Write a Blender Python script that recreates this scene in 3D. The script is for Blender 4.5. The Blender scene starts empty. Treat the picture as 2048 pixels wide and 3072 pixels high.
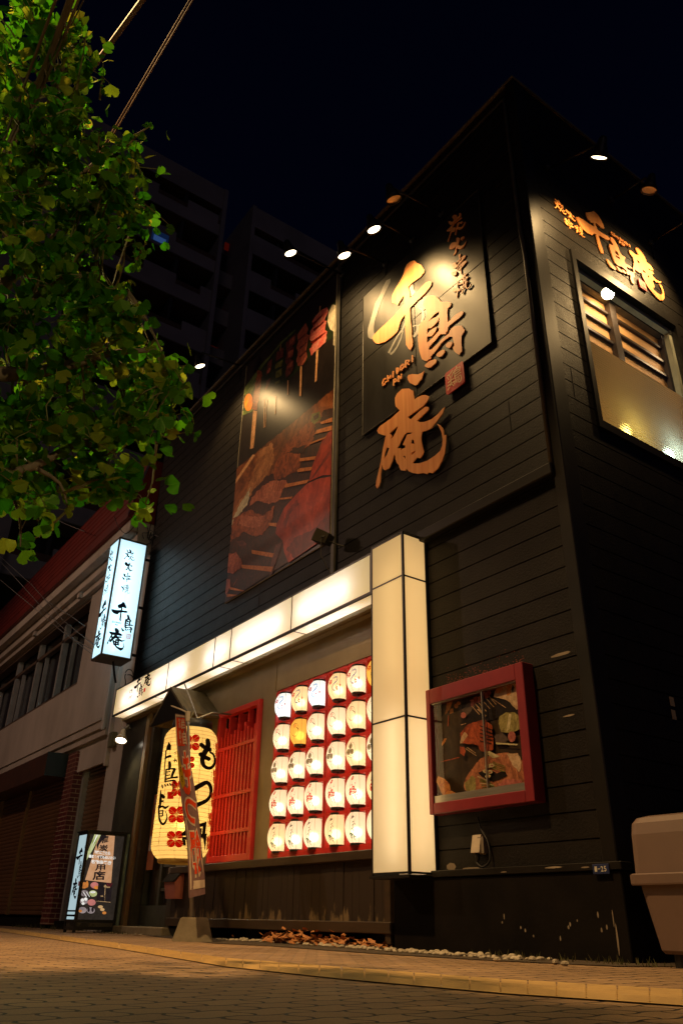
import bpy, math, random
from mathutils import Vector, Matrix
from mathutils.geometry import tessellate_polygon

S = bpy.context.scene
COL = S.collection
K = 1.18                       # metres per working unit
random.seed(7)

# ------------------------------------------------------------------ camera
CAM = Vector((0.0, 0.0, 0.17))
F = 2346.156
_ya, _pi, _ro = (math.radians(a) for a in (54.75594794, 27.55868231, 1.05505508))
FWD = Vector((-math.sin(_ya)*math.cos(_pi), math.cos(_ya)*math.cos(_pi), math.sin(_pi)))
_r0 = Vector((math.cos(_ya), math.sin(_ya), 0.0))
_u0 = _r0.cross(FWD)
RGT = math.cos(_ro)*_r0 + math.sin(_ro)*_u0
UPV = -math.sin(_ro)*_r0 + math.cos(_ro)*_u0
cd = bpy.data.cameras.new('camera')
cam = bpy.data.objects.new('camera', cd)
COL.objects.link(cam)
cd.sensor_fit = 'VERTICAL'
cd.sensor_height = 36.0
cd.lens = 36.0*F/3072.0
cd.clip_start = 0.05
cd.clip_end = 600.0
M = Matrix((RGT, UPV, -FWD)).transposed().to_4x4()
M.translation = CAM*K
cam.matrix_world = M
S.camera = cam

# ------------------------------------------------------------------ night sky
W = bpy.data.worlds.new("World")
S.world = W
W.use_nodes = True
wn = W.node_tree
wn.nodes.clear()
sky = wn.nodes.new('ShaderNodeTexSky')
sky.sky_type = 'NISHITA'
sky.sun_disc = False
sky.sun_elevation = math.radians(-4.0)
sky.sun_rotation = math.radians(60.0)
tint = wn.nodes.new('ShaderNodeMixRGB')
tint.blend_type = 'MULTIPLY'
tint.inputs[0].default_value = 1.0
tint.inputs[2].default_value = (0.22, 0.30, 1.0, 1)
bg = wn.nodes.new('ShaderNodeBackground')
bg.inputs[1].default_value = 0.16
wo = wn.nodes.new('ShaderNodeOutputWorld')
wn.links.new(sky.outputs[0], tint.inputs[1])
wn.links.new(tint.outputs[0], bg.inputs[0])
wn.links.new(bg.outputs[0], wo.inputs[0])
S.view_settings.view_transform = 'Standard'
S.view_settings.look = 'None'
S.view_settings.exposure = 0.0
S.view_settings.gamma = 1.0
S.cycles.use_denoising = True
S.cycles.max_bounces = 7
S.cycles.diffuse_bounces = 3
S.cycles.glossy_bounces = 3
S.cycles.transmission_bounces = 6
S.cycles.transparent_max_bounces = 8
S.cycles.sample_clamp_indirect = 3.0
S.cycles.caustics_reflective = False
S.cycles.caustics_refractive = False

# street lighting: sodium lamp over the road, street glow opposite, added tree fill
def lamp(name, typ, loc, power, color, parent=None, target=None, size=0.05, spot=None, blend=0.6):
    ld = bpy.data.lights.new(name, typ)
    ld.energy = power
    ld.color = color
    if typ == 'AREA':
        ld.size = size
    else:
        ld.shadow_soft_size = size
    if spot:
        ld.spot_size = math.radians(spot)
        ld.spot_blend = blend
    o = bpy.data.objects.new(name, ld)
    COL.objects.link(o)
    l = Vector(loc)*K
    if target is not None:
        d = (Vector(target)*K-l).normalized()
        o.rotation_euler = d.to_track_quat('-Z', 'Y').to_euler()
    if parent is not None:
        o.parent = parent
        l = l-ROOT[parent.name]
    o.location = l
    return o

ROOT = {}
STREET = lamp('street_and_fill_light', 'SPOT', (-4.0, -0.6, 7.0), 3300, (1.0, 0.60, 0.24), target=(-3.9, 0.9, 0.0), size=0.12, spot=84, blend=1.0)
TREE_FILL = lamp('street_and_fill_light', 'SPOT', (3.2, -0.3, 1.6), 380, (1.0, 0.86, 0.42), target=(-3.2, 0.45, 2.6), size=0.15, spot=50, blend=0.8)  # added spot from the right, only there to light the tree crown
STREET4 = lamp('street_and_fill_light', 'SPOT', (-2.0, -5.2, 4.2), 52, (1.0, 0.66, 0.42), target=(-4.5, 2.5, 0.5), size=0.2, spot=100)
STREET5 = lamp('street_and_fill_light', 'SPOT', (-7.6, -0.6, 3.0), 520, (1.0, 0.84, 0.34), target=(-2.9, 0.45, 2.35), size=0.15, spot=64, blend=0.7)
STREET2 = lamp('street_and_fill_light', 'SPOT', (-13.5, -3.5, 7.5), 700, (1.0, 0.62, 0.42), target=(-13, 3.0, 0.0), size=0.12, spot=125)
# added dim sun lamp standing for city glow on the far walls
glow_sun = bpy.data.lights.new('city_glow', 'SUN'); glow_sun.energy = 0.036; glow_sun.color = (1.0, 0.82, 0.86); glow_sun.angle = math.radians(20)
mo = bpy.data.objects.new('city_glow', glow_sun); COL.objects.link(mo)
mo.rotation_euler = Vector((-0.8, 0.45, -0.28)).to_track_quat('-Z', 'Y').to_euler()

# ------------------------------------------------------------------ pixel -> point on a plane
def ray(x, y):
    return FWD+RGT*((x-1024)/F)-UPV*((y-1536)/F)
def atY(x, y, Y):
    d = ray(x, y); return CAM+d*((Y-CAM.y)/d.y)
def atX(x, y, X):
    d = ray(x, y); return CAM+d*((X-CAM.x)/d.x)
def atZ(x, y, Z=0.0):
    d = ray(x, y); return CAM+d*((Z-CAM.z)/d.z)
def zm(x, y, ox, oy, s):
    return (ox+x/s, oy+y/s)

# ------------------------------------------------------------------ geometry helpers
class G:
    def __init__(self):
        self.v = []; self.f = []; self.m = []
    def add(self, vs, fs, m=0):
        b = len(self.v)
        self.v.extend(Vector(p) for p in vs)
        for f in fs:
            self.f.append([i+b for i in f]); self.m.append(m)
        return self

def hexa(g, P, m=0):
    # 8 corners: bottom ring 0-3, top ring 4-7
    return g.add(P, [(3,2,1,0),(4,5,6,7),(0,1,5,4),(1,2,6,5),(2,3,7,6),(3,0,4,7)], m)
def box(g, x0, x1, y0, y1, z0, z1, m=0):
    if x0 > x1: x0, x1 = x1, x0
    if y0 > y1: y0, y1 = y1, y0
    if z0 > z1: z0, z1 = z1, z0
    return hexa(g, [(x0,y0,z0),(x1,y0,z0),(x1,y1,z0),(x0,y1,z0),(x0,y0,z1),(x1,y0,z1),(x1,y1,z1),(x0,y1,z1)], m)
def bbox(g, x0, x1, y0, y1, z0, z1, b, m=0):
    # box with chamfered vertical and horizontal edges (bevel b)
    if x0 > x1: x0, x1 = x1, x0
    if y0 > y1: y0, y1 = y1, y0
    ring = lambda e: [(x0+b+0*e,y0),(x1-b,y0),(x1,y0+b),(x1,y1-b),(x1-b,y1),(x0+b,y1),(x0,y1-b),(x0,y0+b)]
    def rg(ins, z):
        xx0,xx1,yy0,yy1 = x0+ins,x1-ins,y0+ins,y1-ins
        bb = max(b-ins*0.6, b*0.35)
        return [(xx0+bb,yy0,z),(xx1-bb,yy0,z),(xx1,yy0+bb,z),(xx1,yy1-bb,z),(xx1-bb,yy1,z),(xx0+bb,yy1,z),(xx0,yy1-bb,z),(xx0,yy0+bb,z)]
    rings = [rg(b, z0), rg(0, z0+b), rg(0, z1-b), rg(b, z1)]
    return loft(g, rings, True, True, m)
def loft(g, rings, capb=True, capt=True, m=0):
    n = len(rings[0]); vs = [p for r in rings for p in r]; fs = []
    for i in range(len(rings)-1):
        for j in range(n):
            a = i*n+j; b = i*n+(j+1) % n
            fs.append((a, b, b+n, a+n))
    if capb: fs.append(tuple(range(n-1, -1, -1)))
    if capt: fs.append(tuple(range((len(rings)-1)*n, len(rings)*n)))
    return g.add(vs, fs, m)
def tube(g, pts, r, n=8, m=0, cap=True):
    pts = [Vector(p) for p in pts]
    rr = r if isinstance(r, (list, tuple)) else [r]*len(pts)
    rings = []; up = None
    for i, p in enumerate(pts):
        if i == 0: t = pts[1]-pts[0]
        elif i == len(pts)-1: t = pts[-1]-pts[-2]
        else: t = (pts[i+1]-pts[i]).normalized()+(pts[i]-pts[i-1]).normalized()
        t.normalize()
        if up is None:
            up = Vector((0,0,1)) if abs(t.z) < 0.9 else Vector((1,0,0))
        a = t.cross(up)
        if a.length < 1e-6: a = t.cross(Vector((1,0,0)))
        a.normalize(); b = a.cross(t).normalized(); up = b
        rings.append([p+(a*math.cos(k*2*math.pi/n)+b*math.sin(k*2*math.pi/n))*rr[i] for k in range(n)])
    return loft(g, rings, cap, cap, m)
def lathe(g, c, prof, n=24, m=0, axis=None, capb=True, capt=True):
    c = Vector(c); ax = (axis or Vector((0,0,1))).normalized()
    a = ax.cross(Vector((0,0,1)))
    a = Vector((1,0,0)) if a.length < 1e-5 else a.normalized()
    b = ax.cross(a)
    rings = [[c+ax*z+(a*math.cos(k*2*math.pi/n)+b*math.sin(k*2*math.pi/n))*r for k in range(n)] for r, z in prof]
    return loft(g, rings, capb, capt, m)
def tess(loops):
    tl = [[Vector((p[0], p[1], 0)) for p in lp] for lp in loops]
    return tessellate_polygon(tl)
def split(tri, L):
    out = []; st = [tri]
    while st:
        a, b, c = st.pop()
        e = [((a[0]-b[0])**2+(a[1]-b[1])**2, a, b, c), ((b[0]-c[0])**2+(b[1]-c[1])**2, b, c, a), ((c[0]-a[0])**2+(c[1]-a[1])**2, c, a, b)]
        d, p, q, r = max(e, key=lambda x: x[0])
        if d <= L*L: out.append((a, b, c))
        else:
            mpt = ((p[0]+q[0])/2, (p[1]+q[1])/2); st += [(p, mpt, r), (mpt, q, r)]
    return out
def curved(g, loops, fm, L, m=0):
    flat = [p for lp in loops for p in lp]
    for q in tess(loops):
        for t in split(tuple(flat[i] for i in q), L):
            g.add([fm(u, v, 0.0) for u, v in t], [(0, 1, 2)], m)
def plate(g, loops, fm, t=0.0, m=0, back=False):
    """flat outline (outer + holes in u,v) mapped by fm(u,v,d); t = thickness towards the viewer"""
    flat = [p for lp in loops for p in lp]
    vs = [fm(u, v, t) for u, v in flat]
    fs = [tuple(q) for q in tess(loops)]
    n = len(flat)
    if t > 0:
        vs += [fm(u, v, 0.0) for u, v in flat]
        b = 0
        for lp in loops:
            k = len(lp)
            for i in range(k):
                j = (i+1) % k
                fs.append((b+i, b+j, n+b+j, n+b+i))
            b += k
    g.add(vs, fs, m)
def stroke(pts, w, cap=3):
    """thick polyline -> outline"""
    n = len(pts)
    ws = list(w) if isinstance(w, (list, tuple)) else [w]*n
    L = []; R = []
    for i in range(n):
        p = Vector(pts[i])
        if i == 0: t = Vector(pts[1])-p
        elif i == n-1: t = p-Vector(pts[-2])
        else:
            t = (Vector(pts[i+1])-p).normalized()+(p-Vector(pts[i-1])).normalized()
        if t.length < 1e-9: t = Vector((1, 0))
        t.normalize(); nn = Vector((-t.y, t.x)); h = ws[i]/2
        L.append(p+nn*h); R.append(p-nn*h)
    def capf(p, a, b, t, h):
        return [Vector(p)+t*h*0.75]
    t1 = (Vector(pts[-1])-Vector(pts[-2])).normalized(); t0 = (Vector(pts[0])-Vector(pts[1])).normalized()
    out = L+[Vector(pts[-1])+t1*ws[-1]*0.3]+R[::-1]+[Vector(pts[0])+t0*ws[0]*0.3]
    return [(p.x, p.y) for p in out]
def smooth(pts, k=4, closed=False):
    n = len(pts); out = []
    rng = range(n) if closed else range(n-1)
    for i in rng:
        p0 = pts[(i-1) % n] if closed or i > 0 else pts[i]
        p1 = pts[i]; p2 = pts[(i+1) % n]
        p3 = pts[(i+2) % n] if closed or i+2 < n else p2
        for j in range(k):
            t = j/k
            out.append(tuple(0.5*((2*b)+(-a+c)*t+(2*a-5*b+4*c-d)*t*t+(-a+3*b-3*c+d)*t**3) for a, b, c, d in zip(p0, p1, p2, p3)))
    if not closed: out.append(tuple(pts[-1]))
    return out

# ------------------------------------------------------------------ objects
def thing(name, label, cat, loc, group=None):
    o = bpy.data.objects.new(name, None)
    o.empty_display_size = 0.1
    COL.objects.link(o)
    o.location = Vector(loc)*K
    o['label'] = label; o['category'] = cat
    if group: o['group'] = group
    ROOT[o.name] = o.location.copy()
    return o
def part(g, name, mats, parent=None, label=None, smooth_=False, kind=None):
    me = bpy.data.meshes.new(name)
    off = ROOT[parent.name] if parent is not None else Vector((0,0,0))
    me.from_pydata([p*K-off for p in g.v], [], g.f)
    if not isinstance(mats, (list, tuple)): mats = [mats]
    for mt in mats: me.materials.append(mt)
    if any(g.m): me.polygons.foreach_set('material_index', g.m)
    if smooth_:
        me.polygons.foreach_set('use_smooth', [True]*len(g.f))
    me.update()
    o = bpy.data.objects.new(name, me)
    COL.objects.link(o)
    if parent is not None:
        o.parent = parent
    ROOT[o.name] = off
    if label: o['label'] = label
    if kind: o['kind'] = kind
    return o
def solo(g, name, mats, label, cat, group=None, smooth_=False, kind=None):
    """a thing that is one mesh, origin at its own base centre"""
    lo = Vector((min(p[i] for p in g.v) for i in range(3))); hi = Vector((max(p[i] for p in g.v) for i in range(3)))
    c = Vector(((lo.x+hi.x)/2, (lo.y+hi.y)/2, lo.z))
    h = G(); h.v = [p-c for p in g.v]; h.f = g.f; h.m = g.m
    o = part(h, name, mats, None, smooth_=smooth_)
    o.location = c*K
    ROOT[o.name] = o.location.copy()
    if kind: o['kind'] = kind
    else:
        o['label'] = label; o['category'] = cat
    if group: o['group'] = group
    return o
def each(name, mats, parent, boxes):
    out = []
    for b in boxes:
        g = G(); box(g, *b); out.append(part(g, name, mats, parent))
    return out
def clone(root, loc, label, group=None):
    def cp(o, parent):
        c = o.copy(); COL.objects.link(c); c.parent = parent
        for ch in list(o.children): cp(ch, c)
        return c
    r = cp(root, None)
    r.location = Vector(loc)*K
    r['label'] = label
    if group: r['group'] = group
    return r

# ------------------------------------------------------------------ materials
def nt(name):
    m = bpy.data.materials.new(name); m.use_nodes = True
    t = m.node_tree; t.nodes.clear()
    o = t.nodes.new('ShaderNodeOutputMaterial')
    return m, t, o
def N(t, typ, **kw):
    n = t.nodes.new(typ)
    for k, v in kw.items():
        if k.startswith('i_'):
            n.inputs[k[2:].replace('_', ' ')].default_value = v
        else: setattr(n, k, v)
    return n
def c4(c): return (c[0], c[1], c[2], 1.0)
def coords(t, scale=(1,1,1), rot=(0,0,0)):
    tc = N(t, 'ShaderNodeTexCoord'); mp = N(t, 'ShaderNodeMapping')
    mp.inputs['Scale'].default_value = scale; mp.inputs['Rotation'].default_value = rot
    t.links.new(tc.outputs['Object'], mp.inputs[0])
    return mp.outputs[0]
def noise(t, vec, scale, detail=5, rough=0.6, dist=0.0):
    n = N(t, 'ShaderNodeTexNoise'); n.inputs['Scale'].default_value = scale
    n.inputs['Detail'].default_value = detail; n.inputs['Roughness'].default_value = rough
    n.inputs['Distortion'].default_value = dist
    t.links.new(vec, n.inputs['Vector'])
    return n.outputs['Fac']
def ramp(t, fac, stops):
    r = N(t, 'ShaderNodeValToRGB')
    e = r.color_ramp.elements
    e[0].position, e[0].color = stops[0][0], c4(stops[0][1])
    e[1].position, e[1].color = stops[-1][0], c4(stops[-1][1])
    for p, c in stops[1:-1]:
        q = e.new(p); q.color = c4(c)
    t.links.new(fac, r.inputs[0])
    return r.outputs[0]
def mat(name, a, b=None, rough=0.5, metal=0.0, nscale=6, bump=0.0, bscale=40, stretch=(1,1,1), spec=0.5, rvar=0.0, coat=0.0, thr=(0.35, 0.65)):
    """surface whose colour wanders between a and b; optional fine bump"""
    m, t, o = nt(name)
    p = N(t, 'ShaderNodeBsdfPrincipled')
    vec = coords(t, stretch)
    n1 = noise(t, vec, nscale)
    b = b or tuple(x*0.75 for x in a)
    t.links.new(ramp(t, n1, [(thr[0], a), (thr[1], b)]), p.inputs['Base Color'])
    p.inputs['Metallic'].default_value = metal
    p.inputs['Roughness'].default_value = rough
    p.inputs['Specular IOR Level'].default_value = spec
    p.inputs['Coat Weight'].default_value = coat
    if rvar:
        mr = N(t, 'ShaderNodeMapRange'); mr.inputs['To Min'].default_value = max(0.02, rough-rvar); mr.inputs['To Max'].default_value = min(1, rough+rvar)
        t.links.new(noise(t, vec, nscale*2.3, 6), mr.inputs['Value']); t.links.new(mr.outputs[0], p.inputs['Roughness'])
    if bump:
        bp = N(t, 'ShaderNodeBump'); bp.inputs['Strength'].default_value = bump; bp.inputs['Distance'].default_value = 0.01
        t.links.new(noise(t, vec, bscale, 6, 0.65), bp.inputs['Height']); t.links.new(bp.outputs[0], p.inputs['Normal'])
    t.links.new(p.outputs[0], o.inputs[0])
    return m
def glow(name, color, strength):
    m, t, o = nt(name)
    e = N(t, 'ShaderNodeEmission'); e.inputs[0].default_value = c4(color); e.inputs[1].default_value = strength
    t.links.new(e.outputs[0], o.inputs[0])
    return m
def lit_panel(name, color, base_glow, trans=0.9, fwd=0.25, frough=0.55, stain=None, gcol=None):
    """backlit acrylic or paper: scatters the light of the lamps behind it forward, plus an even inner glow"""
    m, t, o = nt(name)
    tr = N(t, 'ShaderNodeBsdfTranslucent'); tr.inputs[0].default_value = c4([x*trans for x in color])
    rf = N(t, 'ShaderNodeBsdfRefraction'); rf.inputs[0].default_value = c4(color); rf.inputs['IOR'].default_value = 1.32; rf.inputs['Roughness'].default_value = frough
    gl = N(t, 'ShaderNodeBsdfDiffuse'); gl.inputs[0].default_value = c4([x*0.35 for x in color])
    mx = N(t, 'ShaderNodeMixShader'); mx.inputs[0].default_value = fwd
    t.links.new(tr.outputs[0], mx.inputs[1]); t.links.new(rf.outputs[0], mx.inputs[2])
    mx2 = N(t, 'ShaderNodeMixShader'); mx2.inputs[0].default_value = 0.25
    t.links.new(mx.outputs[0], mx2.inputs[1]); t.links.new(gl.outputs[0], mx2.inputs[2])
    e = N(t, 'ShaderNodeEmission'); e.inputs[0].default_value = c4(gcol or color); e.inputs[1].default_value = base_glow
    if stain:
        vec = coords(t)
        col = ramp(t, noise(t, vec, stain[0], 7, 0.7), [(stain[1], color), (stain[2], [x*y for x, y in zip(color, (0.62, 0.5, 0.3))])])
        for s in (tr, rf): t.links.new(col, s.inputs[0])
    ad = N(t, 'ShaderNodeAddShader')
    t.links.new(mx2.outputs[0], ad.inputs[0]); t.links.new(e.outputs[0], ad.inputs[1])
    t.links.new(ad.outputs[0], o.inputs[0])
    return m
def ink(name, color, tr=0.5):
    """paint on a lit panel: part of the light comes through"""
    m, t, o = nt(name)
    d = N(t, 'ShaderNodeBsdfDiffuse'); d.inputs[0].default_value = c4(color)
    r = N(t, 'ShaderNodeBsdfTranslucent'); r.inputs[0].default_value = c4(color)
    mx = N(t, 'ShaderNodeMixShader'); mx.inputs[0].default_value = tr
    t.links.new(d.outputs[0], mx.inputs[1]); t.links.new(r.outputs[0], mx.inputs[2])
    t.links.new(mx.outputs[0], o.inputs[0])
    return m
def glass(name, rough=0.0, tint=(1,1,1), refl=0.08):
    m, t, o = nt(name)
    tr = N(t, 'ShaderNodeBsdfTransparent'); tr.inputs[0].default_value = c4(tint)
    gl = N(t, 'ShaderNodeBsdfGlossy'); gl.inputs['Roughness'].default_value = rough
    lw = N(t, 'ShaderNodeLayerWeight')
    pw = N(t, 'ShaderNodeMath', operation='POWER'); pw.inputs[1].default_value = 4.0; t.links.new(lw.outputs['Facing'], pw.inputs[0])
    ma = N(t, 'ShaderNodeMath', operation='MULTIPLY_ADD'); ma.inputs[1].default_value = 0.9; ma.inputs[2].default_value = refl; t.links.new(pw.outputs[0], ma.inputs[0])
    mx = N(t, 'ShaderNodeMixShader')
    t.links.new(ma.outputs[0], mx.inputs[0]); t.links.new(tr.outputs[0], mx.inputs[1]); t.links.new(gl.outputs[0], mx.inputs[2])
    t.links.new(mx.outputs[0], o.inputs[0])
    return m

# ------------------------------------------------------------------ lettering
_tc = {}
def text(s, bold=0.0):
    """outline of a font character: (verts 2d, faces), height about 1"""
    key = (s, bold)
    if key in _tc: return _tc[key]
    cu = bpy.data.curves.new('lettering', 'FONT')
    cu.body = s; cu.size = 1.0; cu.offset = bold; cu.resolution_u = 3; cu.align_x = 'LEFT'
    o = bpy.data.objects.new('lettering', cu)
    COL.objects.link(o)
    dg = bpy.context.evaluated_depsgraph_get()
    me = bpy.data.meshes.new_from_object(o.evaluated_get(dg))
    vs = [(v.co.x, v.co.y) for v in me.vertices]; fs = [tuple(p.vertices) for p in me.polygons]
    bpy.data.objects.remove(o); bpy.data.curves.remove(cu); bpy.data.meshes.remove(me)
    if vs:
        x0 = min(v[0] for v in vs); x1 = max(v[0] for v in vs); y0 = min(v[1] for v in vs); y1 = max(v[1] for v in vs)
    else: x0 = y0 = 0; x1 = y1 = 1
    _tc[key] = (vs, fs, (x0, x1, y0, y1))
    return _tc[key]
def put_text(g, s, fm, d=0.001, m=0, bold=0.0):
    """text squeezed into the unit square, then mapped by fm(u,v,d)"""
    vs, fs, (x0, x1, y0, y1) = text(s, bold)
    w = max(1e-6, x1-x0); h = max(1e-6, y1-y0)
    g.add([fm((x-x0)/w, (y-y0)/h, d) for x, y in vs], fs, m)
def quadmap(p00, p10, p01, p11, nrm):
    """unit square onto a flat quad (corners: left-bottom, right-bottom, left-top, right-top)"""
    p00, p10, p01, p11 = (Vector(p) for p in (p00, p10, p01, p11)); n = Vector(nrm)
    return lambda u, v, d: (p00*(1-u)+p10*u)*(1-v)+(p01*(1-u)+p11*u)*v+n*d
def sub(fm, u0, v0, u1, v1, flip=False):
    if flip: return lambda u, v, d: fm(u1+(u0-u1)*u, v0+(v1-v0)*v, d)
    return lambda u, v, d: fm(u0+(u1-u0)*u, v0+(v1-v0)*v, d)
# ------------------------------------------------------------------ brush lettering (outlines as painted on the facade sign)
YF = 3.82                      # plane of the street facade
XS = -2.82                     # plane of the side wall
def _src(pts, z): return [zm(x, y, *z) for x, y in pts]
_zA = (1100, 770, 7.127); _zB = (1210, 880, 7.84); _zC = (1120, 1160, 6.533); _zD = (1330, 630, 14.254); _zE = (1330, 760, 14.254)
_zL = (1140, 1060, 10.453); _zS = (1320, 1070, 15.68)
GL = {}
def _gly(name, z, islands):
    out = []
    for lps in islands:
        out.append([[(q.x, q.z) for q in (atY(a, b, YF) for a, b in _src(lp, z))] for lp in lps])
    GL[name] = out
def _norm(name):
    """islands scaled into the unit box by height; returns islands, aspect"""
    I = GL[name]
    xs = [p[0] for i in I for l in i for p in l]; ys = [p[1] for i in I for l in i for p in l]
    x0, x1, y0, y1 = min(xs), max(xs), min(ys), max(ys)
    return [[[((a-x0)/(x1-x0), (b-y0)/(y1-y0)) for a, b in l] for l in i] for i in I], (x1-x0)/(y1-y0)
_gly('sen', _zA, [[[(1000,120),(1060,110),(1100,150),(1210,205),(1270,310),(1270,360),(1190,460),(1090,530),(1010,585),(925,680),(950,740),(970,830),(965,915),(1040,845),(1150,745),(1220,660),(1300,580),(1390,545),(1435,570),(1420,640),(1360,720),(1280,815),(1210,880),(1195,910),(1130,945),(1110,975),(1050,1040),(970,1115),(965,1180),(972,1290),(985,1450),(1000,1560),(1008,1740),(1028,1850),(1025,1930),(980,2015),(945,2005),(885,1910),(875,1720),(862,1500),(862,1250),(820,1310),(760,1410),(740,1490),(710,1600),(670,1655),(600,1720),(530,1775),(480,1810),(430,1845),(340,1868),(300,1885),(230,1870),(180,1810),(165,1750),(190,1700),(310,1575),(440,1460),(600,1310),(700,1190),(820,1060),(853,1025),(845,950),(835,845),(770,950),(730,1010),(705,1062),(650,1030),(580,1005),(570,940),(585,850),(640,730),(740,570),(830,400),(860,270),(900,190),(960,135)]]])
_gly('tori', _zB, [[[(740,78),(790,88),(850,130),(930,230),(1000,235),(1080,225),(1160,245),(1165,290),(1140,340),(1090,380),(1078,480),(1085,600),(1090,710),(1180,620),(1300,510),(1400,455),(1445,450),(1460,480),(1430,540),(1350,620),(1250,690),(1120,800),(1095,830),(1090,890),(1060,940),(1040,985),(960,990),(930,980),(860,1050),(820,1110),(740,1190),(650,1300),(650,1360),(700,1350),(850,1220),(950,1110),(1030,1040),(1110,980),(1150,890),(1220,820),(1320,790),(1420,790),(1450,840),(1490,895),(1470,940),(1420,1020),(1410,1150),(1412,1260),(1425,1290),(1420,1400),(1385,1430),(1370,1475),(1320,1455),(1260,1410),(1230,1360),(1210,1340),(1215,1290),(1245,1260),(1230,1160),(1200,1050),(1130,1045),(1030,1120),(930,1210),(850,1330),(760,1440),(700,1500),(690,1560),(630,1590),(600,1620),(540,1610),(480,1570),(440,1450),(410,1330),(395,1150),(395,950),(410,820),(440,740),(500,670),(550,655),(580,590),(605,500),(600,460),(560,390),(515,320),(510,250),(540,190),(620,115),(680,85)],
 [(885,450),(790,515),(720,590),(635,690),(740,620),(840,575),(880,585),(870,660),(800,755),(690,845),(612,852),(600,985),(680,900),(760,850),(838,820),(800,920),(720,1030),(605,1048),(605,1195),(700,1110),(800,1000),(885,905),(893,700)]],
 [[(1190,1165),(1200,1200),(1170,1260),(1130,1320),(1050,1285),(1045,1240),(1080,1190)]],
 [[(970,1355),(1025,1360),(1020,1420),(960,1500),(900,1525),(840,1510),(825,1475),(860,1420)]],
 [[(790,1578),(835,1590),(820,1660),(760,1710),(700,1765),(640,1785),(550,1745),(560,1710),(660,1620)]],
 [[(545,1850),(500,1980),(490,2040),(430,2100),(380,2175),(325,2195),(200,2130),(160,2060),(145,1990),(170,1950),(260,1925),(400,1935),(480,1900)]]])
_gly('an', _zC, [[[(600,65),(735,55),(770,85),(820,95),(830,190),(845,280),(900,230),(1000,190),(1060,185),(1120,205),(1130,240),(1080,330),(1020,395),(900,480),(720,610),(765,668),(850,590),(960,490),(1060,415),(1120,420),(1125,460),(1085,510),(1000,590),(900,685),(940,715),(1040,712),(1180,660),(1300,560),(1400,450),(1440,420),(1400,540),(1310,660),(1250,740),(1180,830),(1080,885),(1000,900),(985,970),(980,1060),(1000,1180),(1030,1300),(1000,1370),(960,1425),(900,1405),(810,1510),(850,1525),(950,1520),(1100,1470),(1250,1370),(1350,1280),(1390,1180),(1400,1050),(1380,930),(1330,810),(1285,745),(1340,770),(1400,840),(1420,900),(1425,970),(1470,965),(1465,1120),(1440,1320),(1390,1470),(1310,1620),(1200,1715),(1130,1700),(1090,1730),(1020,1710),(900,1725),(800,1705),(740,1680),(690,1625),(670,1665),(580,1655),(548,1590),(545,1560),(500,1510),(475,1440),(465,1335),(440,1380),(415,1480),(355,1615),(300,1640),(260,1655),(230,1620),(218,1540),(205,1600),(185,1750),(180,1880),(150,1970),(110,2010),(90,1960),(100,1860),(150,1660),(190,1480),(225,1250),(270,1040),(285,980),(220,965),(140,935),(115,880),(160,800),(260,730),(400,630),(510,530),(560,485),(480,410),(465,320),(465,240),(500,160)],
 [(520,785),(450,850),(360,935),(400,985),(385,1040),(430,1000),(480,910),(515,830)],
 [(705,915),(820,918),(770,945),(700,960),(670,1040),(615,1160),(665,1165),(665,1215),(600,1240),(575,1265),(575,1220),(510,1228),(550,1160),(600,1050),(650,960)],
 [(800,1055),(830,1060),(850,1160),(810,1130),(780,1140)],[(865,1270),(860,1300),(800,1350),(775,1350),(800,1310)],[(620,1375),(668,1375),(672,1455),(640,1400)],[(305,1210),(355,1220),(310,1350),(245,1445),(265,1330)]]])
_gly('sumi', _zD, [[[(790,180),(815,190),(820,300),(800,340),(700,420),(560,560),(420,710),(370,695),(310,630),(285,565),(310,530),(390,535),(410,575),(470,560),(525,495),(500,430),(445,375),(470,310),(540,265),(640,265),(655,350),(660,385),(740,310),(760,270),(755,200)]],
 [[(850,375),(840,410),(740,490),(600,590),(520,670),(460,780),(490,830),(540,800),(600,790),(605,840),(560,930),(500,990),(430,985),(390,1080),(340,1240),(300,1400),(260,1415),(245,1390),(300,1260),(360,1080),(400,920),(320,950),(225,960),(220,940),(330,830),(450,710),(600,570),(750,440)]],
 [[(770,590),(740,640),(690,760),(760,795),(850,790),(920,720),(980,600),(1005,550),(1018,570),(990,660),(920,780),(850,860),(770,895),(690,885),(650,870),(635,960),(625,1060),(600,1120),(570,1120),(575,1060),(620,920),(630,830),(650,760),(675,640),(740,580)]],
 [[(890,535),(900,570),(850,650),(775,640),(790,600),(850,550)]]])
_gly('hi', _zD, [[[(690,1230),(740,1245),(780,1290),(760,1370),(710,1530),(760,1580),(850,1590),(930,1550),(1000,1450),(1055,1385),(1030,1470),(960,1600),(880,1690),(790,1730),(720,1725),(660,1690),(645,1780),(620,1880),(560,1960),(510,2000),(500,1975),(560,1860),(600,1700),(605,1600),(560,1650),(500,1710),(420,1745),(340,1730),(330,1670),(360,1570),(430,1470),(520,1430),(590,1430),(625,1440),(640,1380),(625,1290),(650,1245)]],
 [[(960,1180),(970,1220),(920,1300),(840,1350),(815,1310),(830,1250),(890,1205)]]])
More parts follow.
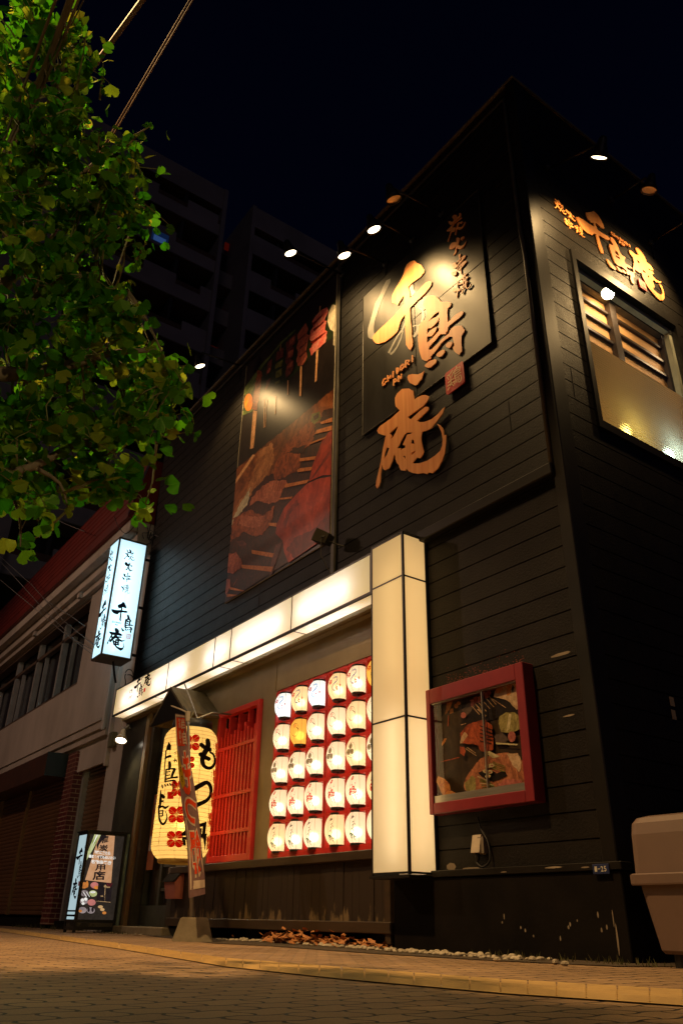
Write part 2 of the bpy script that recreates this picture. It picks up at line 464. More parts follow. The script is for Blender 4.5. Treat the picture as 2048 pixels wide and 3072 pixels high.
_gly('kushi', _zE, [[[(810,75),(815,110),(795,230),(785,350),(790,500),(820,700),(855,880),(835,930),(810,880),(800,760),(775,600),(760,450),(760,300),(735,180),(725,110),(770,85)]],
 [[(1030,130),(1025,180),(960,280),(880,390),(790,480),(720,560),(690,610),(620,680),(540,700),(480,660),(455,560),(480,490),(540,450),(615,430),(620,510),(650,560),(700,520),(770,440),(860,330),(905,245),(870,255),(780,330),(700,420),(665,450),(680,400),(760,310),(860,220),(960,145)]],
 [[(1080,370),(1080,420),(1000,510),(920,610),(850,700),(790,760),(735,790),(735,750),(800,690),(870,600),(905,530),(850,560),(760,640),(700,730),(650,770),(655,730),(760,600),(860,490),(960,400),(1030,365)]],
 [[(560,830),(640,825),(655,900),(630,970),(560,1025),(480,1005),(415,940),(440,880)]]])
_gly('yaki', _zE, [[[(690,1225),(725,1250),(715,1340),(695,1450),(690,1560),(700,1700),(690,1850),(665,1940),(630,1930),(640,1830),(655,1680),(660,1500),(670,1350),(660,1260)]],
 [[(480,1580),(530,1530),(610,1535),(720,1525),(750,1560),(775,1600),(830,1530),(810,1620),(770,1680),(720,1670),(690,1640),(640,1660),(570,1700),(500,1690),(475,1630)]],
 [[(1080,905),(1080,950),(1000,1060),(930,1140),(850,1195),(800,1165),(830,1120),(920,1060),(1000,980)]],
 [[(950,900),(985,910),(985,1050),(970,1180),(965,1330),(920,1400),(905,1380),(930,1200),(950,1000)]],
 [[(1150,1030),(1140,1080),(1050,1200),(940,1300),(860,1380),(740,1410),(720,1370),(850,1320),(960,1230),(1080,1090)]],
 [[(1035,1045),(1080,1030),(1075,1150),(1060,1330),(1080,1430),(1070,1520),(1130,1540),(1200,1480),(1280,1350),(1270,1420),(1190,1530),(1120,1580),(1040,1550),(1015,1480),(1000,1400),(1030,1250)]],
 [[(1140,1240),(1130,1290),(1050,1370),(950,1470),(880,1520),(855,1470),(940,1430),(1040,1330)]],
 [[(980,1480),(985,1530),(940,1630),(920,1750),(890,1775),(865,1730),(900,1640),(940,1540)]]])
def _strokes(z, L, w): return [[stroke(_s, w)] for _s in L]
_gly('roman', _zL, [[stroke(p, 44)] for p in [
 [(240,815),(180,850),(140,960),(145,1040),(200,1000),(255,910)],[(300,720),(315,910)],[(395,720),(390,815)],[(320,830),(395,760)],
 [(480,600),(470,790)],[(580,510),(600,680)],[(580,510),(650,500),(640,580),(600,680)],[(780,380),(720,450),(705,560),(750,560),(810,470),(815,385),(780,380)],
 [(880,270),(880,480)],[(880,270),(1000,255),(960,320),(925,350),(985,395)],[(1090,110),(1090,310)],
 [(500,1050),(510,860),(560,840),(600,925)],[(520,950),(590,900)],[(650,750),(665,930)],[(650,750),(740,840)],[(740,840),(755,695)]]])
_gly('seal', _zS, [[stroke(p, 42)] for p in [
 [(450,970),(560,890),(700,690)],[(440,1020),(510,1140)],[(545,930),(620,1070)],[(740,780),(660,1020)],[(490,1300),(610,1190),(760,1090)],
 [(465,1460),(560,1380),(790,1220)],[(620,1080),(630,1250),(640,1330),(600,1440)],[(640,1330),(770,1440)],[(575,1500),(480,1650)],
 [(900,520),(880,640),(790,720),(830,1130)],[(880,640),(1060,540),(1050,720),(830,880)],[(820,780),(1000,660)],[(840,1000),(1110,800)],
 [(830,1120),(1100,930),(1140,1060),(1100,1220),(1010,1280)],[(850,1180),(810,1370)],[(900,1150),(920,1290)],[(960,1120),(1000,1240)],[(1020,1050),(1050,1160)]]])
_gly('sealplate', _zS, [[[(1090,292),(1130,280),(1175,310),(1260,1160),(1255,1210),(1215,1290),(480,1830),(440,1840),(395,1815),(325,960),(335,890),(370,830)]]])
GN = {k: _norm(k) for k in GL}
def put_glyph(g, name, fm, t=0.0, m=0, d0=0.0):
    """glyph into the unit square of fm; strokes staggered a hair so that they never share a plane"""
    I, asp = GN[name]
    for k, lps in enumerate(I):
        e = d0+0.0004*k
        plate(g, lps, (lambda u, v, d, e=e: fm(u, v, d+e)), t, m)
def put_glyph_true(g, name, fm, t, m=0):
    """glyph at its own place on the facade"""
    for k, lps in enumerate(GL[name]):
        plate(g, lps, (lambda x, z, d, k=k: fm(x, z, d+0.0006*k)), t, m)
# ------------------------------------------------------------------ material list
M_PLANK = mat('black_stained_boards', (0.009,0.0078,0.0065), (0.015,0.013,0.0108), 0.46, nscale=3.0, bump=0.5, bscale=55, rvar=0.12, spec=0.15)
M_BLACK = mat('black_paint', (0.009,0.008,0.007), (0.014,0.012,0.010), 0.42, nscale=4, bump=0.08, bscale=60, spec=0.2)
M_PLINTH = mat('black_plinth_paint', (0.005,0.0042,0.0036), (0.010,0.008,0.0065), 0.6, nscale=3, bump=0.15, bscale=35, spec=0.1)
M_PLATE = mat('dark_sheet_metal', (0.018,0.016,0.012), (0.032,0.028,0.020), 0.40, metal=0.5, nscale=1.6, rvar=0.16, stretch=(1,1,0.35))
M_LETTER = mat('orange_cut_wood', (0.86,0.37,0.11), (0.74,0.26,0.065), 0.5, nscale=2.2, stretch=(9,9,0.25), thr=(0.4,0.62))
M_LETTEREDGE = mat('letter_edge', (0.05,0.03,0.015), None, 0.6)
M_RED = mat('red_seal_paint', (0.62,0.022,0.012), (0.52,0.015,0.01), 0.45)
M_CREAM = mat('cream_ink', (0.80,0.50,0.24), None, 0.5)
M_GHOST = mat('bare_grey_metal', (0.30,0.28,0.24), (0.20,0.19,0.16), 0.45, metal=0.3)
M_FASCIA = mat('olive_panel', (0.33,0.265,0.15), (0.25,0.20,0.11), 0.45, nscale=2.5, bump=0.1, bscale=30, rvar=0.1)
M_BEAM = mat('dark_olive_trim', (0.06,0.05,0.032), (0.035,0.03,0.02), 0.5, nscale=4)
M_SILL = mat('brown_stained_sill', (0.055,0.034,0.018), (0.035,0.022,0.012), 0.5, nscale=5, stretch=(0.4,3,3))
M_LATTICE = mat('red_lacquer', (0.78,0.050,0.042), (0.64,0.036,0.030), 0.38, nscale=5)
M_LATTICEB = mat('red_backing', (0.92,0.085,0.03), (0.85,0.065,0.025), 0.5)
M_STEEL = mat('galvanised_steel', (0.34,0.33,0.29), (0.24,0.23,0.20), 0.42, metal=0.7, nscale=9)
M_RUST = mat('weathered_door_post', (0.26,0.22,0.12), (0.22,0.10,0.035), 0.6, nscale=5, stretch=(3,3,0.6), bump=0.15)
M_DOOR = mat('green_grey_aluminium', (0.075,0.085,0.065), (0.055,0.06,0.045), 0.4, metal=0.3)
M_DARKGL = mat('dark_glass', (0.012,0.010,0.009), (0.02,0.015,0.012), 0.12, spec=0.6)
M_CURTAIN = mat('brown_curtain', (0.085,0.045,0.018), (0.03,0.018,0.01), 0.8, nscale=3, stretch=(9,9,0.15))
M_CONC = mat('concrete', (0.30,0.26,0.18), (0.21,0.18,0.12), 0.85, nscale=7, bump=0.3, bscale=45)
M_STUCCO = mat('white_stucco', (0.52,0.47,0.42), (0.43,0.38,0.33), 0.75, nscale=2.2, bump=0.12, bscale=35)
M_STUCCO2 = mat('pale_render', (0.50,0.44,0.38), (0.38,0.33,0.28), 0.8, nscale=1.2, stretch=(1,1,0.4))
M_ROOFRED = mat('red_metal_roof', (0.16,0.014,0.008), (0.11,0.010,0.006), 0.55, nscale=2)
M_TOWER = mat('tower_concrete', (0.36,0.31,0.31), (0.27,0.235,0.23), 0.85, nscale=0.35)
M_TOWERSH = mat('tower_concrete_shaded', (0.05,0.042,0.042), (0.035,0.03,0.03), 0.85, nscale=0.3)  # tower concrete again, with the balcony shade put into a darker colour
M_BIN = mat('tan_plastic', (0.17,0.112,0.092), (0.14,0.092,0.075), 0.5, nscale=2, bump=0.04, bscale=90)
M_MAROON = mat('maroon_powder_coat', (0.23,0.022,0.028), (0.18,0.016,0.022), 0.38, nscale=4)
M_ALU = mat('brushed_aluminium', (0.55,0.53,0.46), (0.45,0.43,0.37), 0.32, metal=0.8, nscale=8, stretch=(0.3,5,5))
M_BLACKPL = mat('black_plastic', (0.012,0.012,0.012), None, 0.4)
M_WHITE = mat('white_board', (0.78,0.75,0.68), (0.72,0.69,0.62), 0.6)
M_CABLE = mat('black_cable', (0.012,0.012,0.012), None, 0.55)
M_CABLEB = mat('brown_cable', (0.14,0.085,0.045), (0.09,0.055,0.03), 0.6)
M_LAMP = mat('black_lamp_shade', (0.014,0.013,0.012), None, 0.45, metal=0.2)
M_LAMPIN = mat('lamp_reflector', (0.75,0.70,0.60), None, 0.3, metal=0.5)
M_LENS = glow('lamp_lens', (1.0,0.80,0.50), 9)
M_LENSW = glow('lamp_bulb', (1.0,0.86,0.66), 12)
M_CREAMPL = mat('cream_plastic', (0.55,0.47,0.34), None, 0.45)
M_CHIP = mat('flaked_paint', (0.30,0.25,0.19), (0.18,0.14,0.10), 0.8)
WARM = (1.0, 0.64, 0.27)
P_BOX = lit_panel('backlit_acrylic', (1.0,0.95,0.90), 0.44, fwd=0.0, gcol=(1.0,0.68,0.28))
P_BOXB = lit_panel('backlit_acrylic_stained', (1.0,0.95,0.90), 0.40, fwd=0.0, gcol=(1.0,0.68,0.28), stain=(5.5,0.50,0.70))
P_COL = lit_panel('backlit_column_acrylic', (1.0,0.86,0.60), 0.42, fwd=0.0, gcol=(1.0,0.64,0.26))
P_BLUE = lit_panel('backlit_cool_acrylic', (0.66,0.91,1.0), 0.74, fwd=0.1, frough=0.7)
M_TUBE = glow('fluorescent_tube', (1.0,0.98,0.96), 12)
M_TUBEC = glow('cool_fluorescent_tube', (0.75,0.95,1.0), 8)
M_INK = ink('black_ink', (0.006,0.006,0.010), 0.3)
M_INKRED = ink('red_ink', (0.78,0.02,0.012), 0.55)

# ------------------------------------------------------------------ ground
def brick_mat():
    m, t, o = nt('interlocking_pavers')
    p = N(t, 'ShaderNodeBsdfPrincipled')
    tc = N(t, 'ShaderNodeTexCoord')
    sep = N(t, 'ShaderNodeSeparateXYZ'); t.links.new(tc.outputs['Object'], sep.inputs[0])
    # zig-zag edges: shift x by a wave along y and the other way round
    def wob(src, freq, amp):
        a = N(t, 'ShaderNodeMath', operation='MULTIPLY'); a.inputs[1].default_value = freq; t.links.new(src, a.inputs[0])
        s = N(t, 'ShaderNodeMath', operation='SINE'); t.links.new(a.outputs[0], s.inputs[0])
        b = N(t, 'ShaderNodeMath', operation='MULTIPLY'); b.inputs[1].default_value = amp; t.links.new(s.outputs[0], b.inputs[0])
        return b.outputs[0]
    n0 = noise(t, tc.outputs['Object'], 7, 3)
    def plus(a, b):
        q = N(t, 'ShaderNodeMath', operation='ADD'); t.links.new(a, q.inputs[0]); t.links.new(b, q.inputs[1]); return q.outputs[0]
    jit = N(t, 'ShaderNodeMath', operation='MULTIPLY_ADD'); jit.inputs[1].default_value = 0.03; jit.inputs[2].default_value = -0.015; t.links.new(n0, jit.inputs[0])
    u = plus(plus(sep.outputs['Y'], wob(sep.outputs['X'], 2*math.pi/0.125, 0.014)), jit.outputs[0])
    v = plus(plus(sep.outputs['X'], wob(sep.outputs['Y'], 2*math.pi/0.17, 0.010)), jit.outputs[0])
    cb = N(t, 'ShaderNodeCombineXYZ'); t.links.new(u, cb.inputs[0]); t.links.new(v, cb.inputs[1])
    br = N(t, 'ShaderNodeTexBrick'); br.offset = 0.5
    br.inputs['Scale'].default_value = 1.0; br.inputs['Mortar Size'].default_value = 0.0065; br.inputs['Mortar Smooth'].default_value = 0.35
    br.inputs['Brick Width'].default_value = 0.17; br.inputs['Row Height'].default_value = 0.125; br.inputs['Bias'].default_value = 0.0
    br.inputs['Color1'].default_value = (0.40,0.265,0.145,1); br.inputs['Color2'].default_value = (0.31,0.20,0.115,1); br.inputs['Mortar'].default_value = (0.012,0.008,0.006,1)
    t.links.new(cb.outputs[0], br.inputs['Vector'])
    n1 = noise(t, tc.outputs['Object'], 1.3, 5)
    n2 = noise(t, tc.outputs['Object'], 130, 3, 0.7)
    mul = N(t, 'ShaderNodeMixRGB', blend_type='MULTIPLY'); mul.inputs[0].default_value = 1.0
    t.links.new(br.outputs['Color'], mul.inputs[1]); t.links.new(ramp(t, n1, [(0.3,(0.68,0.66,0.64)),(0.7,(1.1,1.08,1.05))]), mul.inputs[2])
    mul2 = N(t, 'ShaderNodeMixRGB', blend_type='MULTIPLY'); mul2.inputs[0].default_value = 0.6
    t.links.new(mul.outputs[0], mul2.inputs[1]); t.links.new(ramp(t, n2, [(0.35,(0.6,0.6,0.6)),(0.65,(1.25,1.25,1.25))]), mul2.inputs[2])
    t.links.new(mul2.outputs[0], p.inputs['Base Color'])
    p.inputs['Roughness'].default_value = 0.78
    h = N(t, 'ShaderNodeMath', operation='MULTIPLY_ADD'); h.inputs[1].default_value = -1.0; h.inputs[2].default_value = 1.0; t.links.new(br.outputs['Fac'], h.inputs[0])
    h2 = N(t, 'ShaderNodeMath', operation='MULTIPLY_ADD'); h2.inputs[1].default_value = 0.18; t.links.new(n2, h2.inputs[0]); t.links.new(h.outputs[0], h2.inputs[2])
    bp = N(t, 'ShaderNodeBump'); bp.inputs['Strength'].default_value = 1.0; bp.inputs['Distance'].default_value = 0.010
    t.links.new(h2.outputs[0], bp.inputs['Height']); t.links.new(bp.outputs[0], p.inputs['Normal'])
    t.links.new(p.outputs[0], o.inputs[0])
    return m
M_PAVE = brick_mat()
g = G(); g.add([(-120,-60,0),(60,-60,0),(60,80,0),(-120,80,0)], [(0,1,2,3)])
part(g, 'pavement', M_PAVE, kind='structure')
M_SOIL = mat('dark_soil', (0.045,0.032,0.02), (0.075,0.052,0.03), 0.9, nscale=14, bump=0.6, bscale=60)
g = G(); g.add([(-8.35,3.60,0.004)]+[atZ(x,y,0.004) for x,y in ((640,2829),(820,2838),(1010,2852),(1190,2864),(1500,2882),(1850,2898),(2040,2898))]+[(2,9,0.004),(-8.35,9,0.004)], [tuple(range(10))])
part(g, 'soil_strip', M_SOIL, kind='structure')
# tactile strip: raised ribs
M_TACT = mat('yellow_tactile_tile', (0.52,0.34,0.12), (0.40,0.26,0.10), 0.75, nscale=6, bump=0.2, bscale=80)
g = G()
A = [(-13.0,3.10),(-9.5,2.86),(-6.5,2.52),(-3.8,2.14),(-3.0,2.12),(-1.55,2.28),(0.6,2.5),(4,2.8)]
A = [(0,2784),(359,2830),(679,2875),(1024,2902),(1500,2938),(2048,2970)]
B = [(0,2791),(359,2841),(679,2892),(1024,2927),(1500,2968),(2048,3004)]
a3 = [atZ(x, y, 0.012) for x, y in A]; b3 = [atZ(x, y, 0.012) for x, y in B]
a3 = [a3[0]+(a3[0]-a3[1])*0.8]+a3+[a3[-1]+(a3[-1]-a3[-2])*1.2]
b3 = [b3[0]+(b3[0]-b3[1])*0.8]+b3+[b3[-1]+(b3[-1]-b3[-2])*1.2]
n = len(a3)
g.add([p+Vector((0,0,-0.008)) for p in a3]+[p+Vector((0,0,-0.008)) for p in b3], [(i,i+1,n+i+1,n+i) for i in range(n-1)])
for k in range(5):
    f0 = (k+0.26)/5; f1 = (k+0.72)/5
    for i in range(n-1):
        for s in range(6):
            t0 = (s+0.03)/6; t1 = (s+0.97)/6
            P = []
            for zt in (-0.008, 0.004):
                for (tt, ff) in ((t0,f0),(t1,f0),(t1,f1),(t0,f1)):
                    q0 = a3[i].lerp(a3[i+1], tt); q1 = b3[i].lerp(b3[i+1], tt)
                    P.append(q0.lerp(q1, ff+(0.04 if (zt>0 and ff==f0) else -0.04 if zt>0 else 0))+Vector((0,0,zt)))
            hexa(g, P)
part(g, 'tactile_paving', M_TACT, kind='structure')

# ------------------------------------------------------------------ restaurant building
B_ = thing('restaurant_building', 'black boarded two storey restaurant with orange lettering and a wall of lanterns', 'building', (-6.5, 3.82, 0))
PZ0, PS = 2.81, 0.1478
def planked(g, run, a0, a1, z0, z1, plane, out, joints=()):
    """boards along x (run='x') or y; V grooves every PS; out = outward sign of the plane normal"""
    prof = []
    k0 = math.floor((z0-PZ0)/PS)-1
    zs = [z0]
    k = k0
    pts = [(z0, 0.0)]
    while PZ0+k*PS < z1+PS:
        z = PZ0+k*PS
        if z0+0.012 < z < z1-0.012:
            pts += [(z-0.0055, 0.0), (z-0.003, 0.009), (z+0.001, 0.009), (z+0.004, 0.0)]
        k += 1
    pts.append((z1, 0.0))
    vs = []
    for z, d in pts:
        for a in (a0, a1):
            vs.append((a, plane-out*d, z) if run == 'x' else (plane-out*d, a, z))
    g.add(vs, [(2*i, 2*i+1, 2*i+3, 2*i+2) for i in range(len(pts)-1)])
    for ja, jz in joints:              # butt joints between board ends
        z = PZ0+jz*PS
        if run == 'x': box(g, ja-0.003, ja+0.003, plane-0.0025, plane+0.01, z-PS+0.006, z+PS-0.006)
        else: box(g, plane-0.01, plane+0.0025, ja-0.003, ja+0.003, z-PS+0.006, z+PS-0.006)
g = G()
planked(g, 'x', -10.3, -2.90, 2.86, 7.02, YF, -1, [(-8.0,14),(-3.25,5),(-3.42,14),(-6.9,3)])
box(g, -10.3, -2.90, YF+0.012, YF+0.2, 2.86, 7.02)
part(g, 'front_wall', M_PLANK, B_)
g = G()
planked(g, 'x', -4.3, -2.90, 0.44, 2.86, YF+0.03, -1)
box(g, -4.3, -2.90, YF+0.045, YF+0.2, 0.3, 2.86)
part(g, 'lower_wall', M_PLANK, B_)
g = G()
WY0, WY1, WZ0, WZ1 = 4.285, 5.74, 3.445, 5.115
planked(g, 'y', 3.90, WY0, 0.44, 7.02, XS, 1, [(4.05,6)])
planked(g, 'y', WY1, 12, 0.44, 7.02, XS, 1)
planked(g, 'y', WY0, WY1, 0.44, WZ0, XS, 1)
planked(g, 'y', WY0, WY1, WZ1, 7.02, XS, 1)
for y0, y1, z0, z1 in ((3.9,WY0,0.3,7.02),(WY1,12,0.3,7.02),(WY0,WY1,0.3,WZ0),(WY0,WY1,WZ1,7.02)):
    box(g, XS-0.15, XS-0.012, y0, y1, z0, z1)
part(g, 'side_wall', M_PLANK, B_)
g = G()                                   # corner boards and trims
bbox(g, -2.905, XS+0.012, YF-0.02, YF+0.085, 0.44, 7.03, 0.006)
box(g, XS-0.03, XS+0.006, 3.905, 3.955, 0.44, 7.02)
part(g, 'corner_trim', M_BLACK, B_)
g = G()
bbox(g, -4.66, XS+0.03, YF-0.03, YF+0.2, -0.03, 0.425, 0.005)
box(g, XS-0.05, XS+0.03, YF+0.2, 12, -0.03, 0.425)
part(g, 'plinth', M_PLINTH, B_)
g = G()
bbox(g, -4.30, XS+0.05, YF-0.045, YF+0.05, 0.427, 0.468, 0.004)
box(g, XS-0.02, XS+0.05, YF+0.05, 12, 0.427, 0.462)
part(g, 'plinth_ledge', M_BLACK, B_)
g = G()                                   # roof coping and drain pipe along the facade edge
bbox(g, -10.36, XS+0.02, YF-0.028, YF+0.12, 7.02, 7.052, 0.006)
box(g, XS-0.12, XS+0.02, YF+0.12, 12, 7.02, 7.05)
part(g, 'roof_coping', mat('coping_metal', (0.30,0.26,0.18), (0.20,0.17,0.12), 0.45, metal=0.4), B_)
g = G(); box(g, -10.3, XS-0.02, YF+0.06, 12, 6.9, 7.015); part(g, 'roof', M_BLACK, B_)
g = G(); box(g, -10.32, -10.28, YF+0.01, 12, 0, 7.0); part(g, 'party_wall', M_BLACK, B_)
g = G()
tube(g, [(-10.2,YF-0.02,6.86),(-2.93,YF-0.02,6.86),(-2.93,YF-0.02,5.2),(-2.905,YF-0.03,4.9),(-2.905,YF-0.03,2.93)], 0.016, 8)
part(g, 'frame_pipe', mat('pipe_paint', (0.09,0.075,0.05), (0.06,0.05,0.035), 0.4), B_, smooth_=True)
g = G(); bbox(g, -4.28, -2.89, YF-0.055, YF+0.01, 2.865, 2.955, 0.008); part(g, 'storey_trim', M_BLACK, B_)
g = G(); bbox(g, -5.535, -5.475, YF-0.03, YF-0.002, 2.9, 7.0, 0.006); part(g, 'vertical_trim', M_BEAM, B_)
# flaked paint on the ledge and wall
g = G(); rnd = random.Random(3)
def chips(g, pts, fm):
    for (u, v, w, h) in pts:
        k = rnd.randint(6, 9)
        lp = [(u+w*(0.5+0.5*rnd.uniform(0.55,1))*math.cos(2*math.pi*i/k), v+h*(0.5+0.5*rnd.uniform(0.3,1))*math.sin(2*math.pi*i/k)) for i in range(k)]
        plate(g, [lp], fm, 0.0)
def fw(d0): return lambda x, z, d: Vector((x, YF-d0-d, z))
chips(g, [(-4.13,0.49,0.05,0.03),(-3.95,0.475,0.1,0.008)], fw(-0.026))
chips(g, [(-3.22,0.452,0.07,0.006),(-3.0,0.445,0.03,0.005),(-3.6,0.44,0.03,0.004)], fw(0.047))
chips(g, [(-3.17+rnd.uniform(-0.5,0.3), 0.16+rnd.uniform(-0.06,0.06), 0.004+rnd.random()*0.004, 0.008+rnd.random()*0.012) for _ in range(12)], fw(0.032))
chips(g, [(-2.86,0.1,0.006,0.09),(-2.87,0.2,0.004,0.05)], fw(0.034))
chips(g, [(-3.06,1.66,0.10,0.012),(-3.05,1.28,0.05,0.006)], fw(-0.028))
part(g, 'paint_chips', M_CHIP, B_, kind='stuff')
g = G()
M_SCUFF = mat('red_scuff', (0.22,0.05,0.03), (0.12,0.03,0.02), 0.8)
chips(g, [(rnd.uniform(-4.1,-3.35), 1.68+abs(rnd.gauss(0,0.045)), rnd.uniform(0.002,0.008), rnd.uniform(0.002,0.006)) for _ in range(150)], fw(-0.028))
part(g, 'rust_stain', M_SCUFF, B_, kind='stuff')
M_STK = [mat('white_paper', (0.6,0.6,0.55), None, 0.6), mat('blue_paper', (0.08,0.28,0.42), None, 0.6), mat('pale_paper', (0.5,0.5,0.4), None, 0.6)]
# storefront under the light box
g = G()
for x0, x1, z0, z1 in ((-8.3,-7.56,0.6,2.44),(-6.68,-6.43,0.6,2.44),(-7.56,-6.68,2.09,2.44),(-6.43,-4.3,2.11,2.44)):
    box(g, x0, x1, YF+0.005, YF+0.1, z0, z1)
box(g, -6.455, -6.445, YF-0.003, YF+0.1, 2.115, 2.44)
part(g, 'storefront_panel', M_FASCIA, B_)
g = G()
box(g, -10.2, -4.66, YF-0.06, YF+0.1, 2.44, 2.50)
box(g, -10.2, -4.66, YF-0.10, YF-0.06, 2.455, 2.49)
part(g, 'storefront_beam', M_FASCIA, B_)
g = G(); bbox(g, -8.3, -4.5, YF-0.05, YF+0.1, 0.565, 0.632, 0.006); part(g, 'sill', M_SILL, B_)
def wood_weather():
    m, t, o = nt('weathered_black_boards')
    p = N(t, 'ShaderNodeBsdfPrincipled'); p.inputs['Roughness'].default_value = 0.6
    tc = N(t, 'ShaderNodeTexCoord'); sep = N(t, 'ShaderNodeSeparateXYZ'); t.links.new(tc.outputs['Object'], sep.inputs[0])
    mp = N(t, 'ShaderNodeMapping'); mp.inputs['Scale'].default_value = (9,1,2.6); t.links.new(tc.outputs['Object'], mp.inputs[0])
    n1 = noise(t, mp.outputs[0], 1.0, 5, 0.7)
    # bare wood where the paint has flaked off near the bottom rail
    mr = N(t, 'ShaderNodeMapRange'); mr.inputs['From Min'].default_value = 0.17*K; mr.inputs['From Max'].default_value = 0.40*K
    mr.inputs['To Min'].default_value = 0.10; mr.inputs['To Max'].default_value = -0.16
    t.links.new(sep.outputs['Z'], mr.inputs['Value'])
    ad = N(t, 'ShaderNodeMath', operation='ADD'); t.links.new(n1, ad.inputs[0]); t.links.new(mr.outputs[0], ad.inputs[1])
    t.links.new(ramp(t, ad.outputs[0], [(0.58,(0.026,0.016,0.009)),(0.66,(0.19,0.135,0.07))]), p.inputs['Base Color'])
    t.links.new(p.outputs[0], o.inputs[0])
    return m
g = G(); x = -8.3; rnd = random.Random(5)
while x < -4.66:
    w = rnd.uniform(0.085, 0.115)
    box(g, x, min(x+w-0.004, -4.66), YF+rnd.uniform(0.0,0.006), YF+0.06, 0.16, 0.567); x += w
part(g, 'wood_cladding', wood_weather(), B_)
g = G(); bbox(g, -8.3, -4.68, YF-0.045, YF+0.08, 0.09, 0.165, 0.006); part(g, 'bottom_rail', M_SILL, B_)
g = G(); bbox(g, -4.76, -4.70, YF-0.03, YF+0.03, 0.03, 0.6, 0.004); part(g, 'end_post', M_SILL, B_)
g = G()
box(g, -8.3, -4.6, YF+0.35, YF+0.5, -0.02, 0.3)
for xx in (-7.9,-6.75,-5.8,-4.95): box(g, xx, xx+0.2, YF+0.02, YF+0.2, -0.02, 0.1)
part(g, 'foundation', M_PLINTH, B_)
# red slatted window
g = G()
LX0, LX1, LZ0, LZ1 = -7.55, -6.69, 0.635, 2.085
bbox(g, LX0, LX0+0.05, YF-0.03, YF+0.05, LZ0, LZ1, 0.004); bbox(g, LX1-0.05, LX1, YF-0.03, YF+0.05, LZ0, LZ1, 0.004)
bbox(g, LX0+0.05, LX1-0.05, YF-0.028, YF+0.05, LZ1-0.05, LZ1, 0.004); bbox(g, LX0+0.05, LX1-0.05, YF-0.028, YF+0.05, LZ0, LZ0+0.06, 0.004)
lat = part(g, 'lattice_window', M_LATTICE, B_)
nb = 11
for i in range(nb):
    xx = LX0+0.09+i*(LX1-LX0-0.18)/(nb-1)
    each('slat', M_LATTICE, lat, [(xx-0.016, xx+0.016, YF-0.012, YF+0.02, LZ0+0.06, (1.86+0.05*(i % 2)) if i % 3 else 1.83)])
each('fin', M_LATTICE, lat, [(LX0+0.17+i*0.2-0.012, LX0+0.17+i*0.2+0.012, YF+0.02, YF+0.13, 1.75, LZ1-0.05) for i in range(4)])
each('cross_rail', M_LATTICE, lat, [(LX0+0.05, LX1-0.05, YF-0.024, YF-0.012, zz-0.016, zz+0.016) for zz in (1.70,1.24,0.90)])
g = G(); box(g, LX0, LX1, YF+0.14, YF+0.16, LZ0, LZ1); part(g, 'backing', mat('dark_red_backing', (0.16,0.012,0.01), None, 0.6), lat)
# pigeon-hole rack of the lantern wall
g = G()
DV = [-6.417,-6.146,-5.869,-5.588,-5.554,-5.28,-5.007,-4.734,-4.45]
RZ = [0.635,0.925,1.205,1.49,1.785,2.09]
for d in DV: box(g, d-0.010, d+0.010, YF-0.002, YF+0.15, RZ[0], RZ[-1])
for i, z in enumerate(RZ):
    for a, b in zip(DV[:-1], DV[1:]):
        box(g, a+0.010, b-0.010, YF+0.0, YF+0.15, z-0.016 if i else z-0.01, z+0.010 if i else z+0.045)
part(g, 'lantern_rack', M_LATTICE, B_)
g = G(); box(g, DV[0], DV[-1], YF+0.152, YF+0.17, 0.6, 2.11); part(g, 'rack_backing', M_LATTICEB, B_)
# doorway
DY = 3.95
g = G()
box(g, -10.28, -9.62, YF, YF+0.1, 0, 2.44)
part(g, 'tile_pier', mat('black_tile', (0.032,0.030,0.022), (0.05,0.045,0.03), 0.3, nscale=8, bump=0.2, bscale=14), B_)
g = G(); bbox(g, -9.56, -9.46, YF-0.02, YF+0.08, 0.07, 2.44, 0.006); part(g, 'door_post', M_RUST, B_)
g = G(); bbox(g, -9.45, -9.36, YF+0.02, YF+0.15, 0.07, 2.44, 0.004); bbox(g, -8.42, -8.3, YF, YF+0.15, 0, 2.44, 0.004); part(g, 'door_jamb', M_BEAM, B_)
g = G(); bbox(g, -9.95, -8.25, YF-0.1, DY+0.3, -0.02, 0.075, 0.008); part(g, 'door_step', M_CONC, B_)
g = G()
DX0, DX1 = -9.36, -8.42
for z0, z1 in ((1.50,1.60),(1.96,2.04),(0.075,0.28)): box(g, DX0, DX1, DY-0.02, DY+0.03, z0, z1)
for x0, x1 in ((DX0,DX0+0.05),(DX1-0.05,DX1),(-8.92,-8.86)): box(g, x0, x1, DY-0.025, DY+0.03, 0.28, 1.50)
box(g, DX0, DX1, DY-0.02, DY+0.03, 2.04, 2.44)
for k in range(4): box(g, -8.86, DX1-0.05, DY-0.015, DY+0.02, 0.42+k*0.24, 0.45+k*0.24)
dr = part(g, 'door', M_DOOR, B_)
each('transom_bar', M_DOOR, dr, [(DX0+0.05, DX1-0.05, DY-0.012, DY+0.01, 1.66+k*0.1, 1.69+k*0.1) for k in range(3)])
g = G(); box(g, DX0, DX0+0.05, DY-0.02, DY+0.03, 1.6, 1.96); box(g, DX1-0.05, DX1, DY-0.02, DY+0.03, 1.6, 1.96)
part(g, 'transom_frame', M_DOOR, dr)
g = G(); g.add([(DX0+0.05,DY+0.015,0.28),(DX1-0.05,DY+0.015,0.28),(DX1-0.05,DY+0.015,1.96),(DX0+0.05,DY+0.015,1.96)], [(0,1,2,3)]); part(g, 'pane', glass('door_glass', refl=0.03), dr)
g = G(); box(g, DX0+0.05, DX1-0.05, DY+0.06, DY+0.08, 0.28, 1.96); part(g, 'curtain', M_CURTAIN, dr)
g = G()
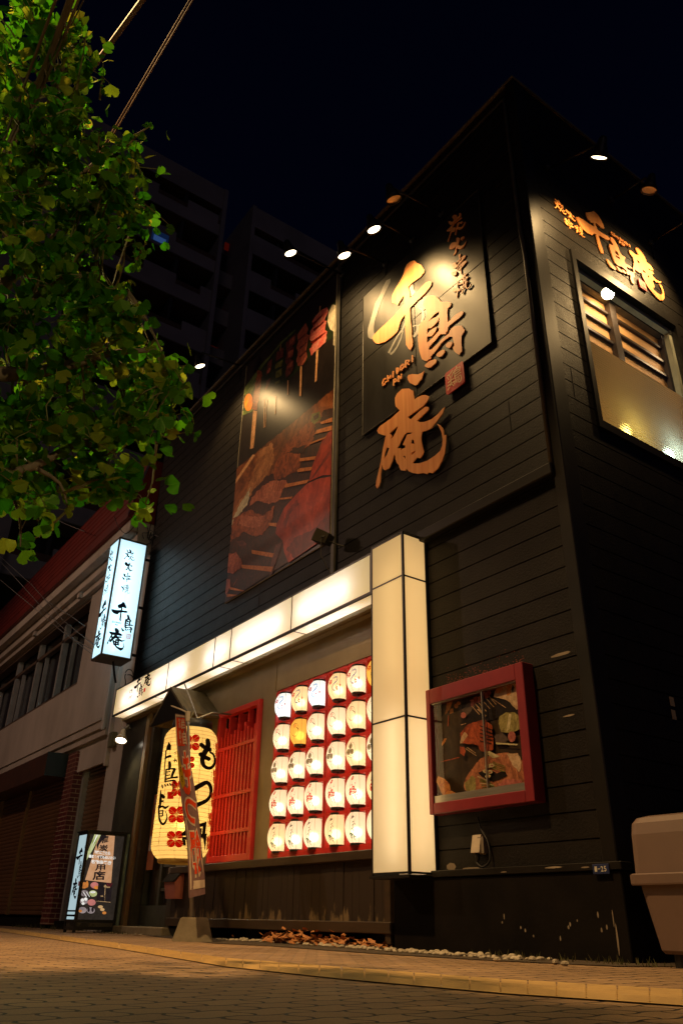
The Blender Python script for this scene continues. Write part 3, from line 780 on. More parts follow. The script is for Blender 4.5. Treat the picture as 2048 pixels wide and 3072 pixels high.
box(g, -9.29, -9.11, DY-0.031, DY-0.026, 0.64, 1.46); part(g, 'door_notice', mat('orange_notice_board', (0.42,0.12,0.03), (0.34,0.09,0.02), 0.5), dr)
for i, (x, z, w, h) in enumerate(((-9.25,1.36,0.05,0.05),(-9.19,1.38,0.045,0.04),(-9.25,1.29,0.04,0.05),(-9.19,1.31,0.05,0.05),(-9.24,1.2,0.05,0.04),(-9.23,1.12,0.04,0.06),(-9.27,0.84,0.06,0.16))):
    each('sticker', M_STK[i % 3], dr, [(x, x+w, DY-0.034, DY-0.0315, z, z+h)])
# gable hood over the big lantern
g = G()
ax, az, ex, ez, wx = -7.988, 2.407, -7.52, 2.05, -8.43
hy0, hy1 = 3.40, 3.82
th = 0.025
for (x1, z1) in ((ex, ez), (wx, ez+0.02)):
    nx = Vector((-(z1-az), 0, (x1-ax))).normalized()
    if nx.z < 0: nx = -nx
    P = [Vector((ax,hy0,az)), Vector((x1,hy0,z1)), Vector((x1,hy1,z1)), Vector((ax,hy1,az))]
    hexa(g, [p-nx*th for p in P]+P)
hood = part(g, 'gable_hood', mat('mossy_roof_board', (0.16,0.125,0.06), (0.09,0.07,0.035), 0.6, nscale=5, stretch=(1,6,1), bump=0.3, bscale=12), B_)
g = G()
plate(g, [[(ax,az-0.03),(ex+0.03,ez-0.012),(ex-0.02,ez-0.03),(wx+0.02,ez-0.01),(wx-0.03,ez+0.005)]], lambda x, z, d: Vector((x, hy0+0.02-d, z)), 0.015)
part(g, 'gable_board', M_BLACK, hood)
# upper side window with the room behind
WM = M_BLACK
g = G()
f = 0.032
for y0, y1, z0, z1 in ((WY0-0.02,WY0+f,WZ0-0.05,WZ1+0.05),(WY1-f,WY1+0.02,WZ0-0.05,WZ1+0.05),(WY0+f,WY1-f,WZ1-f,WZ1+0.05),(WY0+f,WY1-f,WZ0-0.05,WZ0+0.02)):
    box(g, XS-0.12, XS+0.022, y0, y1, z0, z1)
win = part(g, 'upper_window', WM, B_)
g = G(); g.add([(XS-0.012,WY0+f,WZ0+0.02),(XS-0.012,WY1-f,WZ0+0.02),(XS-0.012,WY1-f,WZ1-f),(XS-0.012,WY0+f,WZ1-f)], [(0,1,2,3)]); part(g, 'window_pane', glass('window_glass', 0.0), win)
def frost():
    m, t, o = nt('ribbed_frosted_film')
    p = N(t, 'ShaderNodeBsdfTranslucent'); p.inputs[0].default_value = (0.78,0.68,0.48,1)
    r = N(t, 'ShaderNodeBsdfRefraction'); r.inputs['IOR'].default_value = 1.25; r.inputs['Roughness'].default_value = 0.5; r.inputs[0].default_value = (0.85,0.76,0.56,1)
    d = N(t, 'ShaderNodeBsdfDiffuse'); d.inputs[0].default_value = (0.36,0.30,0.2,1)
    wv = N(t, 'ShaderNodeTexWave'); wv.bands_direction = 'Z'; wv.inputs['Scale'].default_value = 11.0
    tc = N(t, 'ShaderNodeTexCoord'); t.links.new(tc.outputs['Object'], wv.inputs['Vector'])
    bp = N(t, 'ShaderNodeBump'); bp.inputs['Strength'].default_value = 0.6; bp.inputs['Distance'].default_value = 0.01; t.links.new(wv.outputs['Fac'], bp.inputs['Height'])
    for q in (p, r, d): t.links.new(bp.outputs[0], q.inputs['Normal'])
    a = N(t, 'ShaderNodeMixShader'); a.inputs[0].default_value = 0.45; t.links.new(p.outputs[0], a.inputs[1]); t.links.new(r.outputs[0], a.inputs[2])
    b = N(t, 'ShaderNodeMixShader'); b.inputs[0].default_value = 0.3; t.links.new(a.outputs[0], b.inputs[1]); t.links.new(d.outputs[0], b.inputs[2])
    t.links.new(b.outputs[0], o.inputs[0])
    return m
g = G(); g.add([(XS-0.022,WY0+f,WZ0+0.02),(XS-0.022,WY1-f,WZ0+0.02),(XS-0.022,WY1-f,4.275),(XS-0.022,WY0+f,4.275)], [(0,1,2,3)]); part(g, 'frosted_film', frost(), win)
M_ROOM = mat('orange_lit_wall_paper', (0.62,0.36,0.14), (0.56,0.31,0.11), 0.7, nscale=2, stretch=(1,1,5))
g = G(); box(g, -3.56, -3.45, 3.95, 9.0, 3.0, 5.95); box(g, -3.45, XS-0.16, 3.93, 3.99, 3.0, 5.95); box(g, -3.45, XS-0.16, 8.9, 9.0, 3.0, 5.95)
part(g, 'room_wall', M_ROOM, B_)
g = G(); box(g, -3.45, XS-0.16, 3.99, 8.9, 5.80, 5.95); box(g, -3.45, XS-0.16, 3.99, 8.9, 2.95, 3.0); part(g, 'room_ceiling', mat('room_ceiling_paint', (0.20,0.19,0.13), None, 0.6), B_)
M_BAT = mat('dark_batten', (0.035,0.024,0.015), None, 0.5)
each('room_batten', M_BAT, B_, [(-3.449, -3.42, 4.0, 8.9, z-0.016, z+0.016) for z in (5.05,5.28,5.47,5.66)]+[(-3.449, -3.39, y-0.05, y+0.05, 3.0, 5.79) for y in (5.72,6.62,7.4)])
g = G(); box(g, XS-0.085, XS-0.035, WY0+f, WY1-f, WZ1-f-0.055, WZ1-f-0.002); box(g, XS-0.085, XS-0.035, WY1-f-0.05, WY1-f-0.002, 4.3, WZ1-f-0.08); part(g, 'inner_frame', mat('pale_inner_frame', (0.60,0.62,0.48), None, 0.5), win)
lamp('room_light', 'AREA', (-3.12, 5.6, 5.75), 26, (1.0,0.66,0.33), B_, target=(-3.3,5.7,4.5), size=0.5)
lamp('room_light', 'AREA', (-3.12, 6.9, 5.75), 20, (1.0,0.66,0.33), B_, target=(-3.3,6.9,4.5), size=0.5)
lamp('room_light', 'POINT', (-3.02, 4.82, 3.62), 3.5, (1.0,0.82,0.22), B_, size=0.05)
lamp('room_light', 'POINT', (-3.0, 5.36, 3.6), 6.5, (0.65,0.95,1.0), B_, size=0.05)
g = G(); q = atX(1820, 872, -2.98); lathe(g, q, [(0.001,-0.018),(0.012,-0.012),(0.017,0.0),(0.012,0.012),(0.001,0.018)], 12); part(g, 'room_bulb', glow('room_bulb_glow', (1.0,0.93,0.7), 25), B_, smooth_=True)
# ------------------------------------------------------------------ facade lettering
def fmF(d0): return lambda x, z, d: Vector((x, YF-d0-d, z))
T = thing('wall_sign', 'large orange brush lettering with red seal on a dark metal plate, street facade', 'sign', (-4.2, YF-0.02, 4.0))
g = G()
c = [atY(*zm(x, y, 1000, 600, 2.24), YF) for x, y in ((205,650),(205,1590))]
X0, X1, ZB, ZT = -4.90, -3.30, 4.02, 6.05
pl = [atY(1093,1310,YF), atY(1483,1022,YF), atY(1432,580,YF), atY(1091,890,YF)]
X0 = (pl[0].x+pl[3].x)/2; X1 = (pl[1].x+pl[2].x)/2; ZB = (pl[0].z+pl[1].z)/2; ZT = (pl[2].z+pl[3].z)/2
seam = (atY(1091.5,1084,YF).z+atY(1460,783,YF).z)/2
xm = X0+(X1-X0)*0.47
for x0, x1 in ((X0, xm-0.002), (xm+0.002, X1)):
    for z0, z1 in ((ZB, seam-0.002), (seam+0.002, ZT)):
        bbox(g, x0, x1, YF-0.016, YF-0.001, z0, z1, 0.003)
part(g, 'backing_plate', M_PLATE, T)
g = G()
tube(g, [(X0,YF-0.014,ZB),(X1,YF-0.014,ZB),(X1,YF-0.014,ZT),(X0,YF-0.014,ZT),(X0,YF-0.014,ZB)], 0.007, 6)
part(g, 'plate_edge', M_BEAM, T)
for nm in ('sen', 'tori', 'an', 'sumi', 'hi', 'kushi', 'yaki', 'roman'):
    g = G(); put_glyph_true(g, nm, fmF(0.0185), 0.009)
    part(g, 'brush_character' if nm != 'roman' else 'roman_letters', M_LETTER, T)
g = G(); put_glyph_true(g, 'sealplate', fmF(0.0175), 0.010); sp = part(g, 'seal', M_RED, T)
g = G(); put_glyph_true(g, 'seal', fmF(0.0285), 0.0); part(g, 'seal_character', M_CREAM, sp)
g = G()
def gh(lps):
    plate(g, [[(q.x, q.z) for q in (atY(*zm(x, y, *_zA), YF) for x, y in lp)] for lp in lps], fmF(0.0185), 0.0)
gh([[(535,480),(530,560),(430,760),(340,960),(270,1160),(210,1330),(180,1500),(180,1630),(200,1690),(160,1780),(110,1775),(60,1740),(45,1640),(55,1540),(90,1430),(160,1180),(200,1020),(310,830),(370,670),(440,530)]])
gh([stroke([(860,1400),(800,1560),(680,1720),(560,1950),(500,2070)], [20,30,34,30,46])])
gh([stroke([(800,1600),(760,1760),(680,1940),(600,2050),(540,2100)], [24,26,30,40,46])])
gh([stroke([(1010,1510),(1060,1490),(1140,1500),(1160,1460)], [24,22,40,24])])
gh([stroke([(1140,1520),(1100,1640),(1030,1730)], [60,70,50])])
gh([stroke([(1160,1120),(1220,1150),(1240,1290),(1200,1410)], [34,44,50,30])])
gh([[(925,690),(1010,600),(1030,720),(1070,770),(975,880)]])
part(g, 'old_paint_mark', M_GHOST, T)

# side wall lettering
T = thing('wall_sign', 'smaller orange brush lettering in a row above the upper side window', 'sign', (XS+0.02, 4.9, 5.2))
zW = (1640, 560, 3.843)
def sidebox(l, t, r, b):
    q = [atX(*zm(x, y, *zW), XS) for x, y in (l, t, r, b)]
    return q[0].y, q[2].y, q[3].z, q[1].z
_gs = {'sen': [[[(432,310),(500,300),(520,290),(545,310),(575,345),(610,400),(632,450),(645,490),(600,475),(550,430),(540,440),(558,480),(568,510),(620,545),(680,580),(708,605),(700,628),(650,612),(590,575),(575,570),(590,620),(612,690),(632,750),(635,785),(618,775),(590,710),(570,640),(550,560),(530,550),(505,570),(450,545),(400,500),(360,440),(330,385),(320,362),(345,360),(400,390),(470,440),(525,470),(530,460),(520,425),(490,420),(455,385),(440,345)]]],
 'tori': [[[(712,590),(735,595),(770,640),(805,710),(825,770),(850,800),(888,825),(875,860),(885,895),(930,920),(975,955),(940,950),(900,935),(905,960),(940,985),(985,1000),(995,1050),(975,1060),(985,1100),(990,1135),(965,1120),(945,1070),(950,1040),(925,1010),(890,970),(840,930),(800,920),(770,890),(745,830),(720,760),(700,700),(705,670),(735,685),(745,680),(720,630)],[(772,738),(800,770),(815,812),(800,805),(765,770)],[(768,795),(818,825),(828,850),(780,822)]],
  [[(672,842),(690,855),(740,910),(782,965),(765,972),(720,940),(690,890)]],[[(780,925),(800,935),(850,985),(850,1000),(815,985)]],[[(845,965),(870,975),(895,1010),(885,1018),(855,995)]],[[(895,988),(915,1000),(930,1025),(915,1030),(898,1010)]]],
 'an': [[[(1005,715),(1030,715),(1070,760),(1110,820),(1130,880),(1180,920),(1210,970),(1190,975),(1150,950),(1150,965),(1200,990),(1215,1015),(1190,1015),(1205,1050),(1250,1090),(1300,1105),(1290,1122),(1240,1110),(1210,1080),(1200,1100),(1215,1140),(1225,1170),(1205,1170),(1215,1200),(1260,1240),(1300,1260),(1315,1240),(1305,1190),(1280,1140),(1280,1130),(1305,1150),(1330,1220),(1338,1290),(1320,1320),(1285,1320),(1240,1280),(1190,1220),(1150,1170),(1120,1120),(1090,1060),(1070,1000),(1055,1005),(1020,980),(995,960),(995,985),(1003,1010),(985,1000),(975,960),(985,880),(975,830),(940,780),(928,740),(950,745),(1000,790),(1040,800),(1020,760),(1005,735)],[(1020,850),(1050,880),(1045,895),(1025,880)],[(1080,965),(1115,985),(1120,1010),(1090,990)],[(1140,1030),(1160,1040),(1160,1060),(1145,1050)]]]}
for nm in ('sen', 'tori', 'an'):
    g = G()
    for k, lps in enumerate(_gs[nm]):
        plate(g, [[(q.y, q.z) for q in (atX(*zm(x, y, *zW), XS) for x, y in lp)] for lp in lps], (lambda y, z, d, k=k: Vector((XS+0.004+d+0.0006*k, y, z))), 0.010)
    part(g, 'brush_character', M_LETTER, T)
for nm, ext in (
                ('sumi', ((65,180),(78,142),(205,325),(85,262))),
                ('hi', ((198,275),(205,268),(318,410),(308,415))), ('kushi', ((178,375),(190,355),(288,470),(252,492))),
                ('yaki', ((302,460),(330,445),(420,595),(415,600))), ('roman', ((715,530),(720,520),(940,705),(880,712)))):
    y0, y1, z0, z1 = sidebox(*ext)
    g = G(); put_glyph(g, nm, (lambda u, v, d: Vector((XS+0.004+d, y0+(y1-y0)*u, z0+(z1-z0)*v))), 0.010)
    part(g, 'brush_character' if nm != 'roman' else 'roman_letters', M_LETTER, T)
y0, y1, z0, z1 = sidebox((1032,1080),(1040,1075),(1132,1225),(1125,1222))
g = G(); put_glyph(g, 'sealplate', (lambda u, v, d: Vector((XS+0.004+d, y0+(y1-y0)*u, z0+(z1-z0)*v))), 0.016); sp = part(g, 'seal', M_RED, T)
g = G(); put_glyph(g, 'seal', (lambda u, v, d: Vector((XS+0.0215+d, y0+(y1-y0)*(0.12+0.76*u), z0+(z1-z0)*(0.12+0.76*v)))), 0.0); part(g, 'seal_character', M_CREAM, sp)

# ------------------------------------------------------------------ light box over the shop front
LX0, LX1, LY0, LY1, LZ0, LZ1 = -10.26, -4.665, 3.60, 3.815, 2.505, 2.865
T = thing('light_box_sign', 'long backlit cream fascia box running over the shop front', 'sign', ((LX0+LX1)/2, LY0, LZ0))
fx = [atY(x, y, LY0).x for x, y in ((503.8,2015),(642.7,1955),(692,1930),(874,1840))]
fe = [LX0+0.012]+fx+[LX1-0.012]
for i in range(5):
    g = G(); g.add([(fe[i]+0.004,LY0+0.004,LZ0+0.022),(fe[i+1]-0.004,LY0+0.004,LZ0+0.022),(fe[i+1]-0.004,LY0+0.004,LZ1-0.012),(fe[i]+0.004,LY0+0.004,LZ1-0.012)], [(0,1,2,3)])
    part(g, 'front_panel', P_BOX, T)
be = [LX0+0.012, atZ(510,2100,LZ0).x, -7.28, -7.0, -5.84, LX1-0.012]
for i in range(5):
    g = G(); g.add([(be[i]+0.003,LY0+0.018,LZ0+0.003),(be[i+1]-0.003,LY0+0.018,LZ0+0.003),(be[i+1]-0.003,LY1-0.01,LZ0+0.003),(be[i]+0.003,LY1-0.01,LZ0+0.003)], [(0,3,2,1)])
    part(g, 'underside_panel', P_BOXB if i in (2, 4) else P_BOX, T)
g = G()
box(g, LX0, LX1, LY0-0.004, LY0+0.016, LZ0-0.003, LZ0+0.02)
box(g, LX0, LX1, LY0-0.004, LY0+0.012, LZ1-0.011, LZ1+0.003)
box(g, LX0, LX1, LY0+0.012, LY1, LZ1-0.004, LZ1+0.002)
for x in fx: box(g, x-0.0035, x+0.0035, LY0-0.002, LY0+0.01, LZ0+0.02, LZ1-0.011)
for x in be[1:-1]: box(g, x-0.0025, x+0.0025, LY0+0.016, LY1, LZ0-0.002, LZ0+0.006)
box(g, LX0-0.004, LX0+0.011, LY0, LY1, LZ0, LZ1); box(g, LX1-0.011, LX1+0.02, LY0-0.003, LY1, LZ0, LZ1+0.003)
box(g, LX0, LX1, LY1-0.009, LY1+0.004, LZ0-0.003, LZ0+0.004)
part(g, 'box_frame', M_BLACKPL, T)
g = G(); box(g, LX0+0.012, LX1-0.012, LY1-0.006, LY1-0.001, LZ0+0.006, LZ1-0.006); part(g, 'reflector', M_WHITE, T)
for a, b in ((-10.0,-9.45),(-9.02,-8.1),(-7.62,-7.12),(-6.95,-6.05),(-5.78,-4.98)):
    g = G(); tube(g, [(a,LY0+0.115,LZ0+0.16),(b,LY0+0.115,LZ0+0.16)], 0.016, 8)
    part(g, 'lamp_tube', M_TUBE, T, smooth_=True)
def logo_row(fm, g, gr):
    """shop name in one row: small column of four, three large characters, seal"""
    for nm, (a, b, c_, d_) in (('sumi',(0,0.40,0.075,0.62)),('hi',(0.085,0.40,0.16,0.60)),('kushi',(0,0.12,0.075,0.34)),('yaki',(0.085,0.12,0.17,0.34)),
                               ('sen',(0.20,0.30,0.52,1.0)),('tori',(0.42,0.0,0.68,0.62)),('an',(0.66,0.30,1.0,1.0)),('roman',(0.48,0.78,0.64,0.9))):
        put_glyph(g, nm, sub(fm, a, b, c_, d_))
    put_glyph(gr, 'sealplate', sub(fm, 0.70, 0.14, 0.78, 0.32))
g = G(); gr = G()
q = [atY(*zm(x, y, 330, 1980, 4.238), LY0-0.001) for x, y in ((228,535),(500,430),(490,235),(232,400))]
fm = lambda u, v, d: Vector((q[0].x+(q[1].x-q[0].x)*u, LY0+0.002-d, q[0].z-0.02+0.30*v))
fm2 = lambda u, v, d: fm(u, v*0.93+0.03, d)
logo_row(fm2, g, gr)
part(g, 'shop_name', M_INK, T); part(gr, 'red_seal', M_INKRED, T)

# ------------------------------------------------------------------ light column
CX0, CX1, CY0, CY1, CZ0, CZ1 = -4.64, -4.248, 3.59, 3.83, 0.44, 2.90
T = thing('light_column', 'tall backlit cream column with black bars beside the lantern wall', 'sign', ((CX0+CX1)/2, CY0, CZ0))
zs = [CZ0+0.012, (atY(1120.9,2172.6,CY0).z+atY(1209.9,2147.7,CY0).z)/2, (atY(1118.5,1768.6,CY0).z+atY(1201.6,1726.1,CY0).z)/2, CZ1-0.012]
for i in range(3):
    g = G(); g.add([(CX0+0.008,CY0+0.003,zs[i]+0.005),(CX1-0.014,CY0+0.003,zs[i]+0.005),(CX1-0.014,CY0+0.003,zs[i+1]-0.005),(CX0+0.008,CY0+0.003,zs[i+1]-0.005)], [(0,1,2,3)]); part(g, 'front_panel', P_COL, T)
    g = G(); g.add([(CX1-0.003,CY0+0.014,zs[i]+0.005),(CX1-0.003,CY1-0.012,zs[i]+0.005),(CX1-0.003,CY1-0.012,zs[i+1]-0.005),(CX1-0.003,CY0+0.014,zs[i+1]-0.005)], [(0,1,2,3)]); part(g, 'side_panel', P_COL, T)
g = G()
box(g, CX1-0.015, CX1+0.002, CY0-0.002, CY0+0.015, CZ0, CZ1)
box(g, CX0-0.004, CX0+0.008, CY0-0.003, CY1, CZ0, CZ1); box(g, CX1-0.012, CX1+0.002, CY1-0.012, CY1+0.012, CZ0, CZ1)
for z in zs:
    box(g, CX0+0.008, CX1-0.015, CY0-0.001, CY0+0.012, z-0.006, z+0.006); box(g, CX1-0.010, CX1+0.001, CY0+0.015, CY1-0.012, z-0.006, z+0.006)
box(g, CX0-0.02, CX1+0.01, CY0-0.012, CY1+0.02, CZ0-0.02, CZ0-0.002); box(g, CX0, CX1, CY0, CY1, CZ1+0.0005, CZ1+0.006)
part(g, 'box_frame', M_BLACKPL, T)
g = G(); box(g, CX0+0.009, CX1-0.02, CY1-0.01, CY1-0.004, CZ0+0.01, CZ1-0.01); part(g, 'reflector', M_WHITE, T)
g = G()
xm, ym = CX0+0.22, CY0+0.115
tube(g, [(xm,ym,CZ0+0.09),(xm,ym,1.50)], 0.013, 8)
part(g, 'lamp_tube', glow('column_tube', (1.0,0.86,0.66), 6), T, smooth_=True)
g = G(); tube(g, [(xm,ym,1.78),(xm,ym,CZ1-0.2)], 0.012, 8)
part(g, 'lamp_tube', glow('column_tube_old', (1.0,0.74,0.40), 2.6), T, smooth_=True)

# ------------------------------------------------------------------ wall spotlights
def spot(mx, mz, tipY, tipZ, discZ, side, lit, power, label, aim=None, size=0.075):
    """arm from the wall, cone shade under its tip; side: 'f' facade, 's' side wall"""
    if side == 'f':
        Mt = Vector((mx, YF-0.005, mz)); tip = Vector((mx, tipY, tipZ)); out = Vector((0,-1,0))
    else:
        Mt = Vector((XS+0.005, mx, mz)); tip = Vector((tipY, mx, tipZ)); out = Vector((1,0,0))
    T = thing('wall_spotlight', label, 'spotlight', Mt, 'spotlights on arms along the roof line')
    g = G()
    tube(g, [Mt, tip], 0.011, 8)
    part(g, 'arm', M_LAMP, T, smooth_=True)
    g = G(); lathe(g, Mt, [(0.045,0.0),(0.045,0.015),(0.02,0.03)], 12, axis=out)
    tube(g, [Mt+out*0.01-Vector((0,0,0.02)), Mt-Vector((0,0,0.22))+out*0.005], 0.006, 6); part(g, 'mount', M_LAMP, T)
    d = ((-out)*0.42+Vector((0,0,-1))).normalized()
    if aim is not None: d = aim.normalized()
    c = Vector((tip.x, tip.y, discZ)); top = c-d*0.17
    g = G(); tube(g, [tip, tip-Vector((0,0,0.03)), top], 0.008, 6)
    part(g, 'bracket', M_LAMP, T)
    g = G(); lathe(g, top, [(0.022,0.0),(0.034,0.02),(0.04,0.06),(size*0.8,0.115),(size,0.17),(size-0.006,0.172),(size*0.72,0.12),(0.03,0.07)], 20, axis=d, capb=True, capt=False)
    part(g, 'shade', M_LAMP, T, smooth_=True)
    g = G(); lathe(g, top+d*0.155, [(0.0005,0.0),(size-0.012,0.0),(size-0.012,0.004)], 20, axis=d, capb=False, capt=False)
    if lit:
        part(g, 'lens', M_LENS, T)
        lamp('spot_light', 'SPOT', c+d*0.02, power, WARM, T, target=c+d*2, size=0.07, spot=112, blend=0.85)
    else:
        part(g, 'lens', M_LAMPIN, T)
    return T
spot(-7.835, 6.889, 3.22, 6.83, 6.60, 'f', 1, 120, 'lit spotlight on a long arm, alone above the left end of the food poster')
spot(-5.46, 6.70, 3.12, 6.65, 6.60, 'f', 1, 120, 'lit spotlight on a long arm above the top right corner of the food poster')
spot(-4.683, 6.247, 3.29, 6.163, 6.03, 'f', 1, 120, 'lit spotlight on a short arm directly above the large orange first character')
spot(-4.247, 6.22, 3.324, 6.181, 6.03, 'f', 1, 120, 'lit spotlight on a short arm, nearest of the four lit ones to the roof corner')
spot(-3.815, 6.196, 3.214, 6.111, 5.96, 'f', 0, 0, 'unlit spotlight arm nearest the roof corner on the street facade')
spot(4.142, 6.064, -2.33, 5.86, 5.70, 's', 1, 140, 'lit spotlight on the side wall nearest the roof corner', aim=Vector((-0.75,0.3,-1)))
spot(5.073, 6.312, -2.445, 6.261, 6.085, 's', 0, 0, 'unlit black spotlight in the middle of the side wall')
spot(5.63, 6.105, -2.30, 6.05, 5.86, 's', 1, 150, 'side wall spotlight arm at the right edge of the photo', aim=Vector((-0.8,-0.45,-0.8)))

# dead floodlight on the light box
T = thing('floodlight', 'square unlit floodlight on top of the cream light box', 'floodlight', (-5.42, 3.70, 3.2))
g = G()
q = [atY(x, y, 3.62) for x, y in (zm(a, b, 960, 1560, 9.8) for a, b in ((215,600),(430,730),(490,1050),(285,900)))]
cx = Vector((-5.42, 3.64, 3.30))
ex, ey, ez = Vector((0.92,0.39,0.0)).normalized(), Vector((-0.39,0.92,0.0)).normalized(), Vector((0,0,1))
rotx = Matrix.Rotation(math.radians(-28), 3, Vector((0.39,-0.92,0)))
def fb(a, b, c_): return cx+rotx @ (ex*a+ey*b+ez*c_)
h = 0.062
hexa(g, [fb(-0.085,-h,-h),fb(0.07,-h*0.8,-h*0.8),fb(0.07,h*0.8,-h*0.8),fb(-0.085,h,-h),fb(-0.085,-h,h),fb(0.07,-h*0.8,h*0.8),fb(0.07,h*0.8,h*0.8),fb(-0.085,h,h)])
part(g, 'housing', mat('bronze_housing', (0.10,0.085,0.05), (0.075,0.06,0.035), 0.35, metal=0.5), T)
g = G(); hexa(g, [fb(-0.092,-h*0.9,-h*0.9),fb(-0.086,-h*0.9,-h*0.9),fb(-0.086,h*0.9,-h*0.9),fb(-0.092,h*0.9,-h*0.9),fb(-0.092,-h*0.9,h*0.9),fb(-0.086,-h*0.9,h*0.9),fb(-0.086,h*0.9,h*0.9),fb(-0.092,h*0.9,h*0.9)]); part(g, 'front_glass', M_STEEL, T)
g = G(); tube(g, [fb(0.06,-0.075,0), fb(0.02,-0.075,-0.01), Vector((-5.36,3.74,3.24)), Vector((-5.35,3.815,3.24))], 0.008, 6); tube(g, [fb(0.02,-0.075,-0.01), fb(0.02,-0.075,0.0)+Vector((0,0,-0.2)), Vector((-5.34,3.70,2.87))], 0.005, 6); part(g, 'bracket', M_BEAM, T)

# lamp beside the door
T = thing('door_lamp', 'lit round spotlight at the left end of the cream fascia, by the doorway', 'spotlight', (-10.1, 3.8, 2.35))
c = atY(363, 2222, 3.64); d = Vector((0.35,-0.25,-1)).normalized(); top = c-d*0.16
g = G(); lathe(g, top, [(0.028,0.0),(0.034,0.05),(0.05,0.085),(0.078,0.15),(0.082,0.165),(0.074,0.166),(0.03,0.09)], 20, axis=d, capt=False); part(g, 'shade', M_CREAMPL, T, smooth_=True)
g = G(); lathe(g, top+d*0.155, [(0.0005,0.008),(0.04,0.006),(0.066,0.0)], 20, axis=d, capb=False, capt=False); part(g, 'lens', M_LENSW, T)
g = G(); tube(g, [top, top+Vector((0.02,0.05,0.06)), Vector((-10.1,3.70,2.33)), Vector((-10.1,3.81,2.36))], 0.012, 8); tube(g, [top, Vector((-10.22,3.7,2.5)), Vector((-10.24,3.8,2.8))], 0.005, 6); part(g, 'arm', M_STEEL, T)
lamp('spot_light', 'SPOT', c+d*0.03, 26, (1.0,0.80,0.50), T, target=c+d*2+Vector((0.1,0.1,0)), size=0.05, spot=125, blend=0.8)

# ------------------------------------------------------------------ wall of paper lanterns
def lantern_paper(name, color, base):
    return lit_panel(name, color, base, trans=0.8, fwd=0.30, frough=0.55, gcol=(color[0], color[1]*0.88, color[2]*0.68))
PAPER = lantern_paper('lantern_paper', (1.0,0.90,0.72), 0.42)
PAPERY = lantern_paper('yellow_lantern_paper', (1.0,0.66,0.16), 0.46)
PAPERC = lantern_paper('cool_lantern_paper', (0.86,0.95,1.0), 0.60)
PAPERW = lantern_paper('cream_lantern_paper', (1.0,0.85,0.58), 0.42)
M_WIRE = ink('lantern_wire', (0.42,0.28,0.12), 0.6)
M_RING = mat('black_lantern_ring', (0.03,0.024,0.018), None, 0.35)
I_RED = ink('lantern_red', (0.80,0.02,0.02), 0.6); I_BLUE = ink('lantern_blue', (0.04,0.10,0.50), 0.6); I_CYAN = ink('lantern_light_blue', (0.05,0.30,0.80), 0.6)
I_BLACK = ink('lantern_black', (0.03,0.022,0.015), 0.4); I_GREEN = ink('lantern_green', (0.0,0.16,0.06), 0.6); I_GREY = ink('lantern_tan', (0.40,0.32,0.18), 0.6)
RL, HL = 0.100, 0.112
def prof(v):                       # radius of the lantern at v in 0..1 from bottom to top
    s = 2*v-1
    return RL*(1-0.40*abs(s)**2.6-0.05*abs(s))
PHI0 = math.atan2(-3.84, 6.3)      # azimuth at which a lantern faces the camera
def on_lantern(u, v, d):
    """u: -1..1 across the side seen from the street (facing -y), v 0..1 up"""
    ph = -0.55+math.asin(max(-0.985, min(0.985, -0.30+0.74*u)))
    r = prof(v)+0.0012+d
    return Vector((r*math.cos(ph), r*math.sin(ph), HL*(2*v-1)))
def fine(lp, k=3):
    out = []
    for i, p in enumerate(lp):
        q = lp[(i+1) % len(lp)]
        for j in range(k): out.append((p[0]+(q[0]-p[0])*j/k, p[1]+(q[1]-p[1])*j/k))
    return out
def blossom(cu, cv, r, n=5, inner=0.45):
    pts = []
    for i in range(n*4):
        a = i*2*math.pi/(n*4); rr = r*(1.0 if i % 4 in (1, 3) else 0.86 if i % 4 == 2 else inner)
        pts.append((cu+rr*math.cos(a)*1.0, cv+rr*0.62*math.sin(a)))
    return pts
def ringp(cu, cv, r, w, n=14, wob=0):
    o = [(cu+(r+(wob*(i % 2)))*math.cos(i*2*math.pi/n), cv+(r+(wob*(i % 2)))*0.62*math.sin(i*2*math.pi/n)) for i in range(n)]
    return [o, [(cu+(a-cu)*(1-w/r), cv+(b-cv)*(1-w/r)) for a, b in o]]
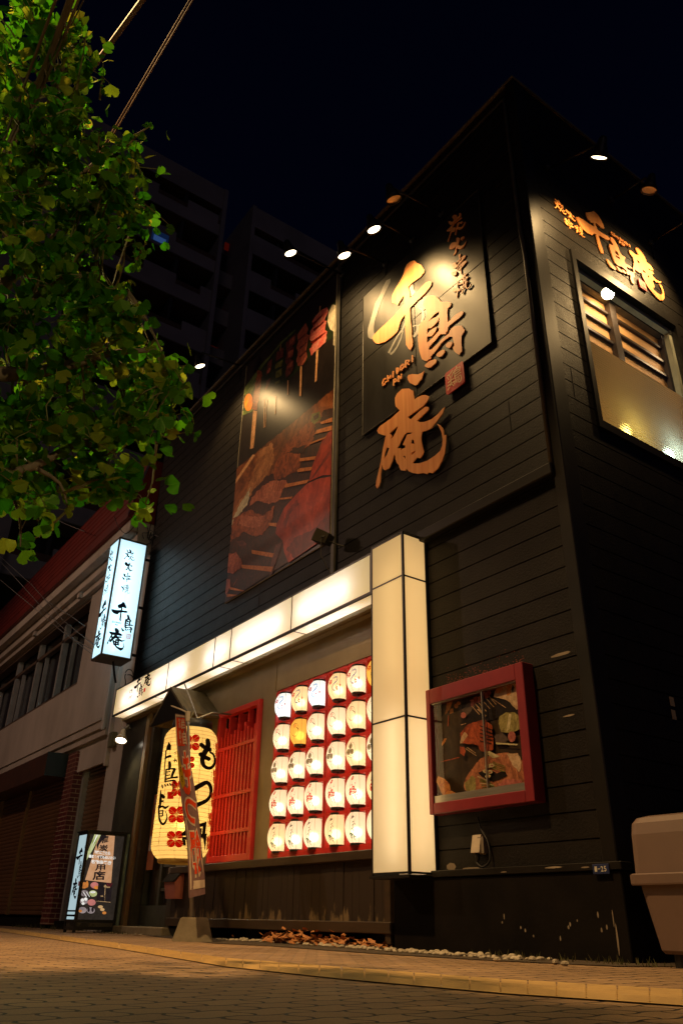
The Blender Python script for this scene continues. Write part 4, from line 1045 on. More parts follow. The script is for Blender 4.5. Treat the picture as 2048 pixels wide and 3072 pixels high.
def design(kind, cool=False):
    g = G(); LV = [0]
    def pl(lps, m):
        LV[0] += 1
        curved(g, lps, (lambda u, v, d, e=0.0003*(LV[0] % 5): on_lantern(u, v, d+e)), 0.16, m)
    if kind == 0:      # stream and blossoms: red, blue
        pl([blossom(-0.72,0.62,0.17), blossom(-0.72,0.62,0.055)[::-1]], 0); pl([blossom(-0.02,0.36,0.16), blossom(-0.02,0.36,0.05)[::-1]], 0); pl([blossom(0.36,0.46,0.11), blossom(0.36,0.46,0.04)[::-1]], 0)
        pl(ringp(0.0,0.52,0.055,0.02,8), 0)
        pl([stroke([(-0.50,0.44),(-0.32,0.53),(-0.14,0.60),(0.02,0.66)], [0.02,0.045,0.05,0.02])], 1)
        for k in range(4):
            o = 0.028*k
            pl([stroke(smooth([(0.02-o,0.66),(0.09-o,0.74-o*0.4),(-0.02-o,0.82-o*0.55),(-0.25-o*0.6,0.83-o*0.8),(-0.45,0.79-o*0.8)], 3), 0.012)], 1)
            pl([stroke(smooth([(-0.50+o*0.4,0.44),(-0.54+o,0.36),(-0.42+o,0.28+o*0.3),(-0.20,0.27+o*0.5)], 3), 0.012)], 1)
        return g, [I_RED, I_CYAN if cool else I_BLUE]
    if kind == 1:      # ring with a plum spray: black, red
        pl(ringp(-0.42,0.52,0.42,0.022,28), 0)
        pl([stroke([(-0.30,0.63),(-0.12,0.57),(0.0,0.52)], [0.02,0.03,0.035])], 0)
        for i in range(5):
            a = 0.3+i*2*math.pi/5; pl([blossom(-0.44+0.095*math.cos(a), 0.68+0.06*math.sin(a), 0.04, 3, 0.8)], 1)
        pl([blossom(-0.44,0.68,0.025,3,0.8)], 1)
        return g, [I_BLACK, I_RED]
    if kind == 2:      # three leaf crest in a cloud ring: black, tan
        pl(ringp(-0.52,0.52,0.42,0.016,30,0.03), 0)
        for a in (90, 212, 328):
            ca, sa = math.cos(math.radians(a)), math.sin(math.radians(a))
            cu, cv = -0.56+0.20*ca, 0.52+0.13*sa
            pl(ringp(cu, cv, 0.155, 0.034, 14), 0); pl([[(cu+0.115*math.cos(t*2*math.pi/12), cv+0.0713*math.sin(t*2*math.pi/12)) for t in range(12)]], 1)
            for k in (-0.05, 0.0, 0.05): pl([stroke([(cu+k-0.06*ca,cv-0.035*sa+k*0.4),(cu+k+0.06*ca,cv+0.035*sa+k*0.4)], 0.012)], 0)
        pl([blossom(-0.56,0.52,0.05,4,0.9)], 0)
        return g, [I_BLACK, I_GREY]
    if kind == 3:      # red plum branch: red, black
        pl([stroke([(0.05,0.14),(-0.08,0.24),(-0.20,0.36)], [0.05,0.06,0.05])], 1); pl([stroke([(-0.18,0.34),(-0.40,0.55),(-0.45,0.80)], [0.03,0.018,0.012])], 1); pl([stroke([(-0.25,0.45),(-0.12,0.62),(-0.05,0.80)], [0.02,0.014,0.01])], 1); pl([stroke([(-0.45,0.28),(-0.36,0.20),(-0.25,0.15)], 0.02)], 1)
        for cu, cv, r in ((-0.52,0.44,0.14),(-0.28,0.52,0.13),(-0.08,0.42,0.14),(-0.58,0.34,0.10),(-0.32,0.36,0.09),(-0.48,0.86,0.13)):
            pl([blossom(cu, cv, r, 5, 0.75), blossom(cu, cv, r*0.30, 5, 0.8)[::-1]], 0)
        for cu, cv in ((-0.55,0.62),(-0.38,0.62),(-0.10,0.68),(0.1,0.3),(-0.30,0.26)): pl([blossom(cu, cv, 0.04, 4, 0.8)], 0)
        return g, [I_RED, I_BLACK]
    # bamboo with a bird: green, black
    pl([stroke(smooth([(-0.02,0.90),(-0.15,0.72),(-0.26,0.48),(-0.30,0.25)], 4), [0.012]*4+[0.022]*4+[0.035]*5)], 1)
    pl([stroke([(-0.28,0.27),(-0.18,0.14),(-0.04,0.05)], [0.03,0.02,0.012])], 1)
    pl([[(-0.50,0.86),(-0.44,0.84),(-0.36,0.90),(-0.38,0.83),(-0.20,0.84),(-0.36,0.78),(-0.52,0.74),(-0.46,0.80)]], 1)
    for cu, cv, a, L in ((-0.2,0.68,205,0.2),(-0.24,0.6,230,0.22),(-0.18,0.62,320,0.18),(-0.3,0.47,215,0.22),(-0.26,0.44,300,0.2),(-0.3,0.27,200,0.28),(-0.32,0.25,230,0.3),(-0.28,0.25,330,0.28),(-0.29,0.22,300,0.26),(-0.32,0.27,170,0.3),(-0.5,0.24,250,0.2),(-0.12,0.18,20,0.18),(-0.5,0.2,300,0.2),(-0.45,0.28,190,0.2),(-0.2,0.18,260,0.2)):
        ca, sa = math.cos(math.radians(a)), math.sin(math.radians(a))*0.62
        px_, py_ = -sa*0.18, ca*0.10
        pl([[(cu,cv),(cu+ca*L*0.4+px_*L,cv+sa*L*0.4+py_*L),(cu+ca*L,cv+sa*L),(cu+ca*L*0.4-px_*L,cv+sa*L*0.4-py_*L)]], 0)
    return g, [I_GREEN, I_BLACK]
LZ = [1.943, 1.650, 1.362, 1.075, 0.800]
LXS = [-6.290, -6.003, -5.728, -5.418, -5.145, -4.872]
ROWN = ['top row', 'second row', 'third row', 'fourth row', 'bottom row']
COLN = ['first', 'second', 'third', 'fourth', 'fifth', 'sixth']
DESN = ['with blue stream and red blossoms', 'with a ringed red plum sprig', 'with a black three leaf crest', 'with red plum branches', 'with green bamboo and a bird']
CNT = 0
def make_lantern(paper, row, cool, label, loc, lightc, power):
    T = thing('paper_lantern', label, 'lantern', loc, 'paper lanterns on the red rack')
    b = Vector(loc)
    gs = G(); n = 24; rings = []
    for i in range(15):
        v = i/14
        rings.append([b+Vector((prof(v)*math.cos(j*2*math.pi/n), prof(v)*math.sin(j*2*math.pi/n), HL*(2*v-1))) for j in range(n)])
    loft(gs, rings, False, False)
    part(gs, 'paper_shade', paper, T, smooth_=True)
    gs = G()
    for j in range(8):
        ph = j*2*math.pi/8+0.2
        tube(gs, [b+Vector(((prof(i/10)+0.0006)*math.cos(ph), (prof(i/10)+0.0006)*math.sin(ph), HL*(2*i/10-1))) for i in range(11)], 0.0011, 4, cap=False)
    part(gs, 'frame_wire', M_WIRE, T)
    for s, nm in ((1, 'top_ring'), (-1, 'bottom_ring')):
        gs = G(); r = prof(1)
        lathe(gs, b+Vector((0,0,s*HL)), [(r-0.006,-0.004),(r+0.003,-0.004),(r+0.003,0.012*1),(r-0.006,0.012)] if s > 0 else [(r-0.006,-0.014),(r+0.002,-0.014),(r+0.003,0.004),(r-0.006,0.004)], 20, capb=False, capt=False)
        if s < 0: lathe(gs, b+Vector((0,0,-HL-0.012)), [(0.0005,-0.010),(0.008,-0.006),(0.010,0.0),(r-0.008,0.002)], 12, capb=False, capt=False)
        part(gs, nm, M_RING, T)
    gs = G(); r = prof(1)
    tube(gs, [b+Vector((-r*0.8,0,HL+0.010)), b+Vector((-r*0.35,0,HL+0.036)), b+Vector((0,0,HL+0.050)), b+Vector((r*0.35,0,HL+0.036)), b+Vector((r*0.8,0,HL+0.010))], 0.0013, 5)
    part(gs, 'hanger', M_STEEL, T)
    gs, ms = design(row, cool); gs.v = [p+b for p in gs.v]
    part(gs, 'painted_pattern', ms, T)
    lamp('bulb_light', 'POINT', b+Vector((0.012,-0.018,-0.030)), power, lightc, T, size=0.045)
    return T
LP = 0.60
PROTO = {}
rnd = random.Random(11)
for r in range(5):
    for c_ in range(6):
        loc = Vector((LXS[c_], 3.842, LZ[r]+rnd.uniform(-0.004, 0.004)))
        kind = 'white'
        if r == 0 and c_ in (0, 2): kind = 'cool'
        elif (r == 1 and c_ == 1) or (r == 0 and c_ == 5): kind = 'yellow'
        elif (r == 0 and c_ == 3) or (r == 0 and c_ == 1) or rnd.random() < 0.25: kind = 'cream'
        nm = {'white':'white', 'cool':'bluish white', 'yellow':'yellow', 'cream':'cream'}[kind]
        label = '%s paper lantern %s, %s from left, %s' % (nm, DESN[r], COLN[c_], ROWN[r])
        key = (r, kind)
        if key in PROTO:
            o = clone(PROTO[key], loc, label)
        else:
            pp = {'white':PAPER, 'cool':PAPERC, 'yellow':PAPERY, 'cream':PAPERW}[kind]
            lc = {'white':(1.0,0.84,0.58), 'cool':(0.88,0.95,1.0), 'yellow':(1.0,0.74,0.34), 'cream':(1.0,0.80,0.50)}[kind]
            o = PROTO[key] = make_lantern(pp, r, kind == 'cool', label, loc, lc, LP*(0.55 if kind == 'yellow' else 1.0))
        o.rotation_euler[2] = rnd.uniform(-0.07, 0.07)
# ------------------------------------------------------------------ big lantern at the door
BA = Vector((-7.335, 3.405, 0)); BR = 0.258; BZ0, BZ1 = 0.645, 1.835
def bprof(z):
    s = (z-BZ0)/(BZ1-BZ0)
    e = min(s, 1-s)
    k = 1.0 if e > 0.10 else 1-0.26*((0.10-e)/0.10)**2.2
    return BR*k*(1.0+0.03*(1-s))
def onL(x, y, off=0.0):
    d = ray(x, y); R = BR+off
    ox, oy = CAM.x-BA.x, CAM.y-BA.y
    a = d.x*d.x+d.y*d.y; b = 2*(ox*d.x+oy*d.y); c_ = ox*ox+oy*oy-R*R
    D = b*b-4*a*c_
    t = (-b-math.sqrt(D))/(2*a) if D > 0 else -b/(2*a)
    p = CAM+d*t
    v = Vector((p.x-BA.x, p.y-BA.y)).normalized()*(bprof(p.z)+off)
    return Vector((BA.x+v.x, BA.y+v.y, p.z))
T = thing('giant_lantern', 'giant yellow paper lantern with black brush characters hanging by the doorway', 'lantern', (BA.x, BA.y, BZ0))
g = G(); n = 48; rings = []; NR = 96
for i in range(NR+1):
    z = BZ0+(BZ1-BZ0)*i/NR; r = bprof(z)+(0.0022 if i % 2 else 0.0)
    rings.append([(BA.x+r*math.cos(k*2*math.pi/n), BA.y+r*math.sin(k*2*math.pi/n), z) for k in range(n)])
loft(g, rings, False, False)
GP = lit_panel('giant_lantern_paper', (1.0,0.70,0.23), 0.40, fwd=0.12, frough=0.7)
part(g, 'paper_shade', GP, T, smooth_=False)
g = G()
for i in range(2, 95, 3):
    z = BZ0+(BZ1-BZ0)*i/NR; r = bprof(z)+0.0024
    pts = [(BA.x+r*math.cos(k*2*math.pi/40), BA.y+r*math.sin(k*2*math.pi/40), z) for k in range(41)]
    tube(g, pts, 0.0013, 4, cap=False)
for k in range(10):
    a = k*2*math.pi/10
    tube(g, [(BA.x+(bprof(BZ0+(BZ1-BZ0)*i/20)+0.0005)*math.cos(a), BA.y+(bprof(BZ0+(BZ1-BZ0)*i/20)+0.0005)*math.sin(a), BZ0+(BZ1-BZ0)*i/20) for i in range(21)], 0.0022, 4, cap=False)
part(g, 'bamboo_rib', ink('giant_lantern_rib', (0.45,0.27,0.06), 0.6), T)
g = G(); r = bprof(BZ1)
lathe(g, (BA.x,BA.y,BZ1), [(r+0.004,-0.02),(r+0.008,0.0),(r+0.004,0.075),(r-0.02,0.078),(r-0.02,-0.01)], 40, capb=False, capt=False)
part(g, 'top_ring', M_BLACKPL, T, smooth_=True)
g = G(); r = bprof(BZ0); lathe(g, (BA.x,BA.y,BZ0), [(r-0.012,-0.035),(r-0.004,-0.03),(r-0.002,0.0),(r-0.03,0.0)], 40, capb=False, capt=False)
part(g, 'bottom_ring', mat('yellow_ring', (0.5,0.33,0.08), None, 0.5), T, smooth_=True)
g = G(); tube(g, [(BA.x-0.12,BA.y,BZ1+0.07),(BA.x,BA.y,BZ1+0.2),(BA.x+0.12,BA.y,BZ1+0.07)], 0.008, 6); tube(g, [(BA.x,BA.y,BZ1+0.2),(BA.x-0.3,BA.y,2.36)], 0.008, 6); tube(g, [(BA.x+0.1,BA.y-0.05,BZ1+0.07),(BA.x+0.12,BA.y+0.15,BZ1+0.17),(BA.x+0.05,3.8,BZ1+0.2)], 0.01, 6)
part(g, 'hanger', M_STEEL, T)
zK = (440, 2180, 6.533); zJ = (440, 2100, 4.704)
NL = [0]
def lmap(z, off):
    NL[0] += 1; e = 0.0004*(NL[0] % 7)
    return lambda x, y, d: onL(*zm(x, y, *z), 0.004+off+e)
g = G()
def bs(z, pts, w, m=0, off=0.0, sm=3):
    if len(pts) > 2: 
        p2 = smooth(pts, sm)
        if isinstance(w, list):
            w2 = []
            for i in range(len(w)-1): w2 += [w[i]+(w[i+1]-w[i])*j/sm for j in range(sm)]
            w2.append(w[-1]); w = w2
        pts = p2
    curved(g, [stroke(pts, w)], lmap(z, off), 4.0*z[2], m)
bs(zK, [(1190,250),(1205,330),(1190,420),(1110,560),(1090,680),(1135,780),(1230,815),(1310,760),(1335,650),(1310,550),(1240,500)], [80,100,105,105,90,72,66,54,44,40,44])
bs(zK, [(1055,340),(1130,400),(1255,460)], [80,85,80]); bs(zK, [(1040,530),(1120,590),(1235,640)], [85,90,80])
bs(zK, [(900,1240),(1050,1150),(1180,1095),(1250,1190),(1245,1330),(1165,1450),(960,1545)], [100,92,80,72,56,70,92])
q = {'00':(543,2547),'10':(612,2563),'01':(544,2484),'11':(624,2458)}
vs, fs, (x0,x1,y0,y1) = text('\u934b', 0.03)
PX = []
for a, b in vs:
    u = (a-x0)/(x1-x0); v = (b-y0)/(y1-y0)
    px_ = (q['00'][0]*(1-u)+q['10'][0]*u)*(1-v)+(q['01'][0]*(1-u)+q['11'][0]*u)*v
    py_ = (q['00'][1]*(1-u)+q['10'][1]*u)*(1-v)+(q['01'][1]*(1-u)+q['11'][1]*u)*v
    PX.append((px_, py_))
for f_ in fs:
    for k in range(1, len(f_)-1):
        for t in split(tuple(PX[i] for i in (f_[0], f_[k], f_[k+1])), 4.0): g.add([onL(a, b, 0.005) for a, b in t], [(0,1,2)])
curved(g, [[(440,295),(485,370),(482,460),(430,460),(385,475),(392,400)]], lmap(zK, 0.0), 25)
bs(zK, [(385,470),(372,650),(358,800),(352,940)], [30,24,20,14]); bs(zK, [(362,640),(400,600),(478,575)], [20,40,56])
for pts, w in (([(455,690),(460,780),(440,850)],[50,60,40]),([(392,830),(378,950),(368,1090)],[28,30,30]),([(400,840),(480,825),(560,830)],[28,30,40]),([(560,830),(525,900),(492,1000)],[52,52,44]),
               ([(400,890),(470,880)],22),([(395,960),(470,945)],22),([(370,1035),(490,1005),(610,990)],[30,30,42]),([(366,1080),(460,1062),(555,1060),(545,1130),(520,1230)],[28,28,40,56,26]),
               ([(310,1140),(322,1205)],28),([(362,1130),(382,1168)],26),([(410,1122),(430,1155)],28),([(460,1115),(482,1148)],30)): bs(zK, pts, w)
for pts, w in (([(207,1270),(203,1400),(195,1500)],[10,40,30]),([(215,1340),(255,1378)],46),([(190,1440),(240,1425)],26),([(178,1490),(182,1600),(195,1700),(240,1755),(288,1690),(290,1620),(270,1570)],[20,26,30,34,24,14,8]),
               ([(185,1520),(230,1503),(270,1525),(318,1490)],[28,30,38,8]),([(185,1570),(240,1560)],16),([(238,1560),(232,1640)],16),([(185,1640),(236,1636)],16),([(185,1605),(240,1600)],14)): bs(zJ, pts, w)
for pts, w in (([(395,740),(425,730)],10),([(400,765),(422,758)],10),([(385,855),(425,850)],12),([(400,825),(396,880)],12),([(415,830),(430,878)],10)): bs(zJ, pts, w)
part(g, 'brush_character', ink('lantern_black_ink', (0.012,0.009,0.006), 0.25), T)
g = G()
def crest(cx, cy, r, sx=1.0, z=zJ):
    for dx, dy in ((-0.48,-0.5),(0.48,-0.55),(-0.5,0.5),(0.46,0.52)):
        k = 14; c_ = (cx+dx*r*sx, cy+dy*r)
        curved(g, [[(c_[0]+0.50*r*sx*math.cos(i*2*math.pi/k), c_[1]+0.50*r*math.sin(i*2*math.pi/k)) for i in range(k)]], lmap(z, 0.0), 16, 0)
    for (ax_, ay_, bx_, by_) in ((-0.9,-0.8,0.0,0.0),(0.0,-0.2,0.9,-0.9),(-0.9,0.9,-0.1,0.1),(0.1,0.1,0.9,0.8),(-0.95,-0.35,-0.2,-0.2),(0.2,-0.3,0.95,-0.35),(-0.9,0.5,-0.2,0.25),(0.25,0.3,0.95,0.4)):
        curved(g, [stroke([(cx+ax_*r*sx, cy+ay_*r),(cx+bx_*r*sx, cy+by_*r)], 0.07*r)], lmap(z, 0.003), 18, 1)
    curved(g, [stroke([(cx-0.4*r*sx,cy-0.05*r),(cx+0.35*r*sx,cy-0.25*r)], 0.13*r)], lmap(z, 0.003), 18, 1); curved(g, [stroke([(cx+0.1*r*sx,cy-0.6*r),(cx-0.02*r*sx,cy+0.5*r)], 0.12*r)], lmap(z, 0.0033), 18, 1)
crest(640,600,110); crest(600,880,80); crest(440,1250,110,0.8); crest(425,1620,115); crest(405,1965,115)
for cx, cy in ((990,700),(955,1080),(925,1400),(888,1690),(860,2020)): crest(cx, cy, 100, 0.22)
curved(g, [[(415,1275),(537,1278),(530,1420),(413,1418)]], lmap(zK, 0.0), 25, 2)
part(g, 'crest_pattern', [ink('crest_red', (0.62,0.012,0.006), 0.5), ink('crest_gap', (0.95,0.70,0.28), 0.6), ink('lantern_seal', (0.55,0.012,0.008), 0.4)], T)
for z in (0.95, 1.5): lamp('bulb_light', 'POINT', (BA.x, BA.y, z), 3.4, (1.0,0.76,0.36), T, size=0.05)

# ------------------------------------------------------------------ cool white blade sign
SX, SX0, SY0, SY1, SZ0, SZ1 = -10.126, -10.50, 3.27, 3.70, 3.262, 5.0
T = thing('blade_sign', 'tall cool white backlit box sign with black brush characters at the building end', 'sign', (SX, SY0, SZ0))
g = G(); e = 0.022
g.add([(SX-0.004,SY0+e,SZ0+e),(SX-0.004,SY1-e,SZ0+e),(SX-0.004,SY1-e,SZ1-e),(SX-0.004,SY0+e,SZ1-e)], [(0,1,2,3)]); part(g, 'wide_panel', P_BLUE, T)
g = G(); g.add([(SX0+e*0.6,SY0+0.004,SZ0+e),(SX-e,SY0+0.004,SZ0+e),(SX-e,SY0+0.004,SZ1-e),(SX0+e*0.6,SY0+0.004,SZ1-e)], [(0,1,2,3)]); part(g, 'narrow_panel', P_BLUE, T)
g = G(); g.add([(SX0+0.004,SY0+e,SZ0+e),(SX0+0.004,SY1-e,SZ0+e),(SX0+0.004,SY1-e,SZ1-e),(SX0+0.004,SY0+e,SZ1-e)], [(0,3,2,1)]); part(g, 'wide_panel', P_BLUE, T)
g = G()
for x in (SX0, SX-e):
    for y in (SY0, SY1-e): box(g, x, x+e, y, y+e, SZ0, SZ1)
for z in (SZ0, SZ1-e): box(g, SX0+e, SX-e, SY0, SY0+e, z, z+e); box(g, SX0+e, SX-e, SY1-e, SY1, z, z+e); box(g, SX-e, SX, SY0+e, SY1-e, z, z+e); box(g, SX0, SX0+e, SY0+e, SY1-e, z, z+e)
box(g, SX0+0.003, SX-0.003, SY0+0.003, SY1-0.003, SZ0-0.006, SZ0-0.001); box(g, SX0, SX, SY0, SY1, SZ1+0.001, SZ1+0.006); box(g, SX0+e, SX-e, SY1-0.012, SY1-0.006, SZ0+e, SZ1-e)
part(g, 'box_frame', M_BEAM, T)
for xx in (SX0+0.12, SX-0.12):
    g = G(); tube(g, [(xx,SY0+0.2,SZ0+0.1),(xx,SY0+0.2,SZ1-0.1)], 0.013, 8); part(g, 'lamp_tube', M_TUBEC, T, smooth_=True)
g = G()
for z in (3.4, 4.1, 4.85): tube(g, [(SX-0.2,SY1-0.01,z),(SX-0.2,3.86,z)], 0.02, 6)
tube(g, [(SX-0.2,SY0+0.25,SZ0-0.004),(SX-0.22,SY0+0.3,3.1),(SX-0.25,3.62,2.99)], 0.016, 6)
part(g, 'bracket', M_BLACK, T)
zN = (250, 1550, 4.704)
g = G(); gr = G()
def boxX(b, X):
    (l, t), (r, bt) = b; my = (t+bt)/2; mx = (l+r)/2
    return atX(*zm(l, my, *zN), X).y, atX(*zm(r, my, *zN), X).y, atX(*zm(mx, bt, *zN), X).z, atX(*zm(mx, t, *zN), X).z
for nm, b in (('sumi',((585,460),(740,620))),('hi',((580,640),(705,765))),('kushi',((550,785),(675,920))),('yaki',((535,945),(665,1075))),('sen',((395,1190),(630,1475))),('tori',((548,1380),(708,1640))),('roman',((405,1475),(535,1540))),('an',((345,1570),(595,1880)))):
    y0, y1, z0, z1 = boxX(b, SX); put_glyph(g, nm, (lambda u, v, d: Vector((SX-0.002+d, y0+(y1-y0)*u, z0+(z1-z0)*v))))
y0, y1, z0, z1 = boxX(((610,1655),(672,1725)), SX)
for lp in ([[(0,0),(1,0),(1,1),(0,1)],[(0.12,0.12),(0.12,0.88),(0.88,0.88),(0.88,0.12)]],): plate(gr, lp, (lambda u, v, d: Vector((SX-0.002, y0+(y1-y0)*u, z0+(z1-z0)*v))))
put_glyph(gr, 'seal', (lambda u, v, d: Vector((SX-0.0015+d, y0+(y1-y0)*(0.15+0.7*u), z0+(z1-z0)*(0.15+0.7*v)))))
def boxY(b, Y):
    (l, t), (r, bt) = b; my = (t+bt)/2; mx = (l+r)/2
    return atY(*zm(l, my, *zN), Y).x, atY(*zm(r, my, *zN), Y).x, atY(*zm(mx, bt, *zN), Y).z, atY(*zm(mx, t, *zN), Y).z
for nm, b in (('sumi',((366,480),(428,640))),('hi',((350,670),(402,775))),('kushi',((322,800),(378,930))),('yaki',((302,955),(358,1080))),('sen',((222,1205),(314,1480))),('tori',((252,1380),(318,1570))),('an',((165,1610),(252,1865)))):
    x0, x1, z0, z1 = boxY(b, SY0); put_glyph(g, nm, (lambda u, v, d: Vector((x0+(x1-x0)*u, SY0+0.002-d, z0+(z1-z0)*v))))
part(g, 'shop_name', M_INK, T); part(gr, 'red_seal', M_INKRED, T)

# ------------------------------------------------------------------ standing sign on the pavement
QX, QX0, QY0, QY1, QZ0, QZ1 = -9.55, -9.88, 3.275, 3.745, 0.10, 1.03
T = thing('standing_sign', 'black framed standing light sign with food photos on the pavement by the doorway', 'sign', (-9.7, 3.5, 0))
g = G(); e = 0.03
for x in (QX0, QX-e):
    for y in (QY0, QY1-e): box(g, x, x+e, y, y+e, 0.0, QZ1)
for z in (0.03, QZ0, QZ1-e):
    box(g, QX0+e, QX-e, QY0, QY0+e, z, z+e); box(g, QX-e, QX, QY0+e, QY1-e, z, z+e); box(g, QX0+e, QX-e, QY1-e, QY1, z, z+e)
box(g, QX0-0.01, QX+0.02, QY0-0.012, QY1+0.03, QZ1+0.001, QZ1+0.014)
part(g, 'sign_frame', M_BLACKPL, T)
g = G(); box(g, QX0+e, QX-0.012, QY0+0.012, QY1-e, 0.032, QZ0-0.002); part(g, 'base_panel', mat('scratched_base', (0.10,0.085,0.06), (0.02,0.018,0.015), 0.6, nscale=9, thr=(0.45,0.55)), T)
g = G(); box(g, QX-0.03, QX+0.02, QY1+0.001, QY1+0.03, 0.05, QZ1); part(g, 'rear_pole', mat('pale_green_metal', (0.20,0.27,0.22), (0.12,0.17,0.15), 0.45), T)
g = G(); g.add([(QX0+e,QY0+0.008,QZ0+e),(QX-e,QY0+0.008,QZ0+e),(QX-e,QY0+0.008,QZ1-e),(QX0+e,QY0+0.008,QZ1-e)], [(0,1,2,3)]); part(g, 'narrow_panel', glow('standing_sign_acrylic', (0.62,0.84,0.90), 0.62), T)
g = G(); g.add([(QX-0.008,QY0+e,QZ0+e),(QX-0.008,QY1-e,QZ0+e),(QX-0.008,QY1-e,QZ1-e),(QX-0.008,QY0+e,QZ1-e)], [(0,1,2,3)])
zP = (200, 2480, 6.03)
def gl_print(name, c, s=1.0, c2=None):
    m, t, o = nt(name)
    em = N(t, 'ShaderNodeEmission'); em.inputs[1].default_value = s
    vec = coords(t); t.links.new(ramp(t, noise(t, vec, 16, 4), [(0.35, c), (0.65, c2 or [x*0.7 for x in c])]), em.inputs[0])
    t.links.new(em.outputs[0], o.inputs[0]); return m
KP = [gl_print('backlit_dark', (0.030,0.022,0.016)), gl_print('backlit_orange', (0.62,0.33,0.17), 0.9, (0.55,0.27,0.12)), gl_print('backlit_black', (0.018,0.012,0.012)), gl_print('backlit_green', (0.30,0.34,0.10), 0.9, (0.6,0.62,0.30)),
      gl_print('backlit_food_orange', (0.75,0.25,0.04), 0.9, (0.45,0.16,0.04)), gl_print('backlit_food_pink', (0.65,0.20,0.17), 0.9, (0.42,0.16,0.14)), gl_print('backlit_plate', (0.40,0.31,0.30), 0.8, (0.25,0.2,0.2)), gl_print('backlit_white', (0.95,0.92,0.85), 1.0), gl_print('backlit_tan', (0.70,0.42,0.18), 0.9), gl_print('backlit_red', (0.30,0.02,0.03), 0.8)]
cnt = [0]
def sp_(lp, m, L=None):
    cnt[0] += 1; e_ = 0.0005*cnt[0]
    plate(g, [lp], lambda x, y, d: atX(*zm(x, y, *zP), QX)+Vector((-0.006+min(e_, 0.014), 0, 0)), 0.0, m)
def spe(cx, cy, rx, ry, m): sp_([(cx+rx*math.cos(i*2*math.pi/14), cy+ry*math.sin(i*2*math.pi/14)) for i in range(14)], m)
sp_([(600,130),(880,155),(812,1020),(340,965)], 1)
sp_([(520,110),(640,125),(560,260),(470,430),(360,620),(352,600),(375,480),(450,300)], 3); sp_([(560,115),(590,118),(480,330),(430,440)], 7); sp_([(630,130),(720,135),(720,200),(640,260),(590,330),(570,420),(545,330),(600,200)], 2)
for cx, cy, m in ((320,1060,4),(510,1060,5),(330,1205,6),(480,1210,3),(318,1345,6),(455,1370,5),(290,1510,6),(440,1515,6)): spe(cx, cy, 75, 58, m)
spe(375,1040,22,62,4); spe(545,1100,50,32,4); spe(290,1330,30,30,7); spe(350,1310,30,30,7); spe(300,1390,28,25,7); spe(470,1360,40,35,5); spe(250,1525,30,26,4); spe(400,1500,24,45,2); spe(470,1500,24,45,2); spe(475,1185,50,18,7)
for k in range(5): sp_(stroke([(275+k*28,1180),(330+k*28,1270)], 10), 7 if k % 2 else 2)
sp_([(575,1000),(830,1020),(790,1390),(540,1350)], 2); sp_([(720,1020),(830,1025),(800,1090),(730,1080)], 9)
spe(695,1080,22,30,8); spe(740,1095,45,16,8); sp_(stroke([(695,1110),(690,1240),(685,1350)], 10), 8); spe(635,1255,28,14,8); sp_(stroke([(540,1345),(790,1370)], 12), 8)
spe(610,1450,45,28,8); spe(645,1500,40,28,8); spe(680,1560,38,26,4)
part(g, 'photo_panel', KP, T)
g = G()
def tq(ch, p, m=0, bold=0.0, dd=0.013):
    q4 = [atX(*zm(x, y, *zP), QX) for x, y in p]
    put_text(g, ch, quadmap(q4[0], q4[1], q4[2], q4[3], (1,0,0)), dd, m, bold)
for ch, (l, t, r, b) in zip('\u5099\u9577\u70ad\u4f7f\u7528\u5e97', ((660,165,750,220),(610,225,755,305),(575,325,740,450),(560,520,700,600),(505,680,690,800),(460,800,690,970))):
    tq(ch, ((l,b),(r,b),(l+15,t),(r+12,t)), 0, 0.03)
for s, (l, t, r, b, k) in (('\u91e7\u8def\u306b\u6765\u305f\u3089', (490,430,790,490,24)), ('\u4e00\u5ea6\u98df\u3079\u3066\u3082\u3089\u3044\u305f\u3044', (395,505,880,560,38)), ('\u540d\u7269\u4e32\u713c\u304d', (435,595,810,665,30))):
    n = len(s)
    for i, ch in enumerate(s):
        a, b_ = l+(r-l)*i/n, l+(r-l)*(i+0.9)/n; dy = k*i/n
        tq(ch, ((a,b+dy),(b_,b+dy+4),(a+6,t+dy),(b_+6,t+dy+4)), 1, 0.03, 0.0142)
part(g, 'sign_lettering', [KP[2], KP[7]], T)
g = G(); gr = G()
def qb(l, t, r, b):
    my, mx = (t+b)/2, (l+r)/2
    return atY(*zm(l, my, *zP), QY0).x, atY(*zm(r, my, *zP), QY0).x, atY(*zm(mx, b, *zP), QY0).z, atY(*zm(mx, t, *zP), QY0).z
for nm, b in (('sen',(172,385,285,690)),('tori',(205,620,272,940)),('an',(95,930,195,1310)),('sumi',(318,330,345,400)),('hi',(312,440,335,490)),('kushi',(298,545,320,610)),('yaki',(280,640,305,700))):
    x0, x1, z0, z1 = qb(*b); put_glyph(g, nm, (lambda u, v, d: Vector((x0+(x1-x0)*u, QY0+0.005-d, z0+(z1-z0)*v))))
for z0, z1 in ((0.205,0.222),(0.158,0.178)): box(g, QX0+e, QX-e, QY0+0.002, QY0+0.006, z0, z1)
x0, x1, z0, z1 = qb(205,985,235,1070); put_glyph(gr, 'sealplate', (lambda u, v, d: Vector((x0+(x1-x0)*u, QY0+0.005-d, z0+(z1-z0)*v))))
part(g, 'shop_name', M_INK, T); part(gr, 'red_seal', ink('pale_red_ink', (0.6,0.2,0.2), 0.3), T)

